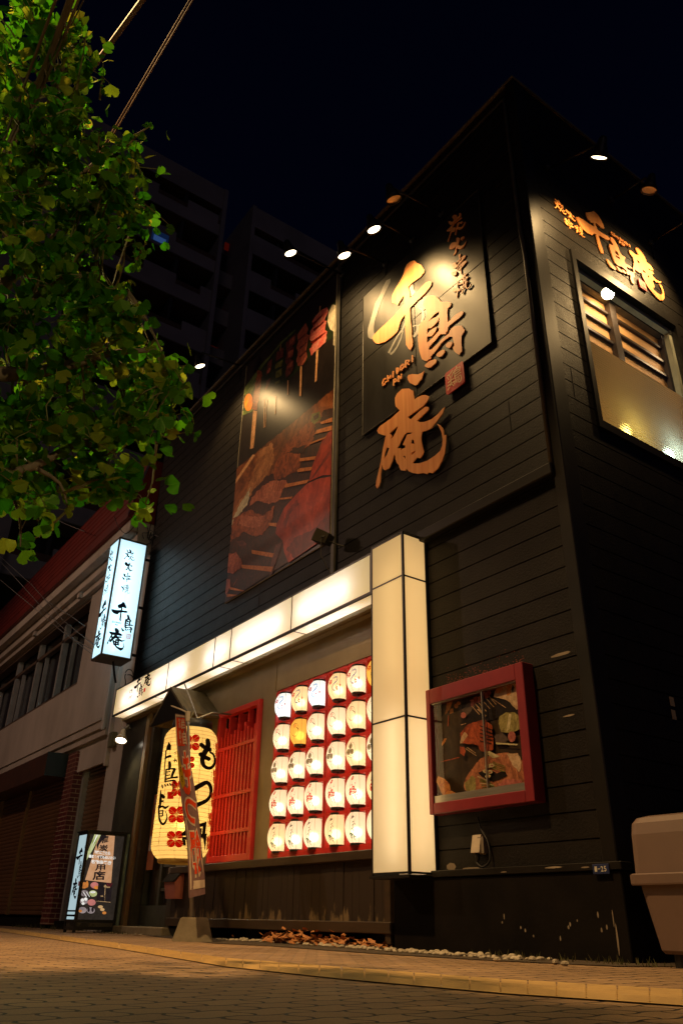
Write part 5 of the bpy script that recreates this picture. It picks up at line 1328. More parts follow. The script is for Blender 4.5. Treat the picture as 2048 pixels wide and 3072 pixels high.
# ------------------------------------------------------------------ banner flag in a concrete foot
T = thing('banner_flag', 'grey purple vertical banner with red characters on a pole, reverse side seen', 'banner', (-6.3, 3.1, 0))
g = G()
b0 = [atZ(*zm(x, y, 380, 2450, 5.2267)) for x, y in ((705,1955),(895,1960),(1355,1975))]
A_, B_2, C_ = b0; D_ = A_+(C_-B_2)
cen = (A_+C_)/2; H = 0.172
tp = [cen+(p-cen)*0.66+Vector((0,0,H)) for p in (A_, B_2, C_, D_)]
base4 = [A_, B_2, C_, D_]
rings = []
for k, s in ((0,1.0),(0.93,0.0),(1.0,-0.04)):
    rings.append([base4[i].lerp(tp[i], k) if k < 1 else tp[i]*0.9+(sum(tp, Vector())/4)*0.1 for i in range(4)])
loft(g, rings)
part(g, 'concrete_foot', M_CONC, T)
foot = sum(tp, Vector())/4
ptop = atY(564, 2136, 3.10)
pbot = atY(578, 2752, foot.y)
g = G(); tube(g, [pbot-Vector((0,0,0.05)), pbot.lerp(ptop, 0.35), ptop], [0.017,0.017,0.012], 10)
PTY = 3.06
t1, t2 = atY(515,2118,PTY), atY(563,2138,PTY)
pole = part(g, 'pole', mat('grey_pole', (0.30,0.28,0.25), (0.22,0.2,0.18), 0.4), T, smooth_=True)
g = G(); tube(g, [t1, t1.lerp(t2, 0.5)+Vector((0,0,0.004)), t2], 0.0075, 6); box(g, t2.x-0.012, t2.x+0.02, t2.y-0.015, t2.y+0.02, t2.z-0.075, t2.z+0.01)
part(g, 'crossbar', M_CREAMPL, T)
LE = [(405,190),(408,300),(412,450),(425,640),(440,800),(455,1000),(470,1250),(495,1450),(520,1650),(548,1850),(570,2050)]
RE = [(540,215),(553,300),(568,450),(590,640),(610,800),(640,1000),(680,1250),(712,1450),(738,1650),(760,1850),(775,2050)]
LEs = [zm(x, y, *zJ) for x, y in LE]+[zm(955,570,380,2450,5.2267), zm(968,900,380,2450,5.2267), zm(975,1275,380,2450,5.2267)]
REs = [zm(x, y, *zJ) for x, y in RE]+[zm(1180,520,380,2450,5.2267), zm(1222,880,380,2450,5.2267), zm(1232,1215,380,2450,5.2267)]
LEs = smooth(LEs, 4); REs = smooth(REs, 4)
def flag(u, v, d):
    k = max(0.0, min(1.0, v))*(len(LEs)-1); i = min(int(k), len(LEs)-2); f = k-i
    l = Vector(LEs[i]).lerp(Vector(LEs[i+1]), f); r = Vector(REs[i]).lerp(Vector(REs[i+1]), f)
    p = l.lerp(r, u)
    Y = 3.04+0.02*math.sin(u*4.2+v*5.0)+0.012*math.sin(v*11.0)+0.02*(u-0.5)
    q = atY(p.x, p.y, Y)
    return q+Vector((0.55,-0.83,0))*d
g = G(); NU, NV = 10, 60
g.add([flag(i/NU, j/NV, 0) for j in range(NV+1) for i in range(NU+1)], [(j*(NU+1)+i, j*(NU+1)+i+1, (j+1)*(NU+1)+i+1, (j+1)*(NU+1)+i) for j in range(NV) for i in range(NU)])
def cloth(name, a, b=None): 
    m, t, o = nt(name); d_ = N(t, 'ShaderNodeBsdfDiffuse'); tr = N(t, 'ShaderNodeBsdfTranslucent'); mx = N(t, 'ShaderNodeMixShader'); mx.inputs[0].default_value = 0.35
    col = ramp(t, noise(t, coords(t), 9, 4), [(0.35, a), (0.65, b or [x*0.82 for x in a])])
    t.links.new(col, d_.inputs[0]); t.links.new(col, tr.inputs[0]); t.links.new(d_.outputs[0], mx.inputs[1]); t.links.new(tr.outputs[0], mx.inputs[2]); t.links.new(mx.outputs[0], o.inputs[0]); return m
cl = part(g, 'banner_cloth', cloth('purple_grey_cloth', (0.27,0.17,0.165)), T, smooth_=True)
def flagtext(g, ch, u0, v0, u1, v1, d, m, bold, flip=True):
    vs, fs, (x0, x1, y0, y1) = text(ch, bold)
    # subdivide long triangles so that lettering follows the cloth
    U = [((1-(x-x0)/(x1-x0) if flip else (x-x0)/(x1-x0))*(u1-u0)+u0, v1-(y-y0)/(y1-y0)*(v1-v0)) for x, y in vs]
    for f_ in fs:
        for k in range(1, len(f_)-1):
            for t in split(tuple(U[i] for i in (f_[0], f_[k], f_[k+1])), 0.12): g.add([flag(a, b, d) for a, b in t], [(0,1,2)], m)
g = G()
def fq(u0, v0, u1, v1, d, m):
    n = 12; g.add([flag(u0+(u1-u0)*a/3, v0+(v1-v0)*j/n, d) for j in range(n+1) for a in range(4)], [(j*4+a, j*4+a+1, (j+1)*4+a+1, (j+1)*4+a) for j in range(n) for a in range(3)], m)
fq(0.10,0.235-0.19,0.94,0.235,0.002,0); fq(0.02,0.015,0.10,0.30,0.002,1); fq(0.10,0.012,0.95,0.035,0.002,1)
fq(0.10,0.62,0.20,0.965,0.002,1); fq(0.10,0.945,1.0,0.97,0.0025,1)
for ch, u0, v0, u1, v1 in (('\u5f53',0.55,0.055,0.92,0.135),('\u5e97',0.14,0.045,0.50,0.13),('\u81ea',0.58,0.15,0.92,0.225),('\u6162',0.14,0.145,0.52,0.228)): flagtext(g, ch, u0, v0, u1, v1, 0.0045, 1, 0.03)
for ch, u0, v0, u1, v1 in (('\u3082',0.22,0.275,0.96,0.495),('\u3064',0.22,0.515,0.99,0.655),('\u934b',0.26,0.685,1.0,0.925)):
    flagtext(g, ch, u0-0.06, v0-0.012, u1+0.0, v1+0.012, 0.0045, 1, 0.075); flagtext(g, ch, u0, v0, u1-0.03, v1, 0.007, 0, 0.03)
curved(g, [[(0.02,0.265),(0.10,0.275),(0.44,0.44),(0.20,0.465),(0.03,0.40)]], lambda u, v, d: flag(u, v, 0.010), 0.1, 2)
flagtext(g, '\u308f', 0.13, 0.36, 0.24, 0.392, 0.0115, 3, 0.02); flagtext(g, '\u308a', 0.20, 0.405, 0.31, 0.435, 0.0115, 3, 0.02)
part(g, 'printed_lettering', [cloth('banner_red', (0.85,0.085,0.025)), cloth('banner_cream', (0.80,0.66,0.50)), cloth('banner_yellow', (0.60,0.40,0.02)), cloth('banner_black', (0.04,0.03,0.02))], T)

# ------------------------------------------------------------------ food poster on the facade
T = thing('food_poster', 'tall facade poster of grilled skewers over a charcoal grill', 'poster', (-6.6, YF, 3.37))
zQ = (650, 850, 2.3525)
def pm(name, a, b=None, s=14):
    """printed photograph: three tones broken up by coarse and fine grain"""
    m, t, o = nt(name)
    p = N(t, 'ShaderNodeBsdfPrincipled'); p.inputs['Roughness'].default_value = 0.36; p.inputs['Specular IOR Level'].default_value = 0.4
    b = b or [x*0.6 for x in a]
    vec = coords(t, (1, 1, 0.8), (0, 0.5, 0))
    n1 = noise(t, vec, s*0.55, 8, 0.68, 1.4)
    hi = [min(1.0, x*1.25+0.05*max(a)) for x in a]; lo = [x*0.55 for x in b]
    c1 = ramp(t, n1, [(0.30, lo), (0.43, b), (0.56, a), (0.72, hi)])
    mx = N(t, 'ShaderNodeMixRGB', blend_type='MULTIPLY'); mx.inputs[0].default_value = 0.7
    t.links.new(c1, mx.inputs[1]); t.links.new(ramp(t, noise(t, vec, s*3.3, 6, 0.7, 0.6), [(0.33,(0.45,0.40,0.38)),(0.6,(1.15,1.12,1.1))]), mx.inputs[2])
    t.links.new(mx.outputs[0], p.inputs['Base Color']); t.links.new(p.outputs[0], o.inputs[0])
    return m
PM = {}
PK = [('print_black',(0.016,0.011,0.008),(0.024,0.016,0.012),4),('print_leaf',(0.022,0.035,0.010),(0.012,0.02,0.006),8),('print_leaf_rim',(0.15,0.20,0.05),(0.06,0.10,0.02),20),('print_stick',(0.78,0.42,0.20),(0.66,0.32,0.13),10),
      ('print_tsukune',(0.36,0.075,0.02),(0.16,0.035,0.012),22),('print_yolk',(0.85,0.26,0.01),(0.8,0.2,0.01),5),('print_dark_meat',(0.20,0.05,0.035),(0.10,0.025,0.02),18),('print_meat_pink',(0.55,0.15,0.09),(0.36,0.085,0.05),15),
      ('print_meat_red',(0.72,0.13,0.10),(0.82,0.30,0.22),13),('print_spoon',(0.72,0.64,0.45),(0.62,0.55,0.38),6),('print_ember',(0.33,0.10,0.025),(0.16,0.045,0.012),5),('print_smoke',(0.56,0.24,0.09),(0.40,0.15,0.05),6),
      ('print_grill',(0.45,0.105,0.028),(0.22,0.05,0.015),14),('print_grill_pink',(0.60,0.19,0.10),(0.46,0.12,0.06),10),('print_char',(0.035,0.012,0.007),(0.09,0.022,0.010),20),('print_cloth',(0.52,0.050,0.012),(0.36,0.028,0.008),3),('print_cloth_fold',(0.24,0.020,0.008),(0.16,0.012,0.005),4),
      ('print_gstick',(0.72,0.24,0.055),(0.55,0.16,0.03),9),('print_green',(0.22,0.22,0.04),(0.12,0.13,0.02),12)]
PL = [pm(*k[:3], s=k[3]) for k in PK]; PI = {k[0][6:]: i for i, k in enumerate(PK)}
PXL, PXR, PZB, PZT = -7.665, -5.56, 3.372, 6.78
g = G(); box(g, PXL, PXR, YF-0.012, YF-0.002, PZB, PZT); part(g, 'poster_board', PL[0], T)
g = G(); tube(g, [(PXL,YF-0.013,PZB),(PXR,YF-0.013,PZB),(PXR,YF-0.013,PZT)], 0.006, 4); tube(g, [(PXL,YF-0.013,PZB),(PXL,YF-0.013,PZT)], 0.004, 4); part(g, 'poster_edge', mat('pale_edge', (0.50,0.42,0.26), None, 0.5), T)
g = G(); cnt[0] = 0
def pp_(lp, m, rough=0.0, k=1):
    cnt[0] += 1; e_ = 0.0135+0.00018*cnt[0]
    if rough:
        out = []; n = len(lp)
        for i in range(n):
            a, b = lp[i], lp[(i+1) % n]; L = math.hypot(b[0]-a[0], b[1]-a[1]); s = max(1, int(L/14))
            for j in range(s):
                t = j/s; out.append((a[0]+(b[0]-a[0])*t+rnd.uniform(-rough, rough), a[1]+(b[1]-a[1])*t+rnd.uniform(-rough, rough)))
        lp = out
    def fm(x, y, d):
        q = atY(*zm(x, y, *zQ), YF); q.x = min(max(q.x, PXL+0.004), PXR-0.006); q.z = max(q.z, PZB+0.006); q.y = YF-e_
        return q
    plate(g, [lp], fm, 0.0, PI[m])
pp_([(180,940),(200,740),(300,610),(380,520),(450,430),(560,330),(690,250),(790,170),(858,110),(852,350),(820,390),(700,470),(640,560),(560,640),(420,760),(300,850)], 'leaf')
for lp in ([(185,800),(205,740),(300,605),(300,640),(215,800)],[(205,900),(225,790),(300,650),(296,690),(240,800),(215,905)],[(178,945),(260,905),(265,885),(190,905)],[(300,600),(400,490),(450,430),(455,440),(400,505),(310,618)],[(450,425),(560,325),(565,333),(455,440)]): pp_(lp, 'leaf_rim')
pp_([(265,900),(292,905),(268,1165),(243,1172)], 'stick'); pp_([(298,615),(328,625),(322,700),(308,800),(292,900),(260,890),(270,780),(285,690)], 'tsukune', 4)
pp_([(232+30*math.cos(a*math.pi/10)-14*math.sin(a*math.pi/10)*-1*0.4, 842+60*math.sin(a*math.pi/10)-16*math.cos(a*math.pi/10)) for a in range(20)], 'yolk')
pp_([(180,900),(192,830),(196,870),(186,930)], 'spoon', 2)
pp_([(368,560),(400,535),(392,600),(372,640),(355,650)], 'dark_meat', 3); pp_([(360,690),(390,665),(380,720),(350,760)], 'dark_meat', 3); pp_([(366,620),(378,600),(390,605),(380,630),(362,640)], 'meat_pink', 1)
pp_(stroke([(347,820),(340,1022)], 5), 'stick'); pp_(stroke([(364,820),(349,1018)], 5), 'stick')
for lp, m in (([(430,490),(482,455),(476,520),(425,555)],'dark_meat'),([(422,575),(476,535),(466,588),(420,608)],'green'),([(424,630),(470,600),(460,660),(425,672)],'green'),([(420,700),(456,680),(448,706),(420,720)],'green')): pp_(lp, m, 3)
pp_(stroke([(425,800),(422,925)], 7), 'stick'); pp_(stroke([(460,435),(456,480)], 4), 'stick')
pp_([(500,420),(570,350),(565,420),(540,450),(555,462),(550,520),(520,540),(552,545),(548,600),(530,640),(500,672),(490,640),(505,580),(490,560),(505,500),(498,460)], 'dark_meat', 3); pp_([(520,410),(560,372),(556,410),(525,440)], 'meat_pink', 3); pp_([(515,490),(548,470),(544,510),(510,530)], 'meat_pink', 3); pp_([(515,570),(545,550),(540,590),(505,610)], 'meat_pink', 3); pp_(stroke([(512,690),(510,790)], 7), 'stick')
pp_([(640,285),(655,330),(640,360),(660,370),(650,440),(640,480),(645,530),(620,580),(582,590),(570,550),(585,490),(572,460),(585,400),(575,370),(600,330)], 'meat_pink', 3); pp_([(598,588),(612,590),(605,800),(592,800)], 'stick')
for a in ((585,400),(592,460),(590,520)): pp_([(a[0],a[1]),(a[0]+55,a[1]-45),(a[0]+52,a[1]-35),(a[0]+5,a[1]+10)], 'dark_meat', 2)
pp_([(790,170),(797,200),(770,270),(787,270),(770,330),(787,345),(780,420),(720,470),(675,515),(666,470),(690,430),(666,400),(670,340),(690,310),(680,270),(700,240),(740,200)], 'meat_red', 3); pp_([(712,480),(728,470),(715,690),(702,703)], 'stick'); pp_(stroke([(740,165),(735,215)], 6), 'stick')
for lp in ([(690,330),(770,270),(765,285),(695,345)],[(668,420),(780,345),(775,360),(690,430)],[(680,290),(760,220),(755,235),(690,305)]): pp_(lp, 'cloth_fold', 2)
pp_([(858,150),(825,155),(800,210),(792,280),(810,330),(835,345),(832,440),(845,442),(848,340),(860,330)], 'spoon')
pp_([(145,1312),(845,738),(832,1768),(60,2266)], 'char'); pp_([(145,1318),(845,742),(845,840),(700,930),(640,1080),(500,1190),(430,1330),(300,1400),(210,1540),(120,1640),(130,1450)], 'ember', 4)
pp_([(310,1190),(400,1130),(420,1250),(370,1350),(260,1480),(220,1560),(150,1660),(112,1700),(125,1620),(200,1500),(260,1380)], 'smoke', 6); pp_([(250,1440),(230,1560),(160,1650),(115,1720),(110,1690),(180,1560)], 'spoon', 5)
pp_([(700,900),(838,780),(838,880),(760,900),(740,990),(700,1000)], 'ember', 6); pp_([(265,1212),(282,1218),(142,1420),(133,1427),(133,1398)], 'stick')
pp_([(640,1000),(700,975),(708,1060),(680,1130),(630,1170),(560,1170),(520,1200),(470,1190),(520,1110),(590,1050)], 'grill', 7); pp_([(680,930),(740,905),(745,960),(700,1000),(675,980)], 'green', 4); pp_([(690,945),(728,922),(730,950),(700,975)], 'char', 2)
pp_([(470,1195),(600,1205),(612,1260),(590,1310),(540,1350),(490,1372),(430,1400),(410,1380),(430,1270)], 'grill', 8); pp_([(540,1170),(640,1150),(620,1200),(560,1205)], 'char', 6)
pp_([(390,1400),(500,1390),(517,1420),(480,1460),(450,1540),(380,1560),(300,1540),(240,1580),(250,1530),(320,1450)], 'grill_pink', 5)
for k in range(5): pp_(stroke([(420+k*18,1400),(405+k*16,1470)], 4), 'grill', 1)
pp_([(130,1660),(250,1600),(330,1640),(422,1575),(412,1640),(380,1720),(330,1780),(260,1790),(200,1760),(150,1800),(110,1850),(110,1780)], 'grill', 6); pp_([(180,1640),(300,1650),(360,1640),(320,1720),(240,1730),(170,1700)], 'grill_pink', 8)
pp_([(270,1560),(370,1560),(402,1600),(330,1640),(280,1620)], 'char', 6); pp_([(115,1810),(240,1790),(295,1850),(250,1905),(180,1870),(105,1880)], 'char', 8); pp_([(150,1830),(200,1815),(230,1850),(180,1860)], 'dark_meat', 5)
pp_([(90,1920),(150,1900),(192,1960),(180,2010),(130,2050),(86,2040)], 'meat_pink', 6); pp_([(78,2095),(105,2090),(112,2150),(75,2200)], 'meat_pink', 4); pp_(stroke([(158,2090),(130,2140)], 4), 'grill')
pp_([(845,1030),(845,1340),(760,1360),(665,1402),(690,1290),(730,1190),(760,1110),(800,1060)], 'cloth'); pp_([(842,1150),(800,1200),(740,1290),(668,1398),(700,1370),(780,1260),(842,1195)], 'cloth_fold', 2)
pp_([(843,1352),(832,1768),(520,1976),(490,1900),(480,1820),(430,1770),(440,1700),(490,1590),(560,1510),(650,1420),(730,1385)], 'cloth'); pp_([(820,1750),(560,1945),(510,1880),(560,1800),(700,1740),(780,1650),(828,1600)], 'cloth_fold', 6); pp_([(480,1700),(520,1600),(580,1530),(600,1560),(530,1640),(500,1740)], 'cloth_fold', 4); pp_([(380,2130),(400,1960),(430,1850),(478,1830),(440,1950)], 'dark_meat', 2)
for lp in ([(745,985),(842,942),(842,972),(750,1000)],[(705,1070),(720,1040),(842,998),(842,1030)],[(670,1130),(790,1085),(780,1100),(675,1140)],[(600,1240),(715,1225),(705,1250),(600,1262)],[(580,1325),(600,1310),(690,1300),(680,1325),(585,1338)],[(490,1430),(510,1420),(665,1390),(650,1415),(500,1447)],[(455,1520),(550,1510),(540,1525),(460,1532)],[(380,1695),(440,1695),(435,1722),(385,1715)],[(260,1885),(420,1910),(410,1940),(265,1912)],[(190,1990),(415,2005),(400,2040),(195,2015)],[(105,2145),(210,2180),(200,2190),(110,2165)],[(85,2195),(160,2205),(150,2220),(88,2218)]): pp_(lp, 'gstick')
part(g, 'printed_picture', PL, T)

# ------------------------------------------------------------------ red display case
T = thing('display_case', 'shallow maroon framed glass case of food photos on the black wall', 'display case', (-3.7, YF, 0.8))
EX0, EX1, EY0, EY1, EZ0, EZ1 = -4.213, -3.285, 3.745, 3.847, 0.808, 1.650
g = G(); w = 0.062
bbox(g, EX0, EX0+0.042, EY0, EY1, EZ0, EZ1, 0.004); bbox(g, EX1-0.07, EX1, EY0, EY1, EZ0, EZ1, 0.004)
bbox(g, EX0+0.042, EX1-0.07, EY0+0.001, EY1, EZ1-0.105, EZ1, 0.004); bbox(g, EX0+0.042, EX1-0.07, EY0+0.001, EY1, EZ0, EZ0+0.07, 0.004)
part(g, 'case_frame', M_MAROON, T)
g = G(); box(g, EX0+0.043, EX1-0.071, EY0+0.012, EY0+0.03, EZ0+0.071, EZ0+0.115); box(g, -3.676, -3.668, EY0+0.012, EY0+0.03, EZ0+0.117, EZ1-0.106); box(g, EX0+0.043, EX1-0.071, EY0+0.012, EY0+0.03, EZ1-0.112, EZ1-0.106)
part(g, 'sliding_rail', M_ALU, T)
g = G(); g.add([(EX0+0.043,EY0+0.022,EZ0+0.116),(EX1-0.071,EY0+0.022,EZ0+0.116),(EX1-0.071,EY0+0.022,EZ1-0.113),(EX0+0.043,EY0+0.022,EZ1-0.113)], [(0,1,2,3)]); part(g, 'case_glass', glass('case_glass', 0.01), T)
zR = (1250, 1940, 4.0205)
DK = [('show_brown',(0.060,0.038,0.020),(0.040,0.026,0.014),3),('show_fried',(0.62,0.27,0.07),(0.48,0.18,0.045),16),('show_tofu',(0.60,0.45,0.30),(0.50,0.33,0.19),10),('show_cabbage',(0.36,0.32,0.12),(0.24,0.21,0.07),12),('show_pink',(0.48,0.16,0.13),(0.36,0.11,0.09),10),
      ('show_grill',(0.44,0.095,0.035),(0.24,0.05,0.02),14),('show_pot',(0.50,0.20,0.10),(0.32,0.12,0.06),14),('show_green',(0.20,0.24,0.05),(0.10,0.13,0.02),14),('show_leek',(0.62,0.56,0.34),(0.48,0.44,0.24),10),('show_stick',(0.60,0.40,0.22),None,10),('show_black',(0.020,0.014,0.010),None,10),('show_dish',(0.14,0.10,0.08),(0.09,0.065,0.05),9)]
DL = [pm(a, b, c, s*1.6) for a, b, c, s in DK]; DI = {k[0][5:]: i for i, k in enumerate(DK)}
g = G(); BYP = EY1-0.035
box(g, EX0+0.043, EX1-0.071, BYP, BYP+0.01, EZ0+0.072, EZ1-0.106); cnt[0] = 0
def dp(lp, m, rough=0.0):
    cnt[0] += 1; e_ = 0.0006*cnt[0]
    if rough:
        out = []; n = len(lp)
        for i in range(n):
            a, b = lp[i], lp[(i+1) % n]; L = math.hypot(b[0]-a[0], b[1]-a[1]); s = max(1, int(L/22))
            for j in range(s):
                t = j/s; out.append((a[0]+(b[0]-a[0])*t+rnd.uniform(-rough, rough), a[1]+(b[1]-a[1])*t+rnd.uniform(-rough, rough)))
        lp = out
    def fm(x, y, d):
        q = atY(*zm(x, y, *zR), BYP); q.x = min(max(q.x, EX0+0.044), EX1-0.072); q.z = min(max(q.z, EZ0+0.073), EZ1-0.107); q.y = BYP-e_; return q
    plate(g, [lp], fm, 0.0, DI[m])
def de(cx, cy, rx, ry, m, r=0): dp([(cx+rx*math.cos(i*2*math.pi/16), cy+ry*math.sin(i*2*math.pi/16)) for i in range(16)], m, r)
dp([(375,600),(412,585),(428,660),(400,745),(362,800),(342,820),(350,740)], 'fried', 3); dp([(400,750),(435,745),(442,790),(395,812)], 'fried', 2); de(475,715,25,28,'fried',2); de(505,682,24,22,'fried',2)
dp([(300,1170),(330,1110),(360,1105),(340,1150),(305,1200)], 'fried', 2); dp(stroke([(290,1390),(520,1335)], 12), 'grill', 2); dp(stroke([(385,830),(378,960)], 10), 'grill')
dp([(545,640),(700,560),(900,520),(1240,640),(1260,760),(930,880),(540,960)], 'black'); dp([(550,760),(620,690),(700,640),(720,700),(640,800),(560,860)], 'dish', 5)
for k, (x, y) in enumerate(((650,680),(690,650),(735,640),(780,610),(830,590),(860,560))): dp([(x,y-30),(x+40,y-45),(x+45,y+25),(x+5,y+45)], 'grill' if k % 2 else 'pink', 5); dp(stroke([(x+22,y+40),(x+110,y+140)], 8), 'stick')
dp(stroke([(890,610),(1140,775)], 7), 'stick'); dp([(740,760),(760,750),(855,835),(840,850)], 'stick'); de(577,830,33,36,'pink')
dp([(990,470),(1060,440),(1170,432),(1240,470),(1275,500),(1278,745),(1215,760),(1140,680),(1080,640),(938,610)], 'tofu', 4); dp([(985,480),(1040,470),(1060,520),(1010,570),(960,560)], 'fried', 4); dp([(1100,450),(1160,455),(1150,580),(1105,600)], 'fried', 4); dp([(1170,460),(1195,500),(1175,560),(1160,520)], 'black', 2); dp([(1140,670),(1200,760),(1278,770),(1278,830),(1180,800),(1060,790)], 'black', 2)
dp([(1010,850),(1100,800),(1200,800),(1285,870),(1290,980),(1160,1050),(1040,1030),(1008,930)], 'cabbage', 5); dp([(1130,820),(1160,815),(1140,1000),(1100,1030)], 'leek', 3); de(1168,1090,46,66,'pink',2); dp([(950,1080),(1050,1040),(1130,1130),(1080,1180),(980,1170)], 'dish', 8); dp([(980,1160),(1240,1180),(1230,1195),(980,1180)], 'leek', 2)
dp([(550,1050),(640,940),(830,880),(930,950),(940,1090),(860,1100),(945,1110),(945,1250),(800,1270),(760,1200),(700,1180),(555,1170)], 'grill', 5); dp([(555,1100),(610,1030),(640,1080),(580,1160),(552,1170)], 'tofu', 6)
for k in range(5): dp(stroke([(790,960+k*45),(935,1010+k*42)], 12), 'black', 2); dp(stroke([(560,950),(618,932)], 10), 'stick') if k == 0 else None
dp([(550,1210),(600,1215),(620,1260),(600,1330),(552,1290)], 'grill', 5); dp(stroke([(640,1220),(740,1290)], 8), 'stick'); dp(stroke([(620,1235),(750,1320)], 7), 'stick')
dp([(600,1690),(640,1560),(720,1450),(800,1350),(1040,1290),(1250,1290),(1315,1400),(1340,1680),(1150,1730),(760,1810),(640,1770)], 'pot', 8); dp([(1120,1300),(1250,1290),(1300,1400),(1270,1520),(1180,1420)], 'tofu', 8); dp([(1010,1680),(1100,1600),(1300,1620),(1330,1690),(1150,1730)], 'pink', 9)
dp([(610,1650),(700,1560),(750,1600),(740,1740),(640,1750)], 'cabbage', 6); dp([(860,1290),(910,1265),(1040,1330),(960,1352)], 'leek'); dp([(780,1530),(860,1480),(1000,1530),(1100,1500),(1130,1560),(960,1640),(800,1560)], 'black', 8)
for k in range(6): dp(stroke([(770+k*12,1570+k*28),(860+k*16,1610+k*18),(940+k*8,1660+k*6)], 9), 'green' if k % 3 else 'leek', 2)
for k in range(4): dp(stroke([(960,1400+k*25),(1110,1450+k*22)], 9), 'green', 2)
for a, b in ((900,1450),(950,1440),(880,1510),(930,1520),(910,1570)): de(a, b, 34, 24, 'leek', 3); de(a+4, b+3, 15, 10, 'pink', 1)
dp([(310,1570),(390,1600),(450,1660),(460,1740),(520,1770),(512,1840),(400,1855),(350,1760),(290,1640)], 'fried', 4); dp(stroke([(330,1690),(395,1640),(445,1660)], 9), 'grill', 2); dp(stroke([(380,1780),(430,1735),(470,1745)], 9), 'grill', 2)
part(g, 'food_picture', DL, T)
# outlet, cord, number plate
T = thing('outdoor_outlet', 'cream weatherproof outlet box on the black wall under the display case', 'outlet', (-3.85, YF, 0.55))
g = G(); oc = atY(1428, 2535, YF-0.01)
hexa(g, [(oc.x-0.035,YF-0.03,oc.z-0.045),(oc.x+0.04,YF-0.03,oc.z-0.045),(oc.x+0.04,YF+0.03,oc.z-0.055),(oc.x-0.035,YF+0.03,oc.z-0.055),(oc.x-0.035,YF-0.005,oc.z+0.06),(oc.x+0.04,YF-0.005,oc.z+0.06),(oc.x+0.04,YF+0.03,oc.z+0.06),(oc.x-0.035,YF+0.03,oc.z+0.06)])
part(g, 'cover', M_CREAMPL, T)
g = G(); box(g, oc.x+0.012, oc.x+0.062, YF-0.01, YF+0.03, oc.z-0.05, oc.z+0.045); part(g, 'back_box', mat('grey_outlet_box', (0.22,0.19,0.15), None, 0.5), T)
g = G(); lathe(g, (oc.x,YF-0.005,oc.z-0.09), [(0.012,0.0),(0.016,0.02),(0.016,0.045)], 10); part(g, 'plug', M_BLACKPL, T)
g = G(); a0 = Vector((oc.x, YF-0.005, oc.z-0.088))
cp = [a0, a0+Vector((0.0,-0.004,-0.02)), a0+Vector((0.05,-0.006,-0.04)), a0+Vector((0.10,0.004,0.0)), a0+Vector((0.085,0.012,0.10)), a0+Vector((0.03,0.016,0.18)), a0+Vector((0.0,0.02,0.255))]
tube(g, smooth([tuple(p) for p in cp], 5), 0.006, 6); solo(g, 'power_cord', M_CABLE, 'black power cord looping from the display case to the outlet', 'cord', smooth_=True)
T = thing('address_plate', 'small blue plate reading 1-25 on the wall corner', 'plate', (-2.93, YF-0.05, 0.42))
p0, p1 = atY(1776, 2593, YF-0.047), atY(1829, 2622, YF-0.047)
g = G(); bbox(g, p0.x, p1.x, YF-0.053, YF-0.0455, p1.z, p0.z, 0.002); part(g, 'plate', mat('blue_enamel', (0.022,0.035,0.12), None, 0.35), T)
g = G()
for i, ch in enumerate('1-25'): 
    a = p0.x+(p1.x-p0.x)*(0.14+i*0.19); b = a+(p1.x-p0.x)*0.145; lo, hi = (0.25,0.78) if ch != '-' else (0.48,0.56)
    put_text(g, ch, quadmap((a,YF-0.0538,p1.z+(p0.z-p1.z)*lo),(b,YF-0.0538,p1.z+(p0.z-p1.z)*lo),(a,YF-0.0538,p1.z+(p0.z-p1.z)*hi),(b,YF-0.0538,p1.z+(p0.z-p1.z)*hi),(0,-1,0)), 0.0, 0, 0.02)
part(g, 'numerals', mat('white_numerals', (0.6,0.58,0.5), None, 0.5), T)
g = G(); s0, s1 = atX(2005,2089,XS+0.002), atX(2022,2120,XS+0.002); s2, s3 = atX(2011,2128,XS+0.002), atX(2027,2160,XS+0.002)
box(g, XS+0.001, XS+0.003, s0.y, s1.y+0.004, s1.z, s0.z); box(g, XS+0.001, XS+0.003, s2.y, s3.y+0.004, s3.z, s2.z)
solo(g, 'wall_sticker', mat('worn_white_sticker', (0.42,0.34,0.26), (0.30,0.22,0.17), 0.6), 'two small white stickers on the dark side wall', 'sticker')
# storage bin
T = thing('storage_bin', 'tan plastic storage bin with a hinged lid at the right corner', 'bin', (-2.0, 3.9, 0))
bx0, bx1, by0, by1 = -2.60, -1.55, 3.60, 4.25
def rr(x0, x1, y0, y1, z, r=0.05):
    o = []
    for cx, cy, a0 in ((x1-r,y1-r,0),(x0+r,y1-r,90),(x0+r,y0+r,180),(x1-r,y0+r,270)):
        for k in range(5): a = math.radians(a0+k*22.5); o.append((cx+r*math.cos(a), cy+r*math.sin(a), z))
    return o
g = G(); loft(g, [rr(bx0+0.075,bx1-0.075,by0+0.05,by1-0.05,0.055), rr(bx0+0.065,bx1-0.065,by0+0.04,by1-0.04,0.07), rr(bx0+0.022,bx1-0.022,by0+0.012,by1-0.012,0.345)]); part(g, 'bin_body', M_BIN, T)
g = G(); loft(g, [rr(bx0-0.012,bx1+0.012,by0-0.012,by1+0.012,0.343), rr(bx0-0.014,bx1+0.014,by0-0.014,by1+0.014,0.35), rr(bx0-0.014,bx1+0.014,by0-0.014,by1+0.014,0.388), rr(bx0-0.006,bx1+0.006,by0-0.006,by1+0.006,0.394)]); part(g, 'rim', M_BIN, T)
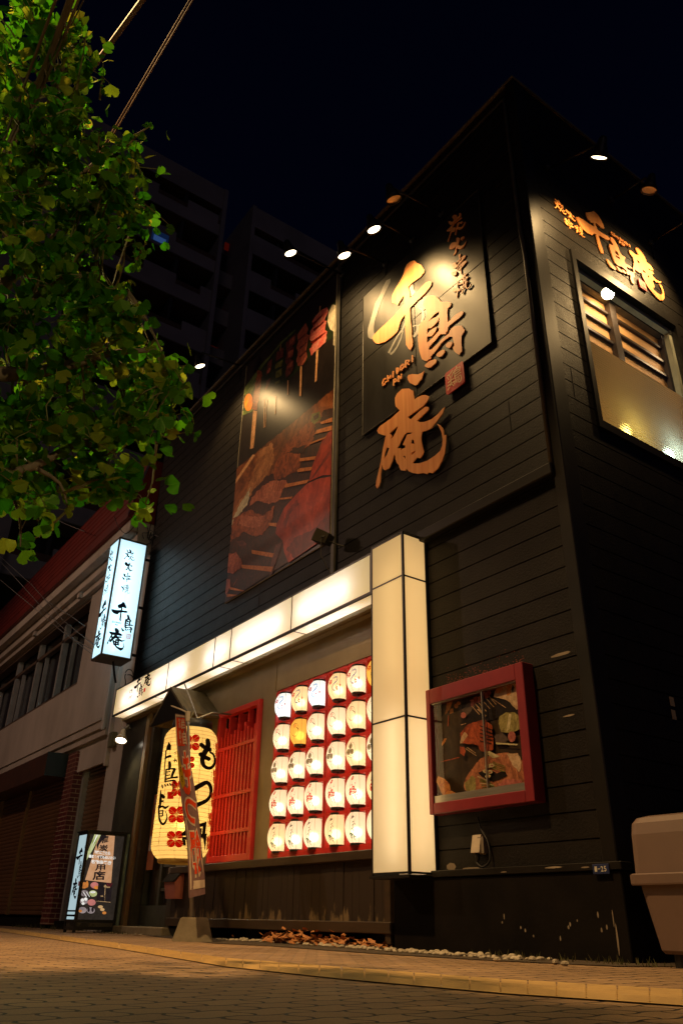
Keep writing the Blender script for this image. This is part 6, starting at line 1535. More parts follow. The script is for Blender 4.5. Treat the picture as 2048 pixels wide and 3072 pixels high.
g = G(); loft(g, [rr(bx0+0.006,bx1-0.006,by0+0.006,by1-0.006,0.392,0.05), rr(bx0+0.010,bx1-0.010,by0+0.012,by1-0.012,0.57,0.05), rr(bx0+0.014,bx1-0.014,by0+0.022,by1-0.015,0.622,0.05), rr(bx0+0.028,bx1-0.028,by0+0.045,by1-0.03,0.648,0.05), rr(bx0+0.06,bx1-0.06,by0+0.09,by1-0.06,0.660,0.05)]); part(g, 'lid', M_BIN, T)
for x in (bx0+0.15, bx1-0.15):
    for y in (by0+0.1, by1-0.1): g = G(); lathe(g, (x,y,0.0), [(0.035,0.0),(0.035,0.058)], 10); part(g, 'foot', M_BLACKPL, T)
# newspaper box
T = thing('post_box', 'small pink plastic box with a black sloping lid by the door', 'box', (-8.0, 3.55, 0.4))
zT = (380, 2450, 5.2267); Yb = 3.74
a0, a1 = atY(*zm(602,1025,*zT), Yb), atY(*zm(775,1020,*zT), Yb); b0, b1 = atY(*zm(612,1290,*zT), Yb), atY(*zm(752,1298,*zT), Yb)
tz = atY(*zm(700,800,*zT), Yb).z
g = G(); d_ = 0.09
hexa(g, [(b0.x,Yb,b0.z),(b1.x,Yb,b0.z),(b1.x,Yb+d_,b0.z),(b0.x,Yb+d_,b0.z),(a0.x,Yb-0.01,a0.z),(a1.x,Yb-0.01,a0.z),(a1.x,Yb+d_,tz-0.01),(a0.x,Yb+d_,tz-0.01)]); part(g, 'box_body', mat('faded_pink_plastic', (0.38,0.13,0.11), (0.32,0.10,0.085), 0.5), T)
g = G(); hexa(g, [(a0.x-0.01,Yb-0.03,a0.z-0.005),(a1.x+0.01,Yb-0.03,a0.z-0.005),(a1.x+0.01,Yb+d_,tz-0.006),(a0.x-0.01,Yb+d_,tz-0.006),(a0.x-0.01,Yb-0.03,a0.z+0.008),(a1.x+0.01,Yb-0.03,a0.z+0.008),(a1.x+0.01,Yb+d_,tz+0.008),(a0.x-0.01,Yb+d_,tz+0.008)]); part(g, 'lid', mat('black_lid', (0.02,0.018,0.016), None, 0.25), T)
# ------------------------------------------------------------------ neighbouring house
T = thing('neighbour_house', 'pale rendered two storey house with red metal eaves and closed brown shutters', 'building', (-16, 3.9, 0))
NX0, NXR = -26.0, -11.12
g = G()
box(g, -10.98, -10.33, 3.88, 4.3, 0, 5.5)
part(g, 'end_pier', M_STUCCO, T)
g = G()
sz, hz, wr = 3.50, 5.03, -12.72
box(g, NX0, NXR, 3.80, 4.2, 2.55, sz); box(g, wr, NXR, 3.80, 4.2, sz, hz+0.3); box(g, NX0, wr, 3.80, 4.2, hz, hz+0.3)
box(g, NX0, NXR-0.12, 3.775, 3.80, 2.66, 2.69)
box(g, NX0, NXR, 3.84, 4.2, 2.45, 2.55)
box(g, NX0, -11.0, 3.90, 4.2, 2.38, 2.45)
part(g, 'upper_wall', M_STUCCO2, T)
g = G(); box(g, NXR-0.02, NXR+0.05, 3.77, 3.8, 2.5, 5.2); box(g, -10.99, -10.93, 3.83, 3.88, 2.0, 5.3); part(g, 'downpipe', M_STUCCO, T)
g = G(); box(g, NX0, wr, 4.02, 4.06, sz, hz); wn_ = part(g, 'window', M_DARKGL, T)
M_SASH = mat('sash_aluminium', (0.42,0.42,0.40), (0.33,0.33,0.31), 0.4, metal=0.3)
M_SASHD = mat('brown_sash', (0.13,0.085,0.06), (0.09,0.06,0.04), 0.5)
zV = (0, 2000, 3.92)
g2 = G()
for x, y in ((590,385),(290,575),(40,715),(-240,900),(-560,1100)):
    xx = atY(*zm(x, y, *zV), 3.86).x; each('window_post', M_SASH, wn_, [(xx-0.05, xx+0.05, 3.90, 4.0, sz+0.051, hz-0.051)])
for x, y in ((765,250),(435,445),(165,610),(-100,780)):
    xx = atY(*zm(x, y, *zV), 3.93).x; each('window_stile', M_SASH, wn_, [(xx-0.018, xx+0.018, 3.93, 4.0, sz+0.051, 4.615)])
box(g2, NX0, wr, 3.90, 4.0, 4.62, 4.68); box(g2, NX0, wr, 3.82, 4.0, sz, sz+0.05); box(g2, NX0, wr, 3.83, 4.0, hz-0.05, hz)
part(g2, 'window_rail', M_SASHD, wn_)
g = G()                                    # stepped cornice
for y0, z0, z1 in ((3.72,5.05,5.16),(3.64,5.16,5.32),(3.50,5.32,5.50)): box(g, NX0, -10.45, y0, 4.2, z0, z1)
for xx in (-13.0,-15.6,-18.4): box(g, xx-0.12, xx, 3.66, 3.72, 5.06, 5.15)
part(g, 'cornice', M_STUCCO2, T)
g = G(); pr = [(3.43,5.50),(3.43,5.60)]+[(3.45+0.028*k+(0.012 if j else 0), 5.62+0.16*k+0.0*j) for k in range(7) for j in (0,1)]
pr = [(3.43,5.50),(3.43,5.58)]
for k in range(7): pr += [(3.445+0.03*k,5.60+0.15*k),(3.465+0.03*k,5.72+0.15*k),(3.455+0.03*k,5.735+0.15*k)]
vs = [];
for y, z in pr: vs += [(NX0,y,z),(-10.42,y,z)]
g.add(vs, [(2*i,2*i+1,2*i+3,2*i+2) for i in range(len(pr)-1)])
g.add([(NX0,3.43,5.5),(-10.42,3.43,5.5),(-10.42,4.3,5.502),(NX0,4.3,5.502)], [(0,1,2,3)])
g.add([(-10.42,3.43,5.5),(-10.42,4.3,5.5),(-10.42,4.3,6.6),(-10.42,3.68,6.6)], [(0,1,2,3)])
part(g, 'red_eaves', M_ROOFRED, T)
# ground floor: shutters, brick pier, sign box
def shutter_mat():
    return mat('brown_shutter', (0.20,0.095,0.040), (0.15,0.070,0.030), 0.36, metal=0.35, nscale=2.5)
M_SH = shutter_mat()
pcx = atY(214.3,2370,3.85).x; plx = atY(*zm(700,1700,*zV),3.85).x
def brickwall():
    m, t, o = nt('dark_red_tile'); p = N(t, 'ShaderNodeBsdfPrincipled'); p.inputs['Roughness'].default_value = 0.35
    tc = N(t, 'ShaderNodeTexCoord'); sp2 = N(t, 'ShaderNodeSeparateXYZ'); t.links.new(tc.outputs['Object'], sp2.inputs[0])
    a = N(t, 'ShaderNodeMath', operation='ADD'); t.links.new(sp2.outputs['X'], a.inputs[0]); t.links.new(sp2.outputs['Y'], a.inputs[1])
    cb = N(t, 'ShaderNodeCombineXYZ'); t.links.new(a.outputs[0], cb.inputs[0]); t.links.new(sp2.outputs['Z'], cb.inputs[1])
    br = N(t, 'ShaderNodeTexBrick'); br.inputs['Scale'].default_value = 1; br.inputs['Brick Width'].default_value = 0.24; br.inputs['Row Height'].default_value = 0.075; br.inputs['Mortar Size'].default_value = 0.006
    br.inputs['Color1'].default_value = (0.13,0.020,0.015,1); br.inputs['Color2'].default_value = (0.10,0.016,0.012,1); br.inputs['Mortar'].default_value = (0.38,0.29,0.2,1)
    t.links.new(cb.outputs[0], br.inputs['Vector']); t.links.new(br.outputs['Color'], p.inputs['Base Color']); t.links.new(p.outputs[0], o.inputs[0]); return m
g = G(); box(g, plx, pcx, 3.85, 4.2, 0.05, 2.38); box(g, -11.2, -10.985, 4.0, 4.2, 0.05, 2.38); part(g, 'brick_pier', brickwall(), T)
g = G(); q = [atY(*zm(x, y, *zV), 3.89) for x, y in ((875,970),(1258,810),(1225,1140),(845,1255))]
xa, xb = (q[0].x+q[3].x)/2, -10.985; za, zb_ = (q[2].z+q[3].z)/2, 2.38
box(g, xa, xb, 3.89, 3.93, za, zb_); part(g, 'blank_panel', M_STUCCO2, T)
def shutter(x0, x1, Y, z0, z1):
    g = G(); pr = []; z = z0
    while z < z1:
        pr += [(Y,z),(Y-0.010,z+0.012),(Y-0.014,z+0.030),(Y-0.010,z+0.048),(Y,z+0.058)]; z += 0.062
    vs = []
    for y, z in pr: vs += [(x0,y,z),(x1,y,z)]
    g.add(vs, [(2*i,2*i+1,2*i+3,2*i+2) for i in range(len(pr)-1)])
    return part(g, 'roller_shutter', M_SH, T, smooth_=False)
mid = atY(*zm(345,1680,*zV),3.98).x
shutter(NX0, mid-0.06, 3.98, 0.16, 2.3); shutter(mid+0.02, plx-0.12, 3.98, 0.16, 2.3); shutter(pcx+0.1, -11.2, 4.06, 0.1, 2.2)
each('shutter_post', mat('ochre_post', (0.24,0.135,0.045), (0.17,0.09,0.03), 0.5, metal=0.3), T, [(plx-0.115, plx-0.004, 3.90, 4.1, 0.13, 2.2), (mid-0.055, mid+0.015, 3.93, 4.0, 0.16, 2.3), (-16.6, -16.52, 3.9, 4.0, 0.16, 2.3)])
g = G(); box(g, pcx+0.004, pcx+0.09, 3.98, 4.07, 0.1, 2.2); part(g, 'shutter_guide', M_SASH, T)
bx = atY(*zm(765,1145,*zV),3.86); yf = atX(*zm(550,1140,*zV), bx.x).y; zt_, zb2 = atX(*zm(560,1000,*zV),bx.x).z, atX(*zm(545,1275,*zV),bx.x).z
g = G(); box(g, -17.5, bx.x-0.012, yf, 3.97, zb2, zt_); box(g, -26, -17.9, yf+0.1, 3.97, zb2+0.1, zt_+0.25); sb = part(g, 'sign_box', mat('dark_brown_sign_face', (0.055,0.028,0.018), (0.10,0.040,0.02), 0.3, nscale=3), T)
g = G(); box(g, bx.x-0.012, bx.x, yf-0.004, 3.97, zb2-0.004, zt_+0.004); part(g, 'end_cap', mat('dark_teal_cap', (0.020,0.036,0.036), (0.014,0.026,0.028), 0.5), sb)
g = G(); box(g, NX0, -10.985, 4.1, 4.25, 0, 2.5); box(g, NX0, plx, 3.9, 4.2, -0.02, 0.13); box(g, pcx, -10.9, 3.92, 4.2, -0.02, 0.1); part(g, 'base_wall', M_PLINTH, T)
g = G(); bbox(g, -10.86, -10.72, 3.80, 3.875, 2.22, 2.42, 0.006); part(g, 'meter_box', mat('grey_green_box', (0.16,0.16,0.10), None, 0.5), T)
lamp('street_signal_light', 'POINT', (-37, -1.5, 1.55), 60, (0.0,1.0,0.75), None, size=0.5)

# ------------------------------------------------------------------ apartment tower behind
T = thing('apartment_tower', 'dark many storeyed apartment tower with long balconies behind the house', 'building', (-29, 6, 0))
TX = -28.0; ZR = 35.1; FH = 2.6
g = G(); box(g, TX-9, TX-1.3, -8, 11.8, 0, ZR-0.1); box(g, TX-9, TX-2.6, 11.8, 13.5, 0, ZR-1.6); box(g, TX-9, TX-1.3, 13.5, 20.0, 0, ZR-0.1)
part(g, 'core_wall', M_TOWERSH, T)
g = G(); box(g, TX-9, TX+0.12, 11.62, 11.85, 0, ZR+0.05); box(g, TX-9, TX+0.12, 13.38, 13.6, 0, ZR+0.05); box(g, TX-9, TX+0.12, 19.9, 20.1, 0, ZR+0.05)
part(g, 'end_wall', M_TOWER, T)
M_TOWERB = mat('tower_brown_rail', (0.14,0.07,0.045), (0.10,0.05,0.035), 0.8)
rr2 = random.Random(4)
for y0, y1 in ((-8, 11.62), (13.6, 19.9)):
    g = G(); box(g, TX-1.3, TX+0.05, y0, y1, ZR-1.45, ZR+0.05); box(g, TX-9, TX-1.3, y0, y1, ZR-0.1, ZR-0.02); part(g, 'roof_parapet', M_TOWER, T)
    for k in range(13):
        zt = ZR-1.95-FH*k
        g = G(); box(g, TX-1.3, TX-0.02, y0, y1, zt-1.42, zt-1.22)      # slab
        y = y0; s = 0
        rails = []
        while y < y1-0.01:
            w = rr2.uniform(1.1, 3.4) if s % 2 else rr2.uniform(1.2, 2.2)
            ye = min(y+w, y1)
            if s % 2 == 0: box(g, TX-0.12, TX, y, ye, zt-1.22, zt-0.02)
            else: rails.append((TX-0.12, TX, y, ye, zt-1.22, zt-0.32))
            y = ye; s += 1
        box(g, TX-0.13, TX+0.002, y0, y1, zt-1.40, zt-0.62)
        p_ = part(g, 'balcony', M_TOWER, T); each('balcony_rail', M_TOWERB, p_, rails)
        each('divider', M_TOWERSH, p_, [(TX-1.29, TX-0.15, y0+1.6+yy*3.2, y0+1.75+yy*3.2, zt-1.2, zt+1.15) for yy in range(int((y1-y0)/3.2))])
g = G()
for (l, t, r, b) in ((335,728,420,800),):
    a = atX(300+l/2.0907, 350+t/2.0907, TX+0.02); c_ = atX(300+r/2.0907, 350+b/2.0907, TX+0.02)
WBL = glow('cool_lit_window', (0.12,0.30,0.85), 0.16); WBL2 = glow('dim_lit_window', (0.05,0.14,0.5), 0.06)
def win_quad(pts, m, X, name='lit_window'):
    g = G(); q = [atX(300+x/2.0907, 350+y/2.0907, X) for x, y in pts]
    for p in q: pass
    y0 = (q[0].y+q[3].y)/2; y1 = (q[1].y+q[2].y)/2; z1 = (q[0].z+q[1].z)/2; z0 = (q[2].z+q[3].z)/2
    box(g, X-0.06, X, y0, y1, z0, z1); return part(g, name, m, T)
win_quad([(325,700),(432,742),(428,815),(330,768)], WBL2, TX+0.03); win_quad([(336,735),(415,770),(412,802),(340,772)], WBL, TX+0.05)
win_quad([(-40,570),(165,640),(160,690),(-40,610)], WBL2, TX+0.03); win_quad([(20,605),(95,632),(92,660),(22,630)], WBL, TX+0.05); win_quad([(108,640),(150,655),(148,682),(108,668)], WBL, TX+0.05)
WRD = glow('red_lit_window', (0.55,0.03,0.01), 0.05)
for x0, y0, x1, y1 in ((785,790,822,842),(755,995,798,1048),(728,1205,772,1270),(695,1438,742,1508)): win_quad([(x0,y0),(x1,y0+8),(x1-4,y1),(x0-4,y1-8)], WRD, TX-2.55)
for k in range(8):
    g = G(); z = ZR-3.9-FH*k; box(g, TX-2.6, TX-1.6, 11.86, 13.37, z-1.0, z); part(g, 'walkway_parapet', M_TOWER, T)
g = G(); e0 = atX(165,1090,TX+0.4); box(g, TX-8, TX+0.4, -8, e0.y-0.2, 0, ZR-6); part(g, 'stair_tower', M_TOWER, T)

# ------------------------------------------------------------------ ginkgo street tree
T = thing('ginkgo_tree', 'leafy green ginkgo street tree reaching in from the left', 'tree', (-3.35, -0.75, 0))
CR = [(-420,-60),(40,-40),(150,30),(190,60),(235,108),(222,165),(206,200),(178,235),(190,280),(232,318),(262,310),(345,288),(338,318),(300,350),(332,402),(318,450),(356,470),(342,510),(296,530),(332,572),(280,600),(332,660),(312,700),(362,730),(352,800),(402,830),(432,880),(396,960),(380,1012),(322,1004),(328,1080),(346,1130),(348,1192),(298,1184),(272,1150),(212,1142),(168,1112),(164,1192),(140,1182),(118,1150),(78,1142),(76,1252),(48,1266),(22,1240),(16,1130),(-60,1120),(-420,1150)]
CR = [(x*1.3061, y*1.3061) for x, y in CR]
def inside(x, y):
    c_ = False; n = len(CR); j = n-1
    for i in range(n):
        xi, yi = CR[i]; xj, yj = CR[j]
        if (yi > y) != (yj > y) and x < (xj-xi)*(y-yi)/(yj-yi)+xi: c_ = not c_
        j = i
    return c_
rt = random.Random(21)
def depth(y): return 2.75+1.3*max(0.0, min(1.0, (1500-y)/1500.0))
trunk0 = Vector((-3.35,-0.75,0.0)); trunk = [trunk0, Vector((-3.4,-0.68,1.2)), Vector((-3.45,-0.55,2.4)), Vector((-3.5,-0.42,3.6)), Vector((-3.5,-0.3,5.0)), Vector((-3.45,-0.2,6.2))]
g = G(); tube(g, trunk, [0.17,0.15,0.13,0.11,0.07,0.03], 12)
M_BARK = mat('ginkgo_bark', (0.21,0.135,0.08), (0.13,0.085,0.05), 0.85, nscale=9, stretch=(3,3,0.6), bump=0.4, bscale=20)
part(g, 'trunk', M_BARK, T, smooth_=True)
def P3(x, y, d): 
    r_ = ray(x, y); return CAM+r_.normalized()*d
LIMBS = []
g = G()
for pts, r0 in (([(-330,1230,3.3),(-60,1130,3.3),(80,1122,3.3),(205,1095,3.35),(330,1060,3.5),(470,1050,3.6)], 0.045),
                ([(-330,1150,3.6),(-60,1010,3.5),(75,985,3.5),(95,900,3.5),(150,880,3.6),(240,900,3.7),(380,870,3.9)], 0.04),
                ([(-300,1000,3.8),(-80,930,3.8),(20,850,3.9),(60,760,4.0),(90,560,4.2),(130,400,4.4),(170,240,4.6),(230,130,4.8)], 0.045),
                ([(-300,1500,3.0),(-60,1440,3.0),(100,1400,3.0),(250,1320,3.1),(380,1290,3.2),(470,1330,3.2)], 0.026),
                ([(-60,1440,3.0),(30,1480,2.95),(60,1560,2.9),(62,1640,2.85)], 0.010), ([(250,1320,3.1),(330,1400,3.1),(400,1500,3.1)], 0.010), ([(100,1400,3.0),(180,1450,3.0),(205,1530,3.0)], 0.010),
                ([(60,760,4.0),(200,720,4.1),(330,700,4.1),(430,640,4.2)], 0.016), ([(95,560,4.2),(240,520,4.3),(330,450,4.3),(440,385,4.3)], 0.014), ([(60,760,4.0),(-20,640,4.2),(-80,500,4.4)], 0.02), ([(380,870,3.9),(440,960,3.8),(520,1130,3.7)], 0.012)):
    p = [P3(*q) for q in pts]
    if pts[0][0] <= -300: p = [Vector(min(trunk, key=lambda t: (t-p[0]).length))]+p
    n = len(p); p2 = [Vector(q) for q in smooth([tuple(q) for q in p], 3)]
    tube(g, p2, [r0*(1-0.8*i/(len(p2)-1)) for i in range(len(p2))], 7); LIMBS += p2
part(g, 'limb', M_BARK, T, smooth_=True)
gl_, gt = G(), G()
def leaf(c_, dirv, nrm, s):
    dirv = dirv.normalized(); side = dirv.cross(nrm)
    if side.length < 1e-4: return
    side.normalize(); nrm = side.cross(dirv)
    cup = rt.uniform(-0.25, 0.35)
    pts = [(0,0)]+[(math.sin(a)*r, math.cos(a)*r) for a, r in ((-1.15,0.82),(-0.85,0.97),(-0.5,1.02),(-0.18,0.98),(0.0,0.72),(0.18,0.98),(0.5,1.02),(0.85,0.97),(1.15,0.82))]
    v = [c_+side*(x*s*0.72)+dirv*(y*s*0.85)+nrm*(cup*s*(x*x*1.4+0.25*y*y)+rt.uniform(-0.02,0.02)*s) for x, y in pts]
    gl_.add(v, [(0,i,i+1) for i in range(1, len(pts)-1)])
nclu = 0; tries = 0
while nclu < 560 and tries < 20000:
    tries += 1
    x = rt.uniform(-430, 570); y = rt.uniform(-70, 1660)
    if not inside(x, y): continue
    if x < 0 and rt.random() < 0.55: continue
    edge = not all(inside(x+dx, y+dy) for dx, dy in ((32,0),(-32,0),(0,32),(0,-32)))
    if edge and rt.random() < 0.45: continue
    # leave gaps
    if math.sin(x*0.021+1.3)*math.sin(y*0.017+0.6)+0.35*math.sin(x*0.05+y*0.043) > 0.42: continue
    d = depth(y)+abs(rt.gauss(0, 0.55))+(0.12 if edge else 0)
    c_ = P3(x, y, d); nclu += 1
    base = min(LIMBS, key=lambda q: (q-c_).length_squared)
    tw = (c_-base)
    if tw.length > 0.9: base = c_-tw.normalized()*0.45
    if rt.random() < 0.5: tube(gt, [base, base.lerp(c_, 0.6)+Vector((rt.uniform(-.03,.03),rt.uniform(-.03,.03),rt.uniform(-.02,.04))), c_], [0.006,0.004,0.0025], 4, cap=False)
    nl = rt.randint(6, 11); sp_r = rt.uniform(0.05, 0.11)
    for _ in range(nl):
        o = Vector((rt.gauss(0,1), rt.gauss(0,1), rt.gauss(0,1)*0.8))*sp_r*0.62
        dv = Vector((rt.gauss(0,0.7), rt.gauss(0,0.7), -0.55+rt.gauss(0,0.55)))
        nr = Vector((rt.gauss(0,1), rt.gauss(0,1)-0.3, rt.gauss(0,1)+0.2))
        p = c_+o; s = rt.uniform(0.040, 0.076)
        leaf(p, dv, nr, s)
        if rt.random() < 0.35: tube(gt, [c_, c_.lerp(p, 0.6)+Vector((0,0,0.01)), p], [0.0022,0.0016,0.0012], 3, cap=False)
# bare shoots past the outline with small young leaves
for (a, b) in (((380,440),(452,378)),((400,620),(445,632)),((290,480),(300,390)),((150,350),(250,322)),((520,1200),(560,1160)),((410,780),(440,728)),((300,300),(310,190)),((230,270),(260,100)),((380,1250),(420,1190))):
    d = depth(a[1])+0.05; p0, p1 = P3(a[0],a[1],d), P3(b[0],b[1],d-0.05)
    tube(gt, [p0, p0.lerp(p1,0.5)+Vector((0,0,0.015)), p1], [0.005,0.0035,0.002], 4, cap=False)
    for k in range(9):
        q = p0.lerp(p1, 0.25+0.75*k/8)+Vector((rt.uniform(-.02,.02),rt.uniform(-.02,.02),rt.uniform(-.02,.02)))
        leaf(q, Vector((rt.gauss(0,.6),rt.gauss(0,.6),rt.gauss(0,.6)+.2)), Vector((rt.gauss(0,1),rt.gauss(0,1),rt.gauss(0,1))), rt.uniform(0.016,0.032))
def leafmat():
    m, t, o = nt('ginkgo_leaf')
    d_ = N(t, 'ShaderNodeBsdfDiffuse'); tr = N(t, 'ShaderNodeBsdfTranslucent'); gs = N(t, 'ShaderNodeBsdfGlossy'); gs.inputs['Roughness'].default_value = 0.45; gs.inputs[0].default_value = (0.5,0.6,0.2,1)
    ge = N(t, 'ShaderNodeNewGeometry')
    c1 = ramp(t, ge.outputs['Random Per Island'], [(0.0,(0.018,0.085,0.003)),(0.5,(0.040,0.135,0.005)),(0.86,(0.085,0.18,0.008)),(1.0,(0.22,0.22,0.02))])
    c2 = ramp(t, ge.outputs['Random Per Island'], [(0.0,(0.03,0.24,0.004)),(0.6,(0.09,0.32,0.006)),(1.0,(0.34,0.36,0.03))])
    t.links.new(c1, d_.inputs[0]); t.links.new(c2, tr.inputs[0])
    mx = N(t, 'ShaderNodeMixShader'); mx.inputs[0].default_value = 0.5; t.links.new(d_.outputs[0], mx.inputs[1]); t.links.new(tr.outputs[0], mx.inputs[2])
    mx2 = N(t, 'ShaderNodeMixShader'); mx2.inputs[0].default_value = 0.035; t.links.new(mx.outputs[0], mx2.inputs[1]); t.links.new(gs.outputs[0], mx2.inputs[2])
    t.links.new(mx2.outputs[0], o.inputs[0]); return m
part(gl_, 'crown', leafmat(), T); part(gt, 'twig', mat('green_twig', (0.14,0.15,0.04), (0.16,0.09,0.04), 0.7), T)

# ------------------------------------------------------------------ overhead cables
def cable(pts, Z, r, m, name, label, n=6, dz=0.0):
    P = [atZ(x, y, Z) for x, y in pts]
    a, b = P[0], P[-1]; ext = (a-b).normalized()
    P = [a+ext*6]+P+[b-ext*7]
    g = G(); tube(g, P, r, n, cap=True)
    return solo(g, name, m, label, 'cable', 'overhead cables', smooth_=True)
g = G(); rnd = random.Random(9)
for k in range(7):
    o = (rnd.uniform(-16,16)); o2 = o*0.55+rnd.uniform(-5,5)
    P = [atZ(222+o,0,3.4), atZ(160+o*0.8,165,3.4), atZ(110+o2,275,3.4), atZ(45+o2,405,3.4)]
    ext = (P[0]-P[-1]).normalized(); P = [P[0]+ext*4]+P+[P[-1]-ext*5]
    tube(g, P, rnd.choice((0.004,0.006,0.009)), 6)
for t_ in (0.2,0.55,0.8):
    a = atZ(222-170*t_,400*t_,3.4); tube(g, [a+Vector((-0.03,0,0.02)), a+Vector((0.02,0.02,-0.035)), a+Vector((0.035,-0.01,0.01))], 0.003, 5)
solo(g, 'cable_bundle', M_CABLEB, 'bundle of loosely tied overhead cables crossing the tree at top left', 'cable', 'overhead cables', smooth_=True)
cable([(168,0),(20,400)], 3.3, 0.006, M_CABLEB, 'overhead_cable', 'thin dark cable just left of the tied cable bundle')
cable([(252,0),(185,135)], 3.5, 0.003, M_CABLEB, 'overhead_cable', 'finest greenish cable just right of the tied cable bundle')
cable([(428,0),(300,175),(170,345)], 5.0, 0.017, M_CABLEB, 'overhead_cable', 'thick wrapped cable between the cable bundle and the thin double cable')
cable([(569,0),(302,455)], 5.4, 0.0055, M_CABLEB, 'overhead_cable', 'left strand of the thin double cable in the open sky')
cable([(579,0),(311,455)], 5.4, 0.0055, M_CABLEB, 'overhead_cable', 'right strand of the thin double cable in the open sky')
# wires running to the blade sign
zY = (0, 1550, 3.136)
for i, (pts, lab) in enumerate(((((0,590),(440,955),(560,1060),(865,1290)), 'lowest wire in front of the house windows, catching blue light'), (((0,370),(300,640),(590,970),(880,1205)), 'middle wire in front of the house windows'),
                                (((160,590),(430,890),(720,1170),(870,1250)), 'short slack wire below the middle wire'), (((490,0),(620,70),(800,140)), 'wire crossing under the tree above the red eaves'), (((580,880),(690,950),(800,1030)), 'uppermost short wire beside the blade sign'))):
    q = [atY(*zm(x, y, *zY), 3.3-0.10*(len(pts)-1-j)) for j, (x, y) in enumerate(pts)]
    q = [q[0]+(q[0]-q[1])*1.5]+q
    g = G(); tube(g, q, 0.0055, 5); solo(g, 'service_wire', mat('grey_wire', (0.20,0.20,0.19), None, 0.5), lab, 'wire', 'wires to the blade sign', smooth_=True)
g = G(); rnd = random.Random(2)
for k in range(9):
    a = Vector((-10.3+rnd.uniform(-.35,.15), 3.72+rnd.uniform(-.1,.1), 5.05+rnd.uniform(-0.05,0.2))); p = [a]
    for j in range(5): p.append(p[-1]+Vector((rnd.uniform(-.22,.2), rnd.uniform(-.08,.06), rnd.uniform(-.16,.2))))
    tube(g, smooth([tuple(q) for q in p], 4), rnd.choice((0.008,0.011,0.006)), 5)
for k in range(3):
    a = Vector((-10.25+rnd.uniform(-.1,.1), 3.7, 3.1+rnd.uniform(-.1,.1))); p = [a]
    for j in range(4): p.append(p[-1]+Vector((rnd.uniform(-.02,.12), rnd.uniform(0,.03), rnd.uniform(-.10,.05))))
    tube(g, smooth([tuple(q) for q in p], 4), 0.007, 5)
solo(g, 'cable_tangle', M_CABLE, 'tangle of black cables around the top and foot of the blade sign', 'cable', smooth_=True)

# ------------------------------------------------------------------ pebbles, dry leaves, weeds
g = G(); rnd = random.Random(31)
path = [(645,2822),(760,2826),(860,2832),(960,2840),(1060,2848),(1190,2858),(1330,2868),(1480,2880),(1590,2884)]
def pebble(c_, s):
    sx, sy, sz_ = s*rnd.uniform(0.8,1.4), s*rnd.uniform(0.7,1.1), s*rnd.uniform(0.45,0.75); a = rnd.uniform(0, 3.14); n = 7
    rings = []
    for k, (rr_, zz) in enumerate(((0.55,-0.7),(1.0,-0.1),(0.85,0.5),(0.4,0.95))):
        rings.append([c_+Vector((math.cos(a)*x-math.sin(a)*y, math.sin(a)*x+math.cos(a)*y, zz*sz_+sz_*0.6)) for x, y in ((sx*rr_*rnd.uniform(.82,1.1)*math.cos(j*2*math.pi/n), sy*rr_*rnd.uniform(.82,1.1)*math.sin(j*2*math.pi/n)) for j in range(n))])
    loft(g, rings)
for i in range(400):
    t_ = rnd.random()*(len(path)-1); k = int(t_); f = t_-k
    x = path[k][0]*(1-f)+path[k+1][0]*f; y = path[k][1]*(1-f)+path[k+1][1]*f
    if k >= 6 and rnd.random() < 0.55: continue
    c_ = atZ(x, y, 0.0); c_ = c_+Vector((rnd.gauss(0,0.03), abs(rnd.gauss(0,0.10))-0.01, 0.002))
    if c_.y > 3.76 and c_.x > -4.68: c_.y = 3.76-rnd.random()*0.1
    pebble(c_, rnd.uniform(0.009,0.024))
for i in range(26): pebble(Vector((rnd.uniform(-9.9,-8.3), 3.66+rnd.uniform(-.05,.04), 0.0)), rnd.uniform(0.006,0.014))
for x, y in ((1664,2892),(1694,2896),(1445,2874),(1490,2884)): pebble(atZ(x, y, 0.003), 0.02)
part(g, 'pebbles', mat('pale_pebble', (0.50,0.44,0.33), (0.34,0.29,0.21), 0.7, nscale=9), kind='stuff')
g = G()
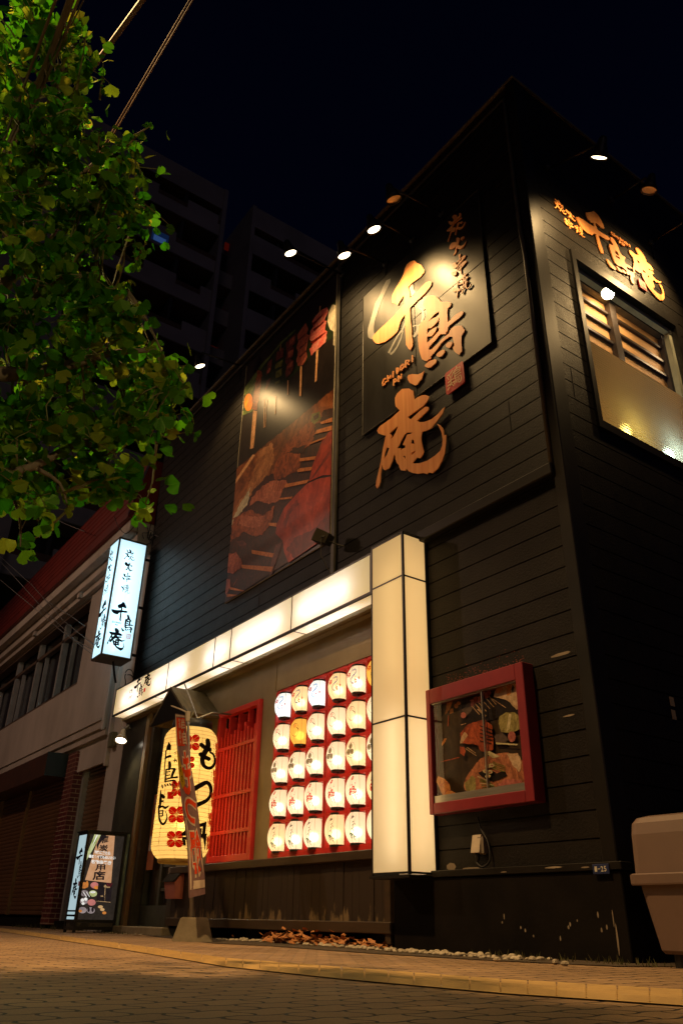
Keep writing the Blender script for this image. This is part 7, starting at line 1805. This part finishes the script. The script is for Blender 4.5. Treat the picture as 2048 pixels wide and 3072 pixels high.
for i in range(260):
    u = rnd.random()**0.8
    c_ = Vector((-6.05+1.40*rnd.random(), 3.70+rnd.gauss(0,0.055), 0.01+abs(rnd.gauss(0,0.028))))
    if i < 150: c_ = Vector((-5.75+rnd.gauss(0,0.28), 3.72+rnd.gauss(0,0.06), 0.02+0.10*rnd.random()*math.exp(-abs(rnd.gauss(0,1)))))
    if c_.x > -4.70: c_.x = -4.72
    a = rnd.uniform(0, 6.28); s = rnd.uniform(0.022,0.045); tl = Vector((rnd.uniform(-1,1), rnd.uniform(-1,1), 0.0)); ex = Vector((math.cos(a), math.sin(a), rnd.uniform(-.6,.6))).normalized(); ey = ex.cross(Vector((rnd.uniform(-.6,.6),rnd.uniform(-.6,.6),1))).normalized(); en = ex.cross(ey)
    pts = [(-1,0),(-0.45,0.45),(-0.1,0.35),(0.15,0.75),(0.45,0.35),(1,0.05),(0.5,-0.3),(0.2,-0.7),(-0.1,-0.35),(-0.5,-0.4)]
    g.add([c_+ex*x*s+ey*y*s+en*(0.35*s*(abs(y)**1.5)+rnd.uniform(-.1,.1)*s) for x, y in pts]+[c_], [(len(pts),j,(j+1) % len(pts)) for j in range(len(pts))])
part(g, 'fallen_leaves', mat('dry_leaf', (0.50,0.21,0.06), (0.34,0.13,0.04), 0.7, nscale=20), kind='stuff')
g = G()
for i in range(240):
    c_ = Vector((rnd.uniform(-3.7,-2.5), rnd.uniform(3.55,3.78), 0.0)) if i < 110 else Vector((rnd.uniform(-13.5,-10.0), 3.72+rnd.uniform(-.1,.1), 0.0)) if i < 200 else Vector((rnd.uniform(-9.6,-9.0), 3.66+rnd.uniform(-.04,.04), 0.0))
    h = rnd.uniform(0.015,0.05)*(1.8 if 110 <= i < 200 else 1); l = Vector((rnd.uniform(-.5,.5), rnd.uniform(-.5,.3), 1)).normalized()
    w_ = Vector((0.003, 0.002, 0)); g.add([c_-w_, c_+w_, c_+l*h], [(0,1,2)])
part(g, 'weeds', mat('weed_green', (0.07,0.085,0.02), (0.11,0.09,0.03), 0.8), kind='stuff')
